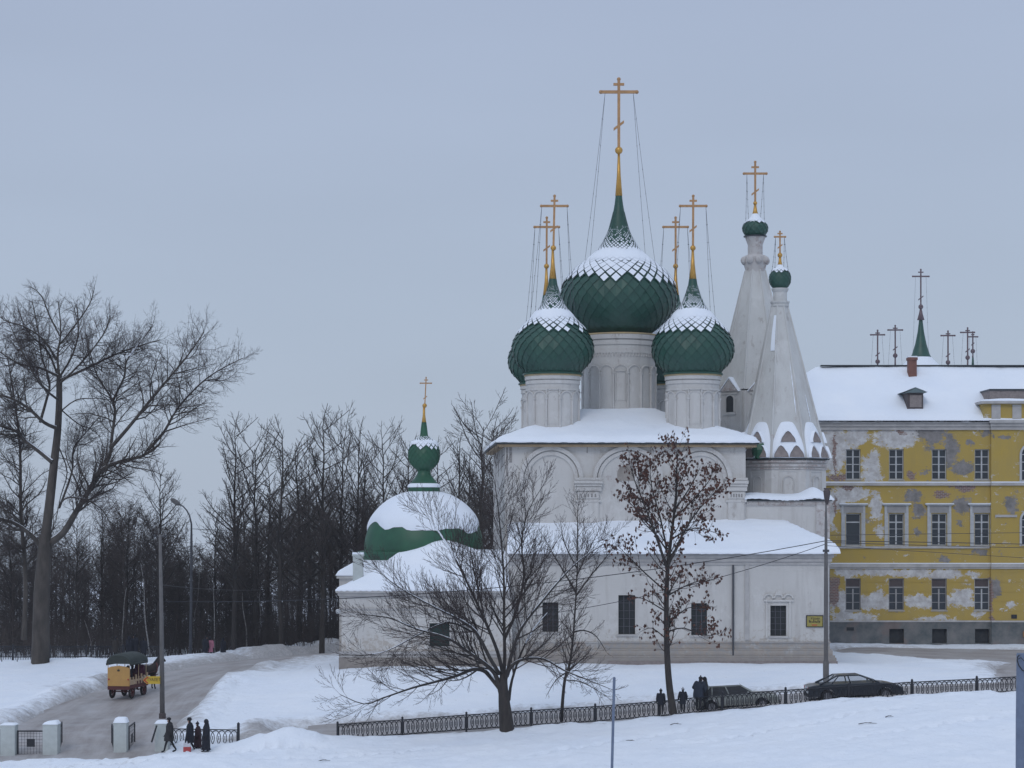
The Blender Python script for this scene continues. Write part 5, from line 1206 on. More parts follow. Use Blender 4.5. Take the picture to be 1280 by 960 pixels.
sm = [([(702, 902, 0), (703, 880, 0), (706, 850, 0), (712, 830, 0), (716, 800, 0), (719, 760, 0), (722, 700, 0), (722, 650, 0), (723, 630, 0)], .11, .012, True),
  ([(718, 790, 0), (730, 788, -.5), (745, 795, -.8), (758, 815, -1)], .05, .012, True), ([(720, 745, 0), (738, 720, .5), (755, 700, .8), (770, 680, 1)], .05, .01, True),
  ([(720, 740, 0), (705, 715, .5), (690, 690, .8), (678, 668, 1)], .05, .01, True), ([(721, 720, 0), (735, 690, -.8), (750, 660, -1)], .04, .01, True), ([(721, 710, 0), (706, 680, -.8), (700, 650, -1)], .04, .01, True),
  ([(709, 840, 0), (695, 850, -.5), (683, 870, -.8)], .04, .01, True), ([(706, 850, 0), (725, 852, .5), (745, 862, .8), (760, 872, .9)], .035, .01, True)]
traced_tree('slender_tree', 'small slender bare tree standing in the iron fence right of the spreading tree', 'tree', (702, 900), 108.3, sm, Prm(dens=(4.6, 5.5, 5.5), cap=(1.6, .9, .42), ratio=(.5, .5, .5), rmin=.0065, minl=.15, up=(.35, .2, .1)), 'bark', snow=True, seed=13)
lf = [([(842, 892, 0), (837, 860, 0), (834, 820, 0), (833, 770, 0), (834, 720, 0), (838, 680, 0), (845, 620, 0), (846, 585, 0), (848, 565, 0)], .20, .014, True),
  ([(835, 715, 0), (820, 670, -.7), (805, 630, -1), (793, 600, -1.2), (790, 582, -1.2)], .08, .012, True), ([(836, 705, 0), (855, 665, -.7), (875, 635, -1), (900, 610, -1.3)], .07, .012, True),
  ([(836, 700, 0), (826, 650, .7), (815, 610, 1), (812, 580, 1)], .06, .012, True), ([(842, 640, 0), (862, 610, .8), (875, 585, 1)], .05, .012, True), ([(841, 650, 0), (880, 610, -1), (892, 588, -1)], .04, .01, True),
  ([(833, 740, 0), (805, 715, 1), (785, 695, 1.2), (770, 680, 1.2)], .045, .01, True), ([(834, 745, 0), (862, 730, 1), (890, 722, 1.2)], .045, .01, True), ([(833, 765, 0), (808, 750, -.8), (790, 745, -1)], .04, .01, True),
  ([(833, 790, 0), (855, 785, -.8), (880, 795, -1), (905, 790, -1.2)], .045, .01, True), ([(834, 780, 0), (860, 760, .8), (890, 758, 1)], .04, .01, True), ([(834, 800, 0), (815, 785, .8), (800, 790, 1)], .035, .01, True), ([(835, 690, 0), (810, 655, .5), (780, 620, .8)], .05, .01, True), ([(838, 675, 0), (868, 660, .5), (900, 668, .8)], .05, .01, True)]
rt, lv = traced_tree('ash_tree', 'upright young tree still hung with reddish brown seed clusters in front of the church', 'tree', (842, 892), 107.2, lf, Prm(dens=(5.0, 5.5, 0), cap=(1.7, .8, .4), ratio=(.5, .5, .4), rmin=.0065, minl=.2, maxl=2), 'bark', leaves=True, seed=17)
lm = MB(); random.seed(3); random.shuffle(lv)
o_ = rt.location
for (p, d) in lv[:5200]:
    if p[2] < PZ(812, 107): continue
    for _ in range(1 + (rnd() < .8)):
        c = (p[0] + ru(-.05, .05), p[1] + ru(-.05, .05), p[2] - ru(0, .05)); a = ru(0, PI); s_ = ru(.04, .09); h = ru(.09, .21); ca, sa = math.cos(a) * s_, math.sin(a) * s_
        lm.add([(c[0], c[1], c[2]), (c[0] + ca, c[1] + sa, c[2] - h * .5), (c[0] + ru(-.03, .03), c[1], c[2] - h), (c[0] - ca, c[1] - sa, c[2] - h * .45)], [(0, 1, 2, 3)])
lm.build('leaves', M['leaf'], rt)

# wood on the left and behind the church: several bare trees, copied
def wood_tree(h, seed, spread=.30, lo=.28, prm=None, mat='twig_wood', lean=0):
    random.seed(seed); root = bpy.data.objects.new('bare_tree', None); col.objects.link(root)
    TR, CR = Strands(), Strands(); pts = [(0, 0, -1.0)]; x_ = y_ = 0
    for i in range(1, 9): x_ += ru(-.12, .12) + lean * .1; y_ += ru(-.12, .12); pts.append((x_, y_, h * i / 8))
    q = limb(TR, pts, h * .0105 + .03, .02, 7); prm = prm or Prm(dens=(4.4, 5.4, 5.0), cap=(2.6, 1.5, .8), rmin=.011, jit=.24, up=(.3, .25, .1), ratio=(.45, .5, .5), minl=.3)
    nb = int(h * 2.6)
    for i in range(nb):
        t = lo + (1 - lo) * (i + rnd() * .8) / nb; p, d = lerp_poly(q, t); az = ru(0, 2 * PI); el = math.radians(ru(25, 60)); le = h * spread * min(1.25 - .68 * t, .55 + t) * ru(.6, 1.2)
        b_ = [p]; cur = (math.cos(az) * math.cos(el), math.sin(az) * math.cos(el), math.sin(el))
        for k in range(5): cur = nrm((cur[0] + ru(-.15, .15), cur[1] + ru(-.15, .15), cur[2] + ru(-.05, .22))); b_.append(tuple(b_[-1][j] + cur[j] * le / 5 for j in range(3)))
        TR.add(b_, .025 + .055 * (1 - t), .014, 4); sprout(TR, CR, b_, .025 + .05 * (1 - t), .014, 0, prm)
    TR.build('trunk', M['bark'], root, True); CR.build('crown', M[mat], root); return root
protos = [wood_tree(13.5, 101), wood_tree(13.5, 102, .26), wood_tree(12.5, 103, .32, .22), wood_tree(13, 104, .24, .35)]
used = set()
def place_wood(i, px, D, ytop, label, group, rz, name='bare_tree', gap=None):
    pr_ = protos[i]; h0 = (13.5, 13.5, 12.5, 13)[i]
    x_, y_ = PX(px, D), D; zb_ = gh(x_, y_); h = PZ(ytop, D) - zb_
    o_ = pr_ if i not in used else copy_tree(pr_); used.add(i)
    s_ = h / h0; o_.location = (x_, y_, zb_ - .1); o_.scale = (s_ * ru(.9, 1.1), s_ * ru(.9, 1.1), s_); o_.rotation_euler = (0, 0, rz)
    tag(o_, label, 'tree', group); return o_
random.seed(77)
G1 = 'bare trees of the wood behind the road'
row1 = [(198, 168, 592), (292, 166, 538), (322, 172, 560), (352, 167, 542), (374, 175, 560), (402, 169, 530), (424, 176, 545), (446, 178, 545), (482, 184, 545), (508, 190, 560), (598, 184, 532), (572, 192, 560), (622, 190, 535), (545, 196, 565)]
lab1 = ['bare tree with fanning branches directly behind the pale roadside pole', 'tall bare tree standing apart at the left end of the dark row', 'thin bare tree second from the left end of the dark row', 'tall bare tree third from the left end of the dark row',
  'set-back bare tree, fourth from the left end of the dark row', 'tallest bare tree of the dark row, fifth from its left end', 'bare tree sixth from the left end of the dark row', 'bare tree just left of the chapel corner', 'bare tree rising behind the left flank of the green chapel dome',
  'bare tree directly behind the chapel onion dome', 'bare tree between the chapel dome and the tall church wall', 'bare tree set back just right of the chapel onion dome', 'bare tree peeping out beside the left eave of the church cube', 'low bare tree behind the right flank of the chapel dome']
for i, (px, D, yt) in enumerate(row1): place_wood(i % 4, px, D, yt, lab1[i], G1, ru(0, 6))
row2 = [(-20, 172, 610), (12, 176, 640), (95, 170, 655), (128, 178, 640), (160, 174, 650), (225, 178, 690), (252, 182, 690), (270, 176, 650), (305, 184, 600), (338, 182, 590), (388, 186, 580), (455, 190, 575), (525, 200, 590), (585, 200, 575)]
for i, (px, D, yt) in enumerate(row2): place_wood((i + 2) % 4, px, D, yt, 'lower bare tree in the back rank of the wood, half hidden', 'bare trees in the back rank of the wood', ru(0, 6))
# birches with pale stems
BN = [(188, 166, 700, -3), (150, 170, 730, 2), (268, 170, 720, 0), (238.5, 175, 700, 3), (310, 172, 735, -2), (258, 178, 725, 1), (325, 176, 730, 0), (118, 172, 770, -3)]
for i, (px, D, yt, ln_) in enumerate(BN):
    random.seed(300 + i); x_, y_ = PX(px, D), D; zb_ = gh(x_, y_)
    r_ = thing('birch_tree', 'thin pale-stemmed birch in the dark wood behind the road', 'tree', (x_, y_, zb_ - .2), 'pale birch stems in the wood')
    TR, CR = Strands(), Strands(); h = PZ(yt, D) - zb_
    q = limb(TR, [(x_ + ln_ * .1 * k / 2 + ru(-.1, .1), y_, zb_ - .3 + h * k / 5) for k in range(6)], .075, .02, 5)
    sprout(TR, CR, q, .06, .02, 1, Prm(dens=(1, 1.6, 2), cap=(2, 1.4, .7), rmin=.014, maxl=3, up=(.3, .3, .2)))
    TR.build('trunk', M['birch'], r_, True); CR.build('crown', M['twig_wood'], r_)
# undergrowth
random.seed(56); UG = Strands()
for k in range(5200):
    px = ru(-60, 640); D = ru(164 + 8 * max(0, (px - 100) / 300), 196); x_, y_ = PX(px, D), D; zb_ = gh(x_, y_) - .2; h = ru(.8, 3.6); lx, ly = ru(-.6, .6), ru(-.6, .6)
    UG.add([(x_, y_, zb_), (x_ + lx * .3, y_ + ly * .3, zb_ + h * .5), (x_ + lx, y_ + ly, zb_ + h)], ru(.015, .035), .009, 3)
    for m_ in range(4):
        t = ru(.2, .9); s0 = (x_ + lx * t * .8, y_ + ly * t * .8, zb_ + h * t); UG.add([s0, (s0[0] + ru(-.3, .3), s0[1] + ru(-.3, .3), s0[2] + ru(.1, .4)), (s0[0] + ru(-.8, .8), s0[1] + ru(-.5, .5), s0[2] + ru(.1, .8))], .014, .008, 3)
ug = UG.build('undergrowth', M['twig_wood'], None); tag(ug, 'tangle of dark bare bushes along the foot of the wood', None, None, 'stuff')
# far wood as one mass
random.seed(55); FW = Strands()
for k in range(540):
    px = ru(-300, 640); D = ru(172, 235); x_, y_ = PX(px, D), D; zb_ = -1.6
    top = 662 + 14 * math.sin(px / 37.0) + (0 if px < 260 else -(px - 260) * .12) + ru(-15, 60) + 34 * math.exp(-((px - 240) / 32.0) ** 2); top = max(top, 600) if px < 380 else top
    h = max(PZ(top, D) - zb_, 2.0); lx = ru(-.6, .6)
    FW.add([(x_, y_, zb_), (x_ + lx * .4, y_, zb_ + h * .5), (x_ + lx, y_, zb_ + h)], ru(.03, .10), .015, 3)
    for j in range(9):
        sx9 = x_ + ru(-2.5, 2.5); FW.add([(sx9, y_ + ru(-2, 2), zb_), (sx9 + ru(-.3, .3), y_, zb_ + ru(.8, 1.6)), (sx9 + ru(-.8, .8), y_, zb_ + ru(1.5, 3.2))], .022, .010, 3)
    for j in range(26):
        t = ru(.12, 1); b0 = (x_ + lx * t, y_, zb_ + h * t); le = h * ru(.10, .26); a = ru(0, 2 * PI); e = ru(.2, 1.1)
        b1 = (b0[0] + math.cos(a) * math.cos(e) * le * .5, b0[1] + math.sin(a) * math.cos(e) * le * .5, b0[2] + math.sin(e) * le * .5); b2 = (b1[0] + math.cos(a) * math.cos(e) * le * .5 + ru(-.2, .2), b1[1] + math.sin(a) * le * .3, b1[2] + math.sin(e + .2) * le * .5)
        FW.add([b0, b1, b2], .028, .014, 3)
        for m_ in range(4):
            s0 = [b0[q_] + (b2[q_] - b0[q_]) * ru(.2, 1) for q_ in range(3)]; FW.add([tuple(s0), (s0[0] + ru(-.5, .5), s0[1] + ru(-.5, .5), s0[2] + ru(.0, .6)), (s0[0] + ru(-.9, .9), s0[1] + ru(-.9, .9), s0[2] + ru(.1, 1.0))], .018, .010, 3)
fw = FW.build('far_wood', M['twig_wood'], None); tag(fw, 'dark mass of bare undergrowth and far wood behind the road', None, None, 'stuff')
# ------------------------------------------------------------------ iron fence along the street
FD0 = 108.0
posts = [(422, 903.5, 922), (503, 897.5, 921), (583, 891.5, 916), (664, 885.8, 910), (744, 881, 905), (824, 874.5, 898), (903, 866.5, 890), (982, 860.5, 883), (1061, 855.5, 877), (1140, 850.5, 871), (1221, 846.5, 869), (1302, 842, 866)]
fence = thing('iron_fence', 'long low black iron fence of interlaced ovals along the street below the church', 'fence', (PX(422, FD0), FD0, PZ(922, FD0)))
def oval_panel(a, b, parent, hgt, n, D0, D1):
    """a, b: (x, z top) of both ends; panel of overlapping ovals"""
    mb = MB(); L = b[0] - a[0]
    zt = lambda x: a[1] + (b[1] - a[1]) * (x - a[0]) / L; yy = lambda x: D0 + (D1 - D0) * (x - a[0]) / L
    seg = lambda p, q, r: mb.tube([(p[0], yy(p[0]), p[1]), (q[0], yy(q[0]), q[1])], r, 4)
    for dz, r in ((.04, .028), (hgt, .024), (.15, .012)): seg((a[0], zt(a[0]) - dz), (b[0], zt(b[0]) - dz), r)
    st_ = L / n
    for i in range(n):
        cx_ = a[0] + st_ * (i + .5); rx = st_ * .80; rz_ = (hgt - .10) / 2; cz_ = zt(cx_) - .08 - rz_
        pts = []
        for k in range(16):
            t = 2 * PI * k / 16; x_ = cx_ + rx * math.cos(t); x_ = min(max(x_, a[0] + .02), b[0] - .02); pts.append((x_, yy(x_) + (.012 if i % 2 else -.012), cz_ + rz_ * math.sin(t)))
        mb.tube(pts, .021, 4, closed=True)
        mb.box(cx_ - .02 + st_ / 2, cx_ + .02 + st_ / 2, yy(cx_) - .012, yy(cx_) + .012, cz_ - .10, cz_ + .10)
    mb.build('panel', M['iron'], parent)
for i in range(len(posts) - 1):
    a, b = posts[i], posts[i + 1]; oval_panel((PX(a[0], FD0) + .05, PZ(a[1] + 1.3, FD0)), (PX(b[0], FD0) - .05, PZ(b[1] + 1.3, FD0)), fence, .80, 13, FD0, FD0)
for px, yt, yb_ in posts:
    m_ = MB(); x_ = PX(px, FD0); m_.box(x_ - .055, x_ + .055, FD0 - .055, FD0 + .055, PZ(yt, FD0) - 1.3, PZ(yt, FD0)); m_.ball((x_, FD0, PZ(yt, FD0) + .02), .06, 8); m_.build('post', M['iron'], fence)
f2 = thing('iron_fence', 'short taller black iron fence panel behind the group of walkers near the white gate pillars', 'fence', (PX(209, 106.3), 106.3, PZ(938, 106.3)))
oval_panel((PX(212, 106.3), PZ(910, 106.3)), (PX(296.5, 106.3), PZ(911.5, 106.3)), f2, .88, 11, 106.3, 106.3)
m_ = MB(); xa, xb = PX(212, 106.3), PX(296.5, 106.3); zb1 = PZ(937.5, 106.3); m_.box(xa, xb, 106.28, 106.32, zb1 - .02, zb1 + .03)
for i in range(30): x_ = xa + (xb - xa) * (i + .5) / 30; m_.box(x_ - .008, x_ + .008, 106.29, 106.31, zb1 + .031, zb1 + .22)
m_.build('lower_rail', M['iron'], f2)
for px in (211, 298):
    m_ = MB(); x_ = PX(px, 106.3); m_.box(x_ - .065, x_ + .065, 106.24, 106.36, PZ(960, 106.3), PZ(907 if px < 250 else 905.5, 106.3)); m_.lathe(x_, 106.3, [(.05, PZ(906, 106.3)), (.09, PZ(904.8, 106.3)), (.02, PZ(902.8, 106.3))], 8); m_.build('post', M['iron'], f2)
# white gate pillars
GD2 = 105.2
for i, (px, hw, yt, lab) in enumerate(((11.5, 9.3, 903, 'squat white gate pillar with flat snow cap at the left edge'), (64.5, 9.3, 902, 'white gate pillar with a sloping snow cap, right of the wire gate leaf'), (151.5, 8.2, 900, 'free-standing white gate pillar with a rounded snow cap at the road mouth'), (203, 8.3, 901, 'white gate pillar partly hidden by the man walking past'))):
    x_ = PX(px, GD2); r_ = hw * GD2 / F; zt = PZ(yt + 3, GD2)
    p = thing('gate_pillar', lab, 'pillar', (x_, GD2, PZ(947, GD2)), 'white gate pillars across the road mouth')
    m_ = MB()
    for (a, z0_, z1_) in ((r_, PZ(965, GD2), zt), (r_ * 1.03, zt - .10, zt - .04)): m_.box(x_ - a, x_ + a, GD2 - a, GD2 + a, z0_, z1_)
    b = m_.build('shaft', M['white_post'], p); bv = b.modifiers.new('bevel', 'BEVEL'); bv.width = .025; bv.segments = 2
    m_ = MB(); tall = (.10, .17, .28, .16)[i]; n_ = 8
    g_ = []
    for a in range(n_ + 1):
        for c in range(n_ + 1):
            u, v = a / n_ * 2 - 1, c / n_ * 2 - 1; g_.append((x_ + u * r_ * 1.05, GD2 + v * r_ * 1.05, zt + .005 + tall * (max(0, 1 - max(abs(u), abs(v)) ** 4) ** .5) + (u * .05 if i == 1 else 0) * (1 if abs(u) < 1 and abs(v) < 1 else 0)))
    m_.add(g_, [(a * (n_ + 1) + c, (a + 1) * (n_ + 1) + c, (a + 1) * (n_ + 1) + c + 1, a * (n_ + 1) + c + 1) for a in range(n_) for c in range(n_)]); m_.build('snow_cap', M['snow'], p, True)
def leaf_gate(name, label, pxa, pxb, Da, Db, yt, yb_, square=True):
    a = np.array([PX(pxa, Da), Da]); b = np.array([PX(pxb, Db), Db]); g_ = thing(name, label, 'gate', (a[0], a[1], PZ(yb_, Da)), 'iron gate leaves between the white pillars')
    L = np.linalg.norm(b - a); T = lambda u, v, z_: (a[0] + (b - a)[0] / L * u - (b - a)[1] / L * v, a[1] + (b - a)[1] / L * u + (b - a)[0] / L * v, z_)
    zt, zb_ = PZ(yt, Da), PZ(yb_, Da); t = .07; m_ = MB(T)
    m_.box(0, t, -.03, .03, zb_, zt); m_.box(L - t, L, -.03, .03, zb_, zt); m_.box(t, L - t, -.03, .03, zt - t, zt); m_.box(t, L - t, -.03, .03, zb_, zb_ + t); m_.build('gate_frame', M['iron'], g_)
    m_ = MB(T); k = 8
    for i in range(1, k): u = t + (L - 2 * t) * i / k; m_.box(u - .006, u + .006, -.006, .006, zb_ + t, zt - t)
    for i in range(1, k): z_ = zb_ + (zt - zb_) * i / k; m_.box(t, L - t, .007, .015, z_ - .006, z_ + .006)
    m_.build('wire_mesh', M['pole_dark'], g_)
    m_ = MB(T); m_.box(L * .36, L * .66, -.028, -.012, zb_ + (zt - zb_) * .34, zb_ + (zt - zb_) * .66); m_.build('plate', M['iron'], g_)
leaf_gate('gate_leaf', 'square wire gate leaf with dark centre plate between the two leftmost pillars', 21.5, 55, 105.2, 105.2, 913, 944)
leaf_gate('gate_leaf', 'opened gate leaf seen edge-on just right of the second pillar', 74.2, 77.5, 105.4, 108, 908, 944)
leaf_gate('gate_leaf', 'opened gate leaf edge-on at the left side of the free-standing pillar', 142.3, 139.7, 105.4, 107.6, 910, 943)
leaf_gate('gate_leaf', 'opened gate leaf edge-on at the right side of the free-standing pillar', 161, 168.5, 105.4, 107.8, 908, 943)
leaf_gate('gate_leaf', 'sliver of a gate leaf cut off by the left picture edge', -25, 1, 105.2, 105.2, 911, 943)
m_ = MB(); m_.tube([(PX(189.5, 104.5), 104.5, PZ(928, 104.5)), (PX(195.5, 104.5), 104.6, PZ(907, 104.5))], .045, 6); tag(m_.build('leaning_bar', M['iron'], None), 'short dark blue bar leaning against the last gate pillar', 'bar')

# ------------------------------------------------------------------ poles, lamps and wires
def lamp_head(m_, p, d, L=.75, w_2=.16):
    pass
def pole_thing(name, label, cat, px, yb_, D): return thing(name, label, cat, (PX(px, D), D, PZ(yb_, D)))
D1 = 118.0; r_ = pole_thing('utility_pole', 'pale weathered concrete pole carrying the yellow arrow sign beside the road', 'pole', 203, 893, D1)
m_ = MB(); m_.tube([(PX(203, D1), D1, PZ(900, D1)), (PX(202, D1), D1, PZ(780, D1)), (PX(200, D1), D1, PZ(668, D1))], [.145, .12, .085], 12); m_.build('pole', M['concrete'], r_, True)
m_ = MB(); m_.lathe(PX(203, D1), D1, [(.2, PZ(899, D1)), (.2, PZ(892, D1)), (.14, PZ(891, D1))], 12); m_.build('base_collar', M['rust'], r_)
m_ = MB(); m_.tube([(PX(200, D1) - .35, D1, PZ(671, D1)), (PX(200, D1) + .35, D1, PZ(671, D1))], .03, 5); m_.ball((PX(200, D1) - .3, D1, PZ(669.5, D1)), .07, 6); m_.ball((PX(200, D1) + .3, D1, PZ(669.5, D1)), .07, 6); m_.build('cross_arm', M['pole_dark'], r_)
# arrow sign
sx0, sx1 = PX(179.5, D1), PX(201, D1); sy = D1 - .22; zt, zb_ = PZ(845, D1), PZ(854.5, D1); zm = (zt + zb_) / 2
m_ = MB(); m_.extr([(sx0, zm), (sx0 + .22, zb_), (sx1, zb_), (sx1, zt), (sx0 + .22, zt)], sy - .02, sy); sg_ = m_.build('arrow_sign', M['sign_y2'], None, off=(0, 0, 0)); tag(sg_, 'yellow arrow-shaped sign with red chevron fixed to the pale roadside pole', 'sign')
m_ = MB(); m_.extr([(sx0 + .02, zm), (sx0 + .24, zb_ + .03), (sx0 + .34, zb_ + .03), (sx0 + .14, zm), (sx0 + .34, zt - .03), (sx0 + .24, zt - .03)], sy - .026, sy - .021); m_.build('chevron', M['red'], sg_)
text_mesh('ТУАЛЕТ', .25, 'lettering', M['ink'], sg_, ((sx0 + sx1) / 2 + .13, sy - .03, zm + .02), sx=.78)
# curved lamp behind
D2 = 165.0; zb2 = PZ(812, D2); r_ = pole_thing('street_lamp', 'tall curved-arm street lamp rising from the wood behind the road', 'street lamp', 238, 812, D2)
arc = [(238, 820), (239, 740), (239.3, 680), (239.3, 655), (237, 645), (233.5, 638), (229, 633), (224, 630)]
m_ = MB(); m_.tube([(PX(a, D2), D2, PZ(b, D2)) for a, b in arc], [.13, .11, .10, .07, .06, .055, .05, .05], 8); m_.build('pole', M['pole_dark'], r_, True)
m_ = MB(); c_ = P(218.5, 627.2, D2)
m_.tube([P(213.5, 623.5, D2), P(216, 625.2, D2), P(221, 628.5, D2), P(226, 631.5, D2)], [.07, .19, .20, .06], 8); m_.build('lamp_head', M['concrete'], r_, True)
# right hand lamp pole by the cars
D3 = 116.0; r_ = pole_thing('street_lamp', 'dark stepped lamp post with a small lantern head beside the church corner and the sedan', 'street lamp', 1032, 845, D3)
x3 = PX(1032.5, D3); z3 = lambda y: PZ(y, D3)
m_ = MB(); m_.lathe(x3, D3, [(.17, z3(858)), (.17, z3(829)), (.125, z3(824)), (.12, z3(740)), (.10, z3(692)), (.085, z3(690)), (.08, z3(655)), (.05, z3(640)), (.04, z3(626))], 12); smooth_by_angle(m_.build('pole', M['concrete'], r_), 40)
m_ = MB(); m_.lathe(x3 + .05, D3, [(.06, z3(631)), (.13, z3(626)), (.19, z3(617)), (.20, z3(613.5)), (.08, z3(611.5))], 8); m_.box(x3 - .12, x3 + .3, D3 - .04, D3 + .04, z3(612), z3(610)); m_.build('lamp_head', M['rust'], r_)
m_ = MB(); m_.box(x3 - .16, x3 + .16, D3 - .15, D3 + .15, z3(690), z3(687)); m_.build('wire_bracket', M['pole_dark'], r_)
def wire(label, pts, r=.012, sag=.3, n=24, name='wire'):
    m_ = MB(); a, b = np.array(P(*pts[0])), np.array(P(*pts[1])); L_ = []
    for i in range(n + 1): t = i / n; q = a + (b - a) * t; q[2] -= sag * 4 * t * (1 - t); L_.append(tuple(q))
    m_.tube(L_, r, 4); o = m_.build(name, M['iron'], None, off=(0, 0, 0)); tag(o, label, 'wire')
wire('upper of two black cables dropping leftwards from the lamp post across the gallery', ((1032, 676, D3), (203, 752, 120)), .022, .95)
wire('lower of two black cables dropping leftwards from the lamp post across the gallery', ((1032, 680, D3), (640, 773, 128)), .018, .55)
wire('upper cable crossing the middle windows of the ochre house', ((1038, 669, D3), (1420, 664, 150)), .016, .0)
wire('double-looking cable running level across the ochre house at sill height', ((1032, 676, D3), (1420, 684, 150)), .022, -.05)
wire('thin cable just below the level one across the ochre house', ((1032, 678, D3), (1420, 687, 150)), .018, .05)
wire('lowest cable sloping down rightwards across the ochre house', ((1032, 682, D3), (1420, 706, 150)), .014, .0)
wire('thin wire from the pale roadside pole to the right into the wood', ((202, 731, D1), (330, 737, 160)), .013, .15)
wire('thin wire from the curved street lamp to the right above the wood', ((239, 661, D2), (420, 655, 190)), .02, .3)
# foreground posts
DP1 = 92.0; r_ = (PX(766, DP1), DP1)
m_ = MB(); m_.tube([(PX(764.6, DP1), DP1, PZ(975, DP1)), (PX(767.8, DP1), DP1, PZ(848, DP1))], .062, 10); o = m_.build('marker_post', M['pole_blue'], None, off=(0, 0, 0)); tag(o, 'thin leaning grey-blue metal post standing alone in the foreground snow', 'post')
m_ = MB(); m_.ball((PX(767.8, DP1), DP1, PZ(848, DP1)), .066, 8); m_.build('end_cap', M['pole_blue'], o)
DP2 = 70.0; xq = PX(1277, DP2); ro = thing('thick_post', 'thick blue-grey pole with a coil of wire near its top at the right picture edge', 'pole', (xq, DP2, -3.5))
m_ = MB(); m_.lathe(xq + .02, DP2, [(.23, -4.5), (.215, PZ(900, DP2)), (.19, PZ(817, DP2)), (.17, PZ(816.4, DP2))], 16); smooth_by_angle(m_.build('pole', M['pole_blue'], ro), 40)
m_ = MB(); m_.tube([P(1274, 819, DP2 - .2), P(1272, 821, DP2 - .25), P(1271.5, 826, DP2 - .25), P(1273.5, 832, DP2 - .25), P(1278, 838, DP2 - .28), P(1284, 840, DP2 - .2)], .022, 5); m_.tube([P(1273, 824, DP2 - .25), P(1276, 822, DP2 - .28), P(1280, 826, DP2 - .26)], .015, 5); m_.build('wire_coil', M['iron'], ro)
# park fence at the far side of the road on the left
pf = thing('park_fence', 'low dark picket fence in front of the wood left of the road', 'fence', (PX(60, 160), 160, -1.5))
for k in range(5):
    a, b = -30 + 46 * k, 16 + 46 * k; Da, Db = 157 + k * 1.2, 158.2 + k * 1.2
    xa, xb = PX(a, Da), PX(b, Db); m_ = MB(); n_ = 22
    za = PZ(807.5, Da); zb_ = PZ(807.0, Db)
    for dz in (.08, .85): m_.tube([(xa, Da, za - dz), (xb, Db, zb_ - dz)], .035, 4)
    for i in range(n_): t = (i + .5) / n_; x_ = xa + (xb - xa) * t; y_ = Da + (Db - Da) * t; z_ = za + (zb_ - za) * t; m_.box(x_ - .022, x_ + .022, y_ - .015, y_ + .015, z_ - 1.05, z_)
    m_.build('panel', M['iron'], pf)
    m_ = MB(); m_.box(xa - .07, xa + .07, Da - .07, Da + .07, za - 1.4, za + .12); m_.build('post', M['iron'], pf)
pf2 = thing('park_fence', 'long dark picket fence at the foot of the wood behind the snow banks', 'fence', (PX(330, 182), 182, -1.5))
for k in range(5):
    a, b = 205 + 46 * k, 251 + 46 * k; Da = Db = 183
    xa, xb = PX(a, Da), PX(b, Db); m_ = MB(); za = PZ(800.5, Da); zb_ = za
    for dz in (.08, .85): m_.tube([(xa, Da, za - dz), (xb, Db, zb_ - dz)], .035, 4)
    for i in range(24): t = (i + .5) / 24; x_ = xa + (xb - xa) * t; m_.box(x_ - .022, x_ + .022, Da - .015, Da + .015, za - 1.3, za)
    m_.build('panel', M['iron'], pf2)
    m_ = MB(); m_.box(xa - .07, xa + .07, Da - .07, Da + .07, za - 1.6, za + .12); m_.build('post', M['iron'], pf2)
br = MB(); br.tube([P(2, 816, 149), P(22, 816, 149)], .03, 4); br.tube([P(2.2, 816, 149), P(2.2, 827, 149)], .03, 4); br.tube([P(21.5, 816, 149), P(21.5, 827, 149)], .03, 4); br.tube([P(2, 821, 149), P(22, 821, 149)], .02, 4)
tag(br.build('barrier_rail', M['iron'], None, off=(0, 0, 0)), 'small dark metal rail standing in snow at the foot of the old tree', 'rail')

# ------------------------------------------------------------------ people
def cloth(name, c): 
    return M.setdefault(name, simple(name, c, tuple(x * .7 for x in c), 5, .95))
M['skin'] = simple('skin', (.42, .26, .20), (.36, .22, .17), 8, .6)
def skin_mesh(name, verts, edges, rads, mats, assign, root=0, sub_=1):
    me = bpy.data.meshes.new(name + '_skeleton'); me.from_pydata(verts, edges, []); o = bpy.data.objects.new(name, me); col.objects.link(o)
    md = o.modifiers.new('skin', 'SKIN'); sv = me.skin_vertices[0].data if me.skin_vertices else None
    if sv is None:
        bpy.context.view_layer.objects.active = o; me.skin_vertices; 
    for i, r in enumerate(rads):
        r = r if hasattr(r, '__len__') else (r, r); me.skin_vertices[0].data[i].radius = r
        me.skin_vertices[0].data[i].use_root = (i == root)
    md.use_smooth_shade = True
    s_ = o.modifiers.new('sub', 'SUBSURF'); s_.levels = sub_; s_.render_levels = sub_
    dg = bpy.context.evaluated_depsgraph_get(); dg.update(); m2 = bpy.data.meshes.new_from_object(o.evaluated_get(dg))
    bpy.data.objects.remove(o); m2.name = name; m2.materials.clear()
    for m in mats: m2.materials.append(m)
    if len(m2.polygons):
        m2.polygons.foreach_set('material_index', [assign(p.center) for p in m2.polygons]); m2.polygons.foreach_set('use_smooth', [True] * len(m2.polygons))
    b = bpy.data.objects.new(name, m2); col.objects.link(b); return b
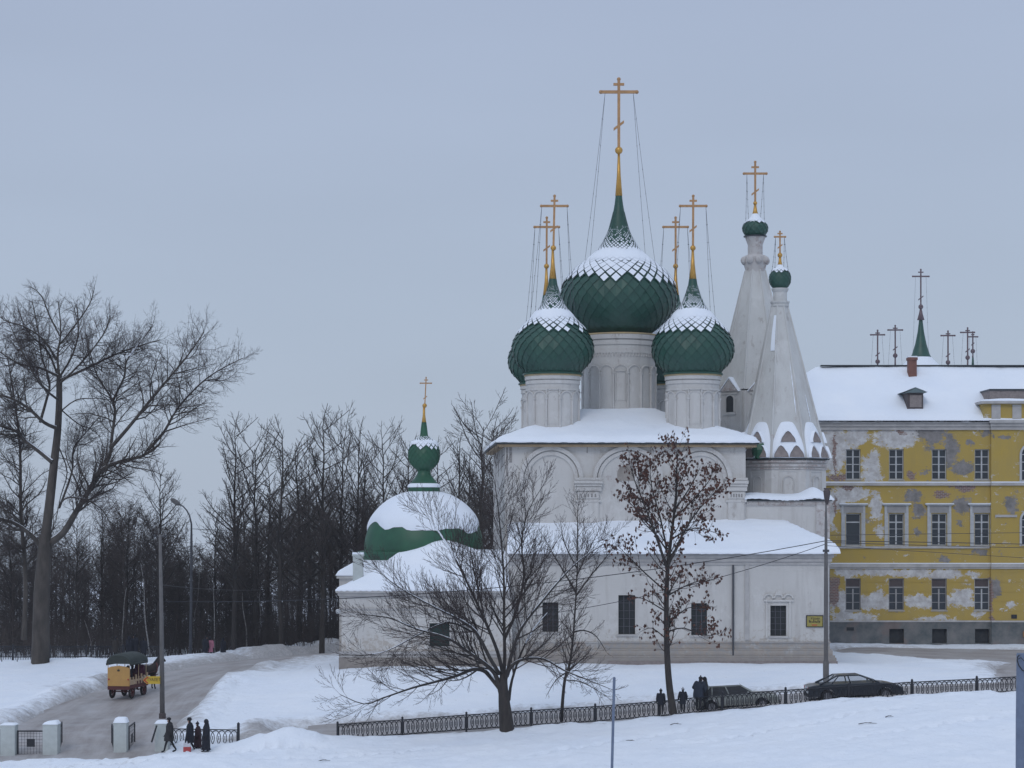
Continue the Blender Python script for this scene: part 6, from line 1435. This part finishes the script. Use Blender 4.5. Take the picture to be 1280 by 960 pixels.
def person(label, px, py, D, h, face, coat, trousers=(.02, .02, .025), hat=(.02, .02, .025), hem=.62, stride=.0, lean=0.0, arms=None, hood=False, group=None, bulk=1.2, sit=False, zbase=None, bent=0.0, hatshape='cap'):
    s = h / 1.75
    def J(x, y, z_):      # lean the upper body forward about the hips
        if z_ > .92:
            a = lean; dz = z_ - .92; x = x + dz * math.sin(a); z_ = .92 + dz * math.cos(a)
        return (x * s, y * s, z_ * s)
    V = []; E = []; R_ = []
    def v(p, r, link=None):
        V.append(p); R_.append(tuple(q * s for q in r) if hasattr(r, '__len__') else r * s)
        if link is not None: E.append((link, len(V) - 1))
        return len(V) - 1
    hip = v(J(0, 0, .93), (.15, .11)); sp_ = v(J(0, 0, 1.15), (.145, .11), hip); chs = v(J(.0, 0, 1.36), (.16, .11), sp_); nk = v(J(.02, 0, 1.49), .058, chs)
    hd = v(J(.03, 0, 1.575), .078, nk); hd2 = v(J(.035, 0, 1.66), .088, hd); v(J(.025, 0, 1.725), .06, hd2); v(J(.125, 0, 1.60), .018, hd)
    for sd in (-1, 1): v(J(.02, sd * .092, 1.61), .018, hd)
    knees = []
    for sd in (-1, 1):
        st_ = stride * sd
        if sit: a = v((.06 * s, sd * .1 * s, .90 * s), .09, hip); k = v((.42 * s, sd * .12 * s, .86 * s), .07, a); an = v((.45 * s, sd * .12 * s, .48 * s), .05, k); v((.6 * s, sd * .12 * s, .44 * s), .045, an); continue
        a = v((0, sd * .10 * s, .86 * s), .095, hip); k = v(((st_ * .5 + .03) * s, sd * .10 * s, .48 * s), .065, a); an = v(((st_ - (.06 if st_ < 0 else 0)) * s, sd * .10 * s, (.09 + (.05 if st_ < 0 else 0)) * s), .045, k); v(((st_ + .15) * s, sd * .11 * s, .045 * s), (.045, .035), an)
    hands = []; slv = []
    for i, sd in enumerate((-1, 1)):
        el, wr = (arms[i] if arms else ((.0 + stride * -sd * .4, .26, 1.13), (.08 + stride * -sd * .7, .27, .90)))
        sh = v(J(0, sd * .19, 1.42), .07, chs); e_ = v(J(el[0], sd * el[1], el[2]), .05, sh); w_2 = v(J(wr[0], sd * wr[1], wr[2]), .034, e_)
        dx, dy, dz = nrm(sub(V[w_2], V[e_])); pm = v(tuple(c + d * .07 * s for c, d in zip(V[w_2], (dx, dy, dz))), (.035, .022), w_2); hands.append(V[pm]); slv.append((V[sh], V[e_], V[w_2]))
        sx_ = nrm(crs((dx, dy, dz), (0, 1, 0)))
        for f in range(4):      # fingers, unequal and slightly curled
            o_ = (f - 1.5) * .019 * s; ln_ = (.060, .072, .068, .052)[f] * s
            b0 = tuple(V[pm][q] + (dx, dy, dz)[q] * .035 * s + sx_[q] * o_ for q in range(3)); i0 = v(b0, .0095, pm); v(tuple(b0[q] + (dx, dy, dz)[q] * ln_ - (0, sd, 0)[q] * .016 * s for q in range(3)), .0085, i0)
        i0 = v(tuple(V[w_2][q] + (dx, dy, dz)[q] * .045 * s + sx_[q] * .042 * s for q in range(3)), .011, pm); v(tuple(V[i0][q] + (dx, dy, dz)[q] * .04 * s for q in range(3)), .009, i0)
    headc = V[hd]
    def assign(c):
        if math.dist(c, headc) < .19 * s and c[2] > V[nk][2] - .02 * s: return 1 if c[0] > headc[0] + .015 * s else 0
        if any(math.dist(c, q) < .13 * s for q in hands): return 2
        return 0
    b = skin_mesh('person', V, E, R_, [cloth('trousers_%d' % int(trousers[0] * 999), trousers), M['skin'], cloth('glove', (.02, .018, .02))], assign)
    x_, y_ = PX(px, D), D; b.location = (x_, y_, PZ(py, D) if zbase is None else zbase); b.rotation_euler = (0, 0, math.radians(face)); tag(b, label, 'person', group)
    cm = cloth('coat_%s' % '_'.join(str(int(q * 999)) for q in coat), coat)
    m_ = MB(); rings = [(hem, .225 * bulk if hem < .5 else .20 * bulk, .205 * bulk), (min(hem + .12, .9), .20 * bulk, .20 * bulk), (.98, .165 * bulk, .195 * bulk), (1.18, .155 * bulk, .195 * bulk), (1.34, .155 * bulk, .215 * bulk), (1.43, .12 * bulk, .19 * bulk), (1.49, .085, .10), (1.53, .075, .085)]
    if sit: rings = [(.86, .20, .2)] + rings[2:]
    vs = []; n_ = 16
    for j, (zz, rx, ry) in enumerate(rings):
        sxx = (stride * .12 if zz < .9 else 0)
        for k in range(n_):
            a = 2 * PI * k / n_; w_2 = 1 + (.05 * math.sin(3 * a + j) if zz < 1.2 else .02 * math.sin(4 * a + j)); vs.append(J(rx * math.cos(a) * w_2 + sxx, ry * math.sin(a) * w_2, zz))
    fs = [(j * n_ + k, j * n_ + (k + 1) % n_, (j + 1) * n_ + (k + 1) % n_, (j + 1) * n_ + k) for j in range(len(rings) - 1) for k in range(n_)]
    m_.add(vs, fs)
    for a_, e_, w_2 in slv:
        lm_ = tuple((p + q) / 2 for p, q in zip(a_, e_)); m_.tube([a_, lm_, e_, w_2], [.095 * s * bulk, .088 * s * bulk, .074 * s * bulk, .056 * s], 8); m_.ball(a_, .095 * s * bulk, 8); m_.ball(e_, .074 * s * bulk, 8)
    m_.build('coat', cm, b, True, off=(0, 0, 0))
    m_ = MB(); hc = J(.03, 0, 1.66)
    if hood:
        m_.ball((hc[0] - .02 * s, 0, hc[2] - .01 * s), .125 * s, 12, sz=1.12); m_.lathe(hc[0] - .045 * s, 0, [(.15 * s, hc[2] - .24 * s), (.11 * s, hc[2] - .1 * s), (.115 * s, hc[2])], 12)
        m_.build('hood', cm, b, True, off=(0, 0, 0))
    else:
        hm = cloth('hat_%s' % '_'.join(str(int(q * 999)) for q in hat), hat)
        if hatshape == 'fur': m_.lathe(hc[0], 0, [(.10 * s, hc[2] - .02 * s), (.122 * s, hc[2] + .0 * s), (.122 * s, hc[2] + .08 * s), (.09 * s, hc[2] + .14 * s), (.02 * s, hc[2] + .15 * s)], 14)
        else:
            m_.lathe(hc[0], 0, [(.104 * s, hc[2] + .0), (.112 * s, hc[2] + .05 * s), (.085 * s, hc[2] + .10 * s), (.02 * s, hc[2] + .125 * s)], 14)
            if hatshape == 'cap': m_.box(hc[0] + .08 * s, hc[0] + .17 * s, -.06 * s, .06 * s, hc[2] + .0, hc[2] + .018 * s)
            if hatshape == 'knit': m_.ball((hc[0], 0, hc[2] + .15 * s), .035 * s, 8)
        m_.build('hat', hm, b, True, off=(0, 0, 0))
    return b
BL = (.016, .018, .028)
GW = 'people walking past the gate pillars'
person('man in dark coat and flat cap striding left past the white gate pillar', 212, 941, 103.9, 1.74, 176, (.030, .028, .030), stride=.26, hem=.60, group=GW)
wb_ = person('person in black coat and fur hat walking left, carrying the red bag', 237.5, 940.5, 103.9, 1.70, 180, BL, hem=.50, stride=.16, hatshape='fur', group=GW, arms=[((.05, .25, 1.13), (.08, .27, .86)), ((.02, .25, 1.13), (.06, .27, .86))])
person('shorter person in dark plum coat between the fur-hatted walker and the hooded one', 247.5, 940, 104.5, 1.48, 180, (.045, .022, .028), hem=.30, stride=.10, hatshape='knit', hat=(.03, .02, .03), group=GW)
person('person in a long black hooded coat at the rear of the walking group', 258, 940.5, 103.9, 1.64, 180, BL, hem=.14, stride=.12, hood=True, bulk=1.18, group=GW)
# carried bag
bx_, by_ = PX(234, 103.5), 103.5; zb_ = PZ(940, 103.5)
m_ = MB(); m_.box(bx_ - .19, bx_ + .19, by_ - .09, by_ + .09, zb_, zb_ + .26); bag = m_.build('shopping_bag', simple('bag_red', (.42, .06, .055), (.34, .045, .05), 5, .6), None, off=(0, 0, 0)); tag(bag, 'red and white shopping bag carried low by the fur-hatted walker', 'bag')
bv = bag.modifiers.new('bevel', 'BEVEL'); bv.width = .04; bv.segments = 3
m_ = MB(); m_.extr([(bx_ - .185, zb_ + .262), (bx_ + .185, zb_ + .262), (bx_ + .15, zb_ + .46), (bx_ + .03, zb_ + .40), (bx_ - .02, zb_ + .56), (bx_ - .07, zb_ + .42), (bx_ - .17, zb_ + .47)], by_ - .07, by_ + .07); m_.build('bag_top', simple('bag_white', (.62, .62, .66), None, 5, .6), bag)
GF = 'people standing at the iron fence'
person('child in dark clothes standing alone left of the seed-hung tree', 826, 894, 107.3, 1.32, 80, BL, hem=.72, group=GF, hatshape='knit', bulk=1.05)
person('child in dark coat and pale grey hat right of the seed-hung tree', 853.5, 891, 107.3, 1.27, 70, BL, hat=(.34, .35, .38), hem=.62, group=GF, hatshape='knit', bulk=1.1, arms=[((-.02, .30, 1.15), (.05, .25, .95)), ((.02, .30, 1.12), (.02, .34, .9))])
person('stooping adult in dark blue jacket beside the grey hatchback', 873, 889, 107.4, 1.78, 55, (.022, .030, .048), hem=.72, lean=.28, group=GF, hatshape='knit', bulk=1.35, arms=[((.05, .34, 1.18), (.20, .24, .98)), ((.05, .34, 1.2), (.22, .24, 1.0))])
person('hooded dark figure behind the stooping adult at the hatchback', 881, 885, 109.6, 1.62, 180, (.018, .019, .024), hem=.6, hood=True, group=GF, bulk=1.2)
GR = 'people at the edge of the wood'
def zt_(py, D, h): return PZ(py, D) - h
for (px, yt, D, h, c, lab) in ((257, 795.5, 161, 1.7, BL, 'dark-clothed person left of the one in pink behind the snow bank'), (262.5, 797, 161.4, 1.62, (.50, .20, .27), 'person in a bright pink coat behind the snow bank'), (279, 798, 162, 1.62, BL, 'dark-clothed person right of the one in pink behind the snow bank'),
    (144.5, 796, 153, 1.7, (.035, .03, .028), 'brownish dark figure leftmost of those beyond the wagon'), (161.5, 795.5, 153.5, 1.72, BL, 'dark figure just above the wagon canopy, left of the tall one'), (168.5, 793.5, 154, 1.78, BL, 'tallest dark figure above the wagon canopy'), (179.5, 797, 154, 1.66, BL, 'dark figure beyond the front end of the wagon'),
    (404, 794.5, 180, 1.7, (.03, .034, .045), 'lone dim figure at the wood edge near the chapel corner')):
    zb_ = zt_(yt, D, h); person(lab, px, 0, D, h, 90 + ru(-60, 60), c, zbase=zb_, hem=.55, group=GR, hood=(px in (279, 161.5)), hatshape='knit')

for i, (px, py, D, ln_, lab) in enumerate(((845, 915, 104, .55, 'dark twig lying on the snow below the two children'), (787, 927, 101.5, .8, 'thin dark stick on the snow right of the leaning marker post'), (1085, 892, 100, .9, 'faint grey stick on the snow slope below the sedan'), (1112, 886, 101, .4, 'short dark twig on the snow below the nose of the sedan'), (405, 944, 101, .6, 'small dark twig on the trampled snow below the fence end'))):
    x_ = PX(px, D); z_ = gh(x_, D) + .03; m_ = MB()
    m_.tube([(x_ - ln_ / 2, D, z_), (x_ - ln_ * .1, D + .1, z_ + .05), (x_ + ln_ / 2, D + .05, z_ + .02)], [.022, .018, .008], 5); m_.tube([(x_, D + .1, z_ + .04), (x_ + ln_ * .2, D - .12, z_ + .10)], [.012, .006], 4)
    tag(m_.build('fallen_twig', M['bark'], None), lab, 'twig', 'fallen twigs on the snow')
# ------------------------------------------------------------------ horse wagon
HD = math.radians(78); wy = 125.0; wx_ = PX(148.5, wy); wz_ = rh(wx_ + .5, wy + 1.2) + .02
wg = thing('horse_wagon', 'open passenger wagon with yellow tail board and dark canopy on the road', 'wagon', (0, 0, 0))
M['w_yel'] = simple('wagon_yellow', (.52, .30, .09), (.44, .25, .08), 2, .6); M['w_cream'] = simple('wagon_cream', (.50, .36, .22), (.42, .30, .2), 2, .6); M['w_red'] = simple('wagon_red', (.10, .022, .02), (.07, .018, .018), 3, .7)
M['canvas'] = simple('canopy_canvas', (.040, .050, .045), (.028, .036, .034), 3, .8, bs=.3); M['tyre'] = simple('tyre', (.014, .014, .015), (.022, .02, .02), 5, .9)
wp = lambda mb, name, mat, par=None, sm=False: mb.build(name, M[mat], par or wg, sm, off=(0, 0, 0))
yzl = [(-.70, .78), (.70, .78), (.70, 1.86), (.45, 1.95), (0, 2.0), (-.45, 1.95), (-.70, 1.86)]
m_ = MB(lambda a, b, c: (b, a, c)); m_.extr([(y_, z_) for y_, z_ in yzl], -.04, 0.0); tb_ = wp(m_, 'tail_board', 'w_yel')
m_ = MB(lambda a, b, c: (b, a, c)); m_.extr([(-.07, 1.66), (.07, 1.66), (.09, 1.80), (.035, 1.74), (0, 1.83), (-.035, 1.74), (-.09, 1.80)], -.055, -.045); wp(m_, 'emblem', 'ink', tb_)
for s_ in (-1, 1): m_ = MB(); m_.ball((-.06, s_ * .62, 1.18), .05, 8); wp(m_, 'tail_light', 'red', tb_)
m_ = MB(); m_.box(.0, 2.9, -.68, .68, .70, .78); m_.box(.1, 2.8, -.3, -.2, .52, .7); m_.box(.1, 2.8, .2, .3, .52, .7); m_.box(-.02, 2.9, -.71, -.68, .62, .84); m_.box(-.02, 2.9, .68, .71, .62, .84); m_.box(-.05, 0, -.7, .7, .55, .77); wp(m_, 'chassis', 'w_red')
for s_ in (-1, 1):
    m_ = MB(); m_.box(.02, 2.9, s_ * .69 - .02, s_ * .69 + .02, 1.02, 1.14)
    for x_ in (.12, .55, .98, 1.4, 1.85, 2.3, 2.78): m_.box(x_ - .07, x_ + .07, s_ * .69 - .03, s_ * .69 + .03, .84, 1.42 if x_ in (.98, 1.85, 2.78) else 1.3)
    m_.box(.02, .9, s_ * .69 - .02, s_ * .69 + .02, .85, 1.0); wp(m_, 'side_rail', 'w_cream')
    m_ = MB(); m_.box(1.0, 2.85, s_ * .69 - .015, s_ * .69 + .015, .85, 1.01); wp(m_, 'side_panel', 'w_red')
for x_ in (.55, 1.25, 1.95): m_ = MB(); m_.box(x_ - .2, x_ + .2, -.62, .62, 1.05, 1.12); m_.box(x_ - .24, x_ - .2, -.62, .62, 1.1, 1.5); wp(m_, 'bench', 'w_red')
for x_ in (.02, 1.4, 2.6):
    for s_ in (-1, 1): m_ = MB(); m_.tube([(x_, s_ * .68, 1.1), (x_, s_ * .70, 2.16)], .022, 6); wp(m_, 'canopy_post', 'w_cream')
m_ = MB(); n_ = 12; rows = []
for x_, k in ((-.12, .82), (.25, .98), (1.3, 1.0), (2.3, .98), (2.75, .80)):
    rows.append([(x_, .76 * math.cos(PI * i / n_), 2.12 + (.62 * k) * math.sin(PI * i / n_) ** .8) for i in range(n_ + 1)])
for i in range(4): m_.strip(rows[i], rows[i + 1])
m_.add(rows[0], [list(range(n_ + 1))]); m_.add(rows[-1], [list(range(n_ + 1))])
for s_ in (-1, 1): m_.box(-.1, 2.7, s_ * .77 - .01, s_ * .77 + .01, 2.02, 2.16)
wp(m_, 'canopy', 'canvas', None, True)
for x_ in (.5, 2.35):
    m_ = MB(); m_.tube([(x_, -.6, .42), (x_, .6, .42)], .04, 6); wp(m_, 'axle', 'w_red')
    for s_ in (-1, 1):
        y_ = s_ * .62; m_ = MB(); m_.tube([(x_ + .36 * math.cos(2 * PI * k / 24), y_, .42 + .36 * math.sin(2 * PI * k / 24)) for k in range(24)], .075, 8, closed=True); w_o = wp(m_, 'wheel', 'tyre', None, True)
        m_ = MB(lambda a, b, c: (a, b, c)); 
        for k in range(8): t = PI * k / 8 * 2; m_.tube([(x_, y_, .42), (x_ + .32 * math.cos(t), y_, .42 + .32 * math.sin(t))], .025, 5)
        m_.tube([(x_ + .30 * math.cos(2 * PI * k / 20), y_ + s_ * .02, .42 + .30 * math.sin(2 * PI * k / 20)) for k in range(20)], .035, 6, closed=True); m_.ball((x_, y_ + s_ * .05, .42), .08, 8); wp(m_, 'rim', 'w_red', w_o)
m_ = MB(); 
for s_ in (-1, 1): m_.tube([(2.7, s_ * .35, .75), (3.6, s_ * .40, .95), (5.3, s_ * .38, 1.12)], .035, 6)
wp(m_, 'shaft_pole', 'w_red')
wg.location = (wx_, wy, wz_); wg.rotation_euler = (0, 0, HD)
def wloc(x, y): return (wx_ + x * math.cos(HD) - y * math.sin(HD), wy + x * math.sin(HD) + y * math.cos(HD))
GP = 'people riding in the horse wagon'
for (x_, y_, c, lab, hh) in ((.62, -.32, BL, 'dark passenger on the rear bench, right side of the wagon', 1.6), (.62, .25, BL, 'dark passenger on the rear bench, left side of the wagon', 1.55), (1.35, -.3, (.05, .02, .03), 'passenger in dark wine coat on the middle bench of the wagon', 1.6), (2.3, -.38, (.085, .022, .045), 'driver in a maroon coat sitting at the front of the wagon', 1.75)):
    X, Y = wloc(x_, y_); p = person(lab, 640 + X / Y * F, 0, Y, hh, 78, c, sit=True, zbase=wz_ + .34 if hh < 1.7 else wz_ + .42, group=GP, hatshape='knit')
# horse
hx, hy = PX(182, 129.4), 129.4; hz0 = rh(hx, hy) + .03
V = []; E = []; R_ = []
def hv(p, r, l=None):
    V.append(p); R_.append(r)
    if l is not None: E.append((l, len(V) - 1))
    return len(V) - 1
r0_ = hv((0, 0, 1.22), (.30, .34)); ch_ = hv((.52, 0, 1.24), (.26, .33), r0_); rp = hv((-.55, 0, 1.30), (.27, .30), r0_); tl = hv((-.86, 0, 1.34), .10, rp); t1 = hv((-.98, 0, 1.05), .07, tl); t2 = hv((-1.0, 0, .70), .07, t1); hv((-.98, 0, .45), .03, t2)
n1 = hv((.86, 0, 1.52), (.16, .21), ch_); n2 = hv((1.08, 0, 1.84), (.11, .15), n1); hd_ = hv((1.20, 0, 2.02), (.10, .12), n2); mz = hv((1.42, 0, 1.84), (.075, .085), hd_); hv((1.56, 0, 1.70), (.06, .06), mz)
for s_ in (-1, 1):
    hv((1.17, s_ * .07, 2.20), .022, hd_)
    a = hv((.56, s_ * .17, 1.0), .12, ch_); k = hv((.60 + s_ * .08, s_ * .17, .58), .062, a); f = hv((.60 + s_ * .02, s_ * .17, .18), .042, k); hv((.66 + s_ * .02, s_ * .17, .05), .058, f)
    a = hv((-.56, s_ * .18, 1.02), .16, rp); k = hv((-.42 + s_ * .05, s_ * .18, .82), .10, a); h_ = hv((-.70 + s_ * .1, s_ * .17, .52), .06, k); f = hv((-.66 + s_ * .1, s_ * .17, .18), .042, h_); hv((-.60 + s_ * .1, s_ * .17, .05), .058, f)
hm_ = simple('horse_bay', (.028, .018, .014), (.018, .012, .010), 3, .75); 
horse = skin_mesh('horse', V, E, R_, [hm_, simple('horse_black', (.010, .009, .009), None, 3, .8)], lambda c: 1 if (c[2] < .5 or c[0] < -.84) else 0)
horse.location = (hx, hy, hz0); horse.rotation_euler = (0, 0, math.radians(48)); tag(horse, 'dark brown horse with raised head pulling the wagon up the road', 'horse')
m_ = MB(); n_ = 9
for i in range(n_): t = i / (n_ - 1); x_ = .80 + .40 * t; z_ = 1.76 + .40 * t; m_.tube([(x_ - .05, 0, z_), (x_ - .14, .05, z_ - .12), (x_ - .10, .09, z_ - .26)], [.05, .04, .01], 5)
m_.build('mane', M['iron'], horse, True, off=(0, 0, 0))
m_ = MB(); m_.tube([(.72 + .06 * math.cos(t), .24 * math.sin(t), 1.30 + .36 * math.cos(t)) for t in [2 * PI * k / 16 for k in range(16)]], .045, 6, closed=True); m_.tube([(.72, 0, 1.64), (.1, .0, 1.58), (-.5, 0, 1.62)], .02, 5); 
for s_ in (-1, 1): m_.tube([(.74, s_ * .26, 1.2), (0, s_ * .36, 1.1), (-.9, s_ * .38, 1.0)], .018, 5)
m_.build('harness', M['w_red'], horse, True, off=(0, 0, 0))

# ------------------------------------------------------------------ cars
def glass_mat(name, tint, alpha):
    m, nt, b = new_mat(name); b.inputs['Base Color'].default_value = (*tint, 1); b.inputs['Roughness'].default_value = .08; b.inputs['Alpha'].default_value = alpha; return m
M['carglass'] = glass_mat('car_glass', (.08, .10, .11), .28); M['carglass_d'] = glass_mat('car_glass_dark', (.012, .013, .016), .93)
M['chrome'] = simple('rim_metal', (.30, .30, .32), (.2, .2, .22), 4, .35, .7); M['lamp'] = simple('lamp_glass', (.45, .46, .48), (.35, .35, .36), 6, .15)
def paint(name, c, dirt_):
    m, nt, b = new_mat(name); v = coord(nt); sx = nt.nodes.new('ShaderNodeSeparateXYZ'); nt.links.new(v, sx.inputs[0])
    d = math_(nt, 'ADD', ramp(nt, sx.outputs[2], .85, .2), math_(nt, 'MULTIPLY', math_(nt, 'SUBTRACT', noise_(nt, v, 5, 6), .5), .9)); d = ramp(nt, d, .35, 1.0)
    nt.links.new(mixc(nt, math_(nt, 'MULTIPLY', d, dirt_), c, (.12, .11, .105)), b.inputs['Base Color']); b.inputs['Roughness'].default_value = .28; b.inputs['Coat Weight'].default_value = .4; return m
def car(label, px, py, py2, D, length, prof, belt, wheels, wr, cab, glass, pmat, group, roofsnow=False):
    """prof: outline of the lower body (x, z); cab: (x rear base, x rear top, x front top, x front base, z roof)"""
    r_ = thing('parked_car', label, 'car', (0, 0, 0), group); W2 = .86
    bld = lambda mb, n_, m, par=None, sm=False: mb.build(n_, m, par or r_, sm, off=(0, 0, 0))
    low = []            # underside with wheel arches
    xs = sorted(wheels)
    low.append((prof[0][0], .28))
    for wx in xs:
        for k in range(9): a = PI - PI * k / 8; low.append((wx + (wr + .07) * math.cos(a), max(.22, wr + (wr + .07) * math.sin(a))))
    low.append((prof[-1][0], .28))
    up = prof[::-1]
    poly = low + up; n_ = len(poly); m_ = MB()
    # three slices across the width round the flanks
    secs = [(-W2, .0), (-W2 + .05, .04), (W2 - .05, .04), (W2, .0)]
    def pt(i, y, g): x, z_ = poly[i]; cx_, cz_ = length / 2, .55; return (x + (0 if g else (cx_ - x) * .012), y, z_ - (0 if g else (.035 if z_ > .7 else 0)))
    rows = [[pt(i, y, g) for i in range(n_)] for y, g in secs]
    for a, b in zip(rows, rows[1:]): m_.add(a + b, [(i, (i + 1) % n_, n_ + (i + 1) % n_, n_ + i) for i in range(n_)])
    # flank caps as triangulated polygons
    for rr_, rev in ((rows[0], True), (rows[-1], False)): m_.add(rr_, [list(range(n_))[::-1] if rev else list(range(n_))])
    body = bld(m_, 'body', pmat); smooth_by_angle(body, 35)
    rb, rt_, ft, fb, zr = cab; zb_ = belt
    def bl(x): 
        for (x0_, z0_), (x1_, z1_) in zip(prof, prof[1:]):
            if x0_ <= x <= x1_: return z0_ + (z1_ - z0_) * (x - x0_) / max(x1_ - x0_, 1e-6)
        return zb_
    q = lambda x, s_, top: (x, s_ * (.62 if top else .80), (zr - .05) if top else bl(x) - .01)
    gm = MB()
    for s_ in (-1, 1): gm.add([q(rb + .03, s_, 0), q(fb - .03, s_, 0), q(ft, s_, 1), q(rt_, s_, 1)], [(0, 1, 2, 3)])
    gm.add([q(rb, -1, 0), q(rb, 1, 0), q(rt_, 1, 1), q(rt_, -1, 1)], [(0, 1, 2, 3)]); gm.add([q(fb, -1, 0), q(fb, 1, 0), q(ft, 1, 1), q(ft, -1, 1)], [(0, 1, 2, 3)]); bld(gm, 'windows', glass)
    rf = MB(); g_ = []
    for i in range(7):
        t = i / 6; x = rt_ - .08 + (ft - rt_ + .16) * t
        g_.append([(x, .66 * u, zr - .055 + .06 * math.sin(PI * min(max(t, .03), .97)) ** .5 * (1 - .35 * u * u)) for u in (-1, -.8, -.4, 0, .4, .8, 1)])
    for a, b in zip(g_, g_[1:]): rf.strip(a, b)
    roof = bld(rf, 'roof', pmat, None, True)
    for s_ in (-1, 1):
        pm = MB()
        for (x0_, x1_, r2) in ((rb, rt_, .05), (fb, ft, .04)): pm.tube([q(x0_, s_, 0), q(x1_, s_, 1)], [r2 * 1.2, r2 * .8], 6)
        xm_ = rb + (fb - rb) * .52; xt_ = rt_ + (ft - rt_) * .50; pm.tube([q(xm_, s_, 0), q(xt_, s_, 1)], .035, 6)
        pm.tube([q(rt_, s_, 1), q(xt_, s_, 1), q(ft, s_, 1)], .035, 6); pm.tube([q(rb + (fb - rb) * .2, s_, 0), q(rt_ + .12, s_, 1)], .03, 6); bld(pm, 'pillar', pmat, None, True)
    for wx in wheels:
        for s_ in (-1, 1):
            y_ = s_ * (W2 - .10); wm = MB(lambda a, b, c: (a + wx, c + y_, b + wr)); wm.lathe(0, 0, [(wr * .62, -.10), (wr * .92, -.10), (wr, -.06), (wr, .06), (wr * .92, .10), (wr * .62, .10)], 24); wo = bld(wm, 'wheel', M['tyre']); smooth_by_angle(wo, 40)
            rm = MB(lambda a, b, c: (a + wx, c + y_ + s_ * .012, b + wr)); rm.lathe(0, 0, [(wr * .60, -.09), (wr * .60, .09), (wr * .5, .095), (wr * .12, .07)], 16)
            bld(rm, 'rim', M['chrome'], wo)
    xf, xr = prof[-1][0], prof[0][0]
    for s_ in (-1, 1):
        m_ = MB(); m_.ball((xf - .10, s_ * .66, .66), .12, 10, .8, 1.3, .65); bld(m_, 'headlight', M['lamp'], None, True)
        m_ = MB(); m_.ball((xr + .04, s_ * .70, .76), .10, 10, .5, 1.1, .9); bld(m_, 'tail_light', M['red'], None, True)
        m_ = MB(); m_.ball((fb - .35, s_ * .93, bl(fb - .35) + .06), .09, 8, .6, 1, .8); bld(m_, 'wing_mirror', pmat, None, True)
        for xd in (.40, .66):
            m_ = MB(); xx = rb + (fb - rb) * xd; m_.box(xx - .08, xx + .08, s_ * (W2 + .004) - .012, s_ * (W2 + .004) + .012, bl(xx) - .16, bl(xx) - .13); bld(m_, 'door_handle', M['iron'])
            m_ = MB(); xx = rb + (fb - rb) * (xd - .24 if xd > .5 else .18); 
    m_ = MB()
    for t in (.16, .52, .90): xx = rb + (fb - rb) * t; m_.box(xx - .008, xx + .008, -W2 - .004, -W2 + .001, .38, bl(xx) - .06); m_.box(xx - .008, xx + .008, W2 - .001, W2 + .004, .38, bl(xx) - .06)
    bld(m_, 'door_seam', M['gap'], body)
    m_ = MB(); m_.box(xr - .055, xr - .042, -.26, .26, .58, .69); bld(m_, 'number_plate', M['lamp']); m_ = MB(); m_.box(xf + .042, xf + .055, -.26, .26, .36, .46); bld(m_, 'number_plate', M['lamp'])
    m_ = MB(); m_.box(xf - .14, xf + .04, -.78, .78, .30, .46); bld(m_, 'bumper', M['gap']); m_ = MB(); m_.box(xr - .04, xr + .14, -.78, .78, .34, .50); bld(m_, 'bumper', M['gap'])
    if roofsnow:
        sn_ = MB(); g_ = []
        for i in range(9):
            t = i / 8; x = rt_ - .02 + (ft - rt_ + .02) * t; g_.append([(x, .60 * u, zr + (.0 if abs(u) == 1 or i in (0, 8) else .045 + .015 * rnd())) for u in (-1, -.85, -.4, 0, .4, .85, 1)])
        for a, b in zip(g_, g_[1:]): sn_.strip(a, b)
        bld(sn_, 'roof_snow', M['snow'], roof, True)
    x0_ = PX(px, D); z0_ = PZ(py, D); z1_ = PZ(py2, D); r_.location = (x0_, D, z0_); r_.rotation_euler = (0, -math.atan2(z1_ - z0_, length), 0); return r_
Dc = 110.6
car('dark blue sedan with see-through side windows parked right of the lamp post', 1008, 877.5, 873, Dc, 5.05,
    [(0, .50), (.02, .86), (.35, .93), (.75, .96), (3.7, .98), (4.2, .93), (4.75, .80), (4.98, .66), (5.05, .45)], .96, (1.02, 4.10), .33, (.62, 1.55, 2.75, 3.78, 1.42), M['carglass'], paint('sedan_paint', (.012, .017, .026), .35), 'cars parked behind the iron fence')
car('grey-green hatchback with darkened windows and snow-dusted roof left of the lamp post', 870.5, 890, 884.5, Dc, 4.35,
    [(0, .45), (.03, .84), (.25, .90), (3.1, .90), (3.6, .86), (4.2, .76), (4.32, .6), (4.35, .42)], .9, (.75, 3.45), .31, (.24, .72, 2.35, 3.05, 1.38), M['carglass_d'], paint('hatch_paint', (.26, .28, .27), .75), 'cars parked behind the iron fence', True)

# ------------------------------------------------------------------ winter haze
HAZE = 0.00012
hb = MB(); hb.box(-290, 290, -60, 450, -8, 46)
hz_ = hb.build('haze', [], None, off=(0, 0, 0)); hz_['kind'] = 'stuff'
hm2 = bpy.data.materials.new('haze'); hm2.use_nodes = True; nt = hm2.node_tree; nt.nodes.remove(nt.nodes['Principled BSDF']); sc.cycles.volume_bounces = 2
pv = nt.nodes.new('ShaderNodeVolumePrincipled'); pv.inputs['Density'].default_value = HAZE; pv.inputs['Color'].default_value = (.86, .90, .96, 1); nt.links.new(pv.outputs[0], nt.nodes['Material Output'].inputs['Volume'])
hz_.data.materials.append(hm2)
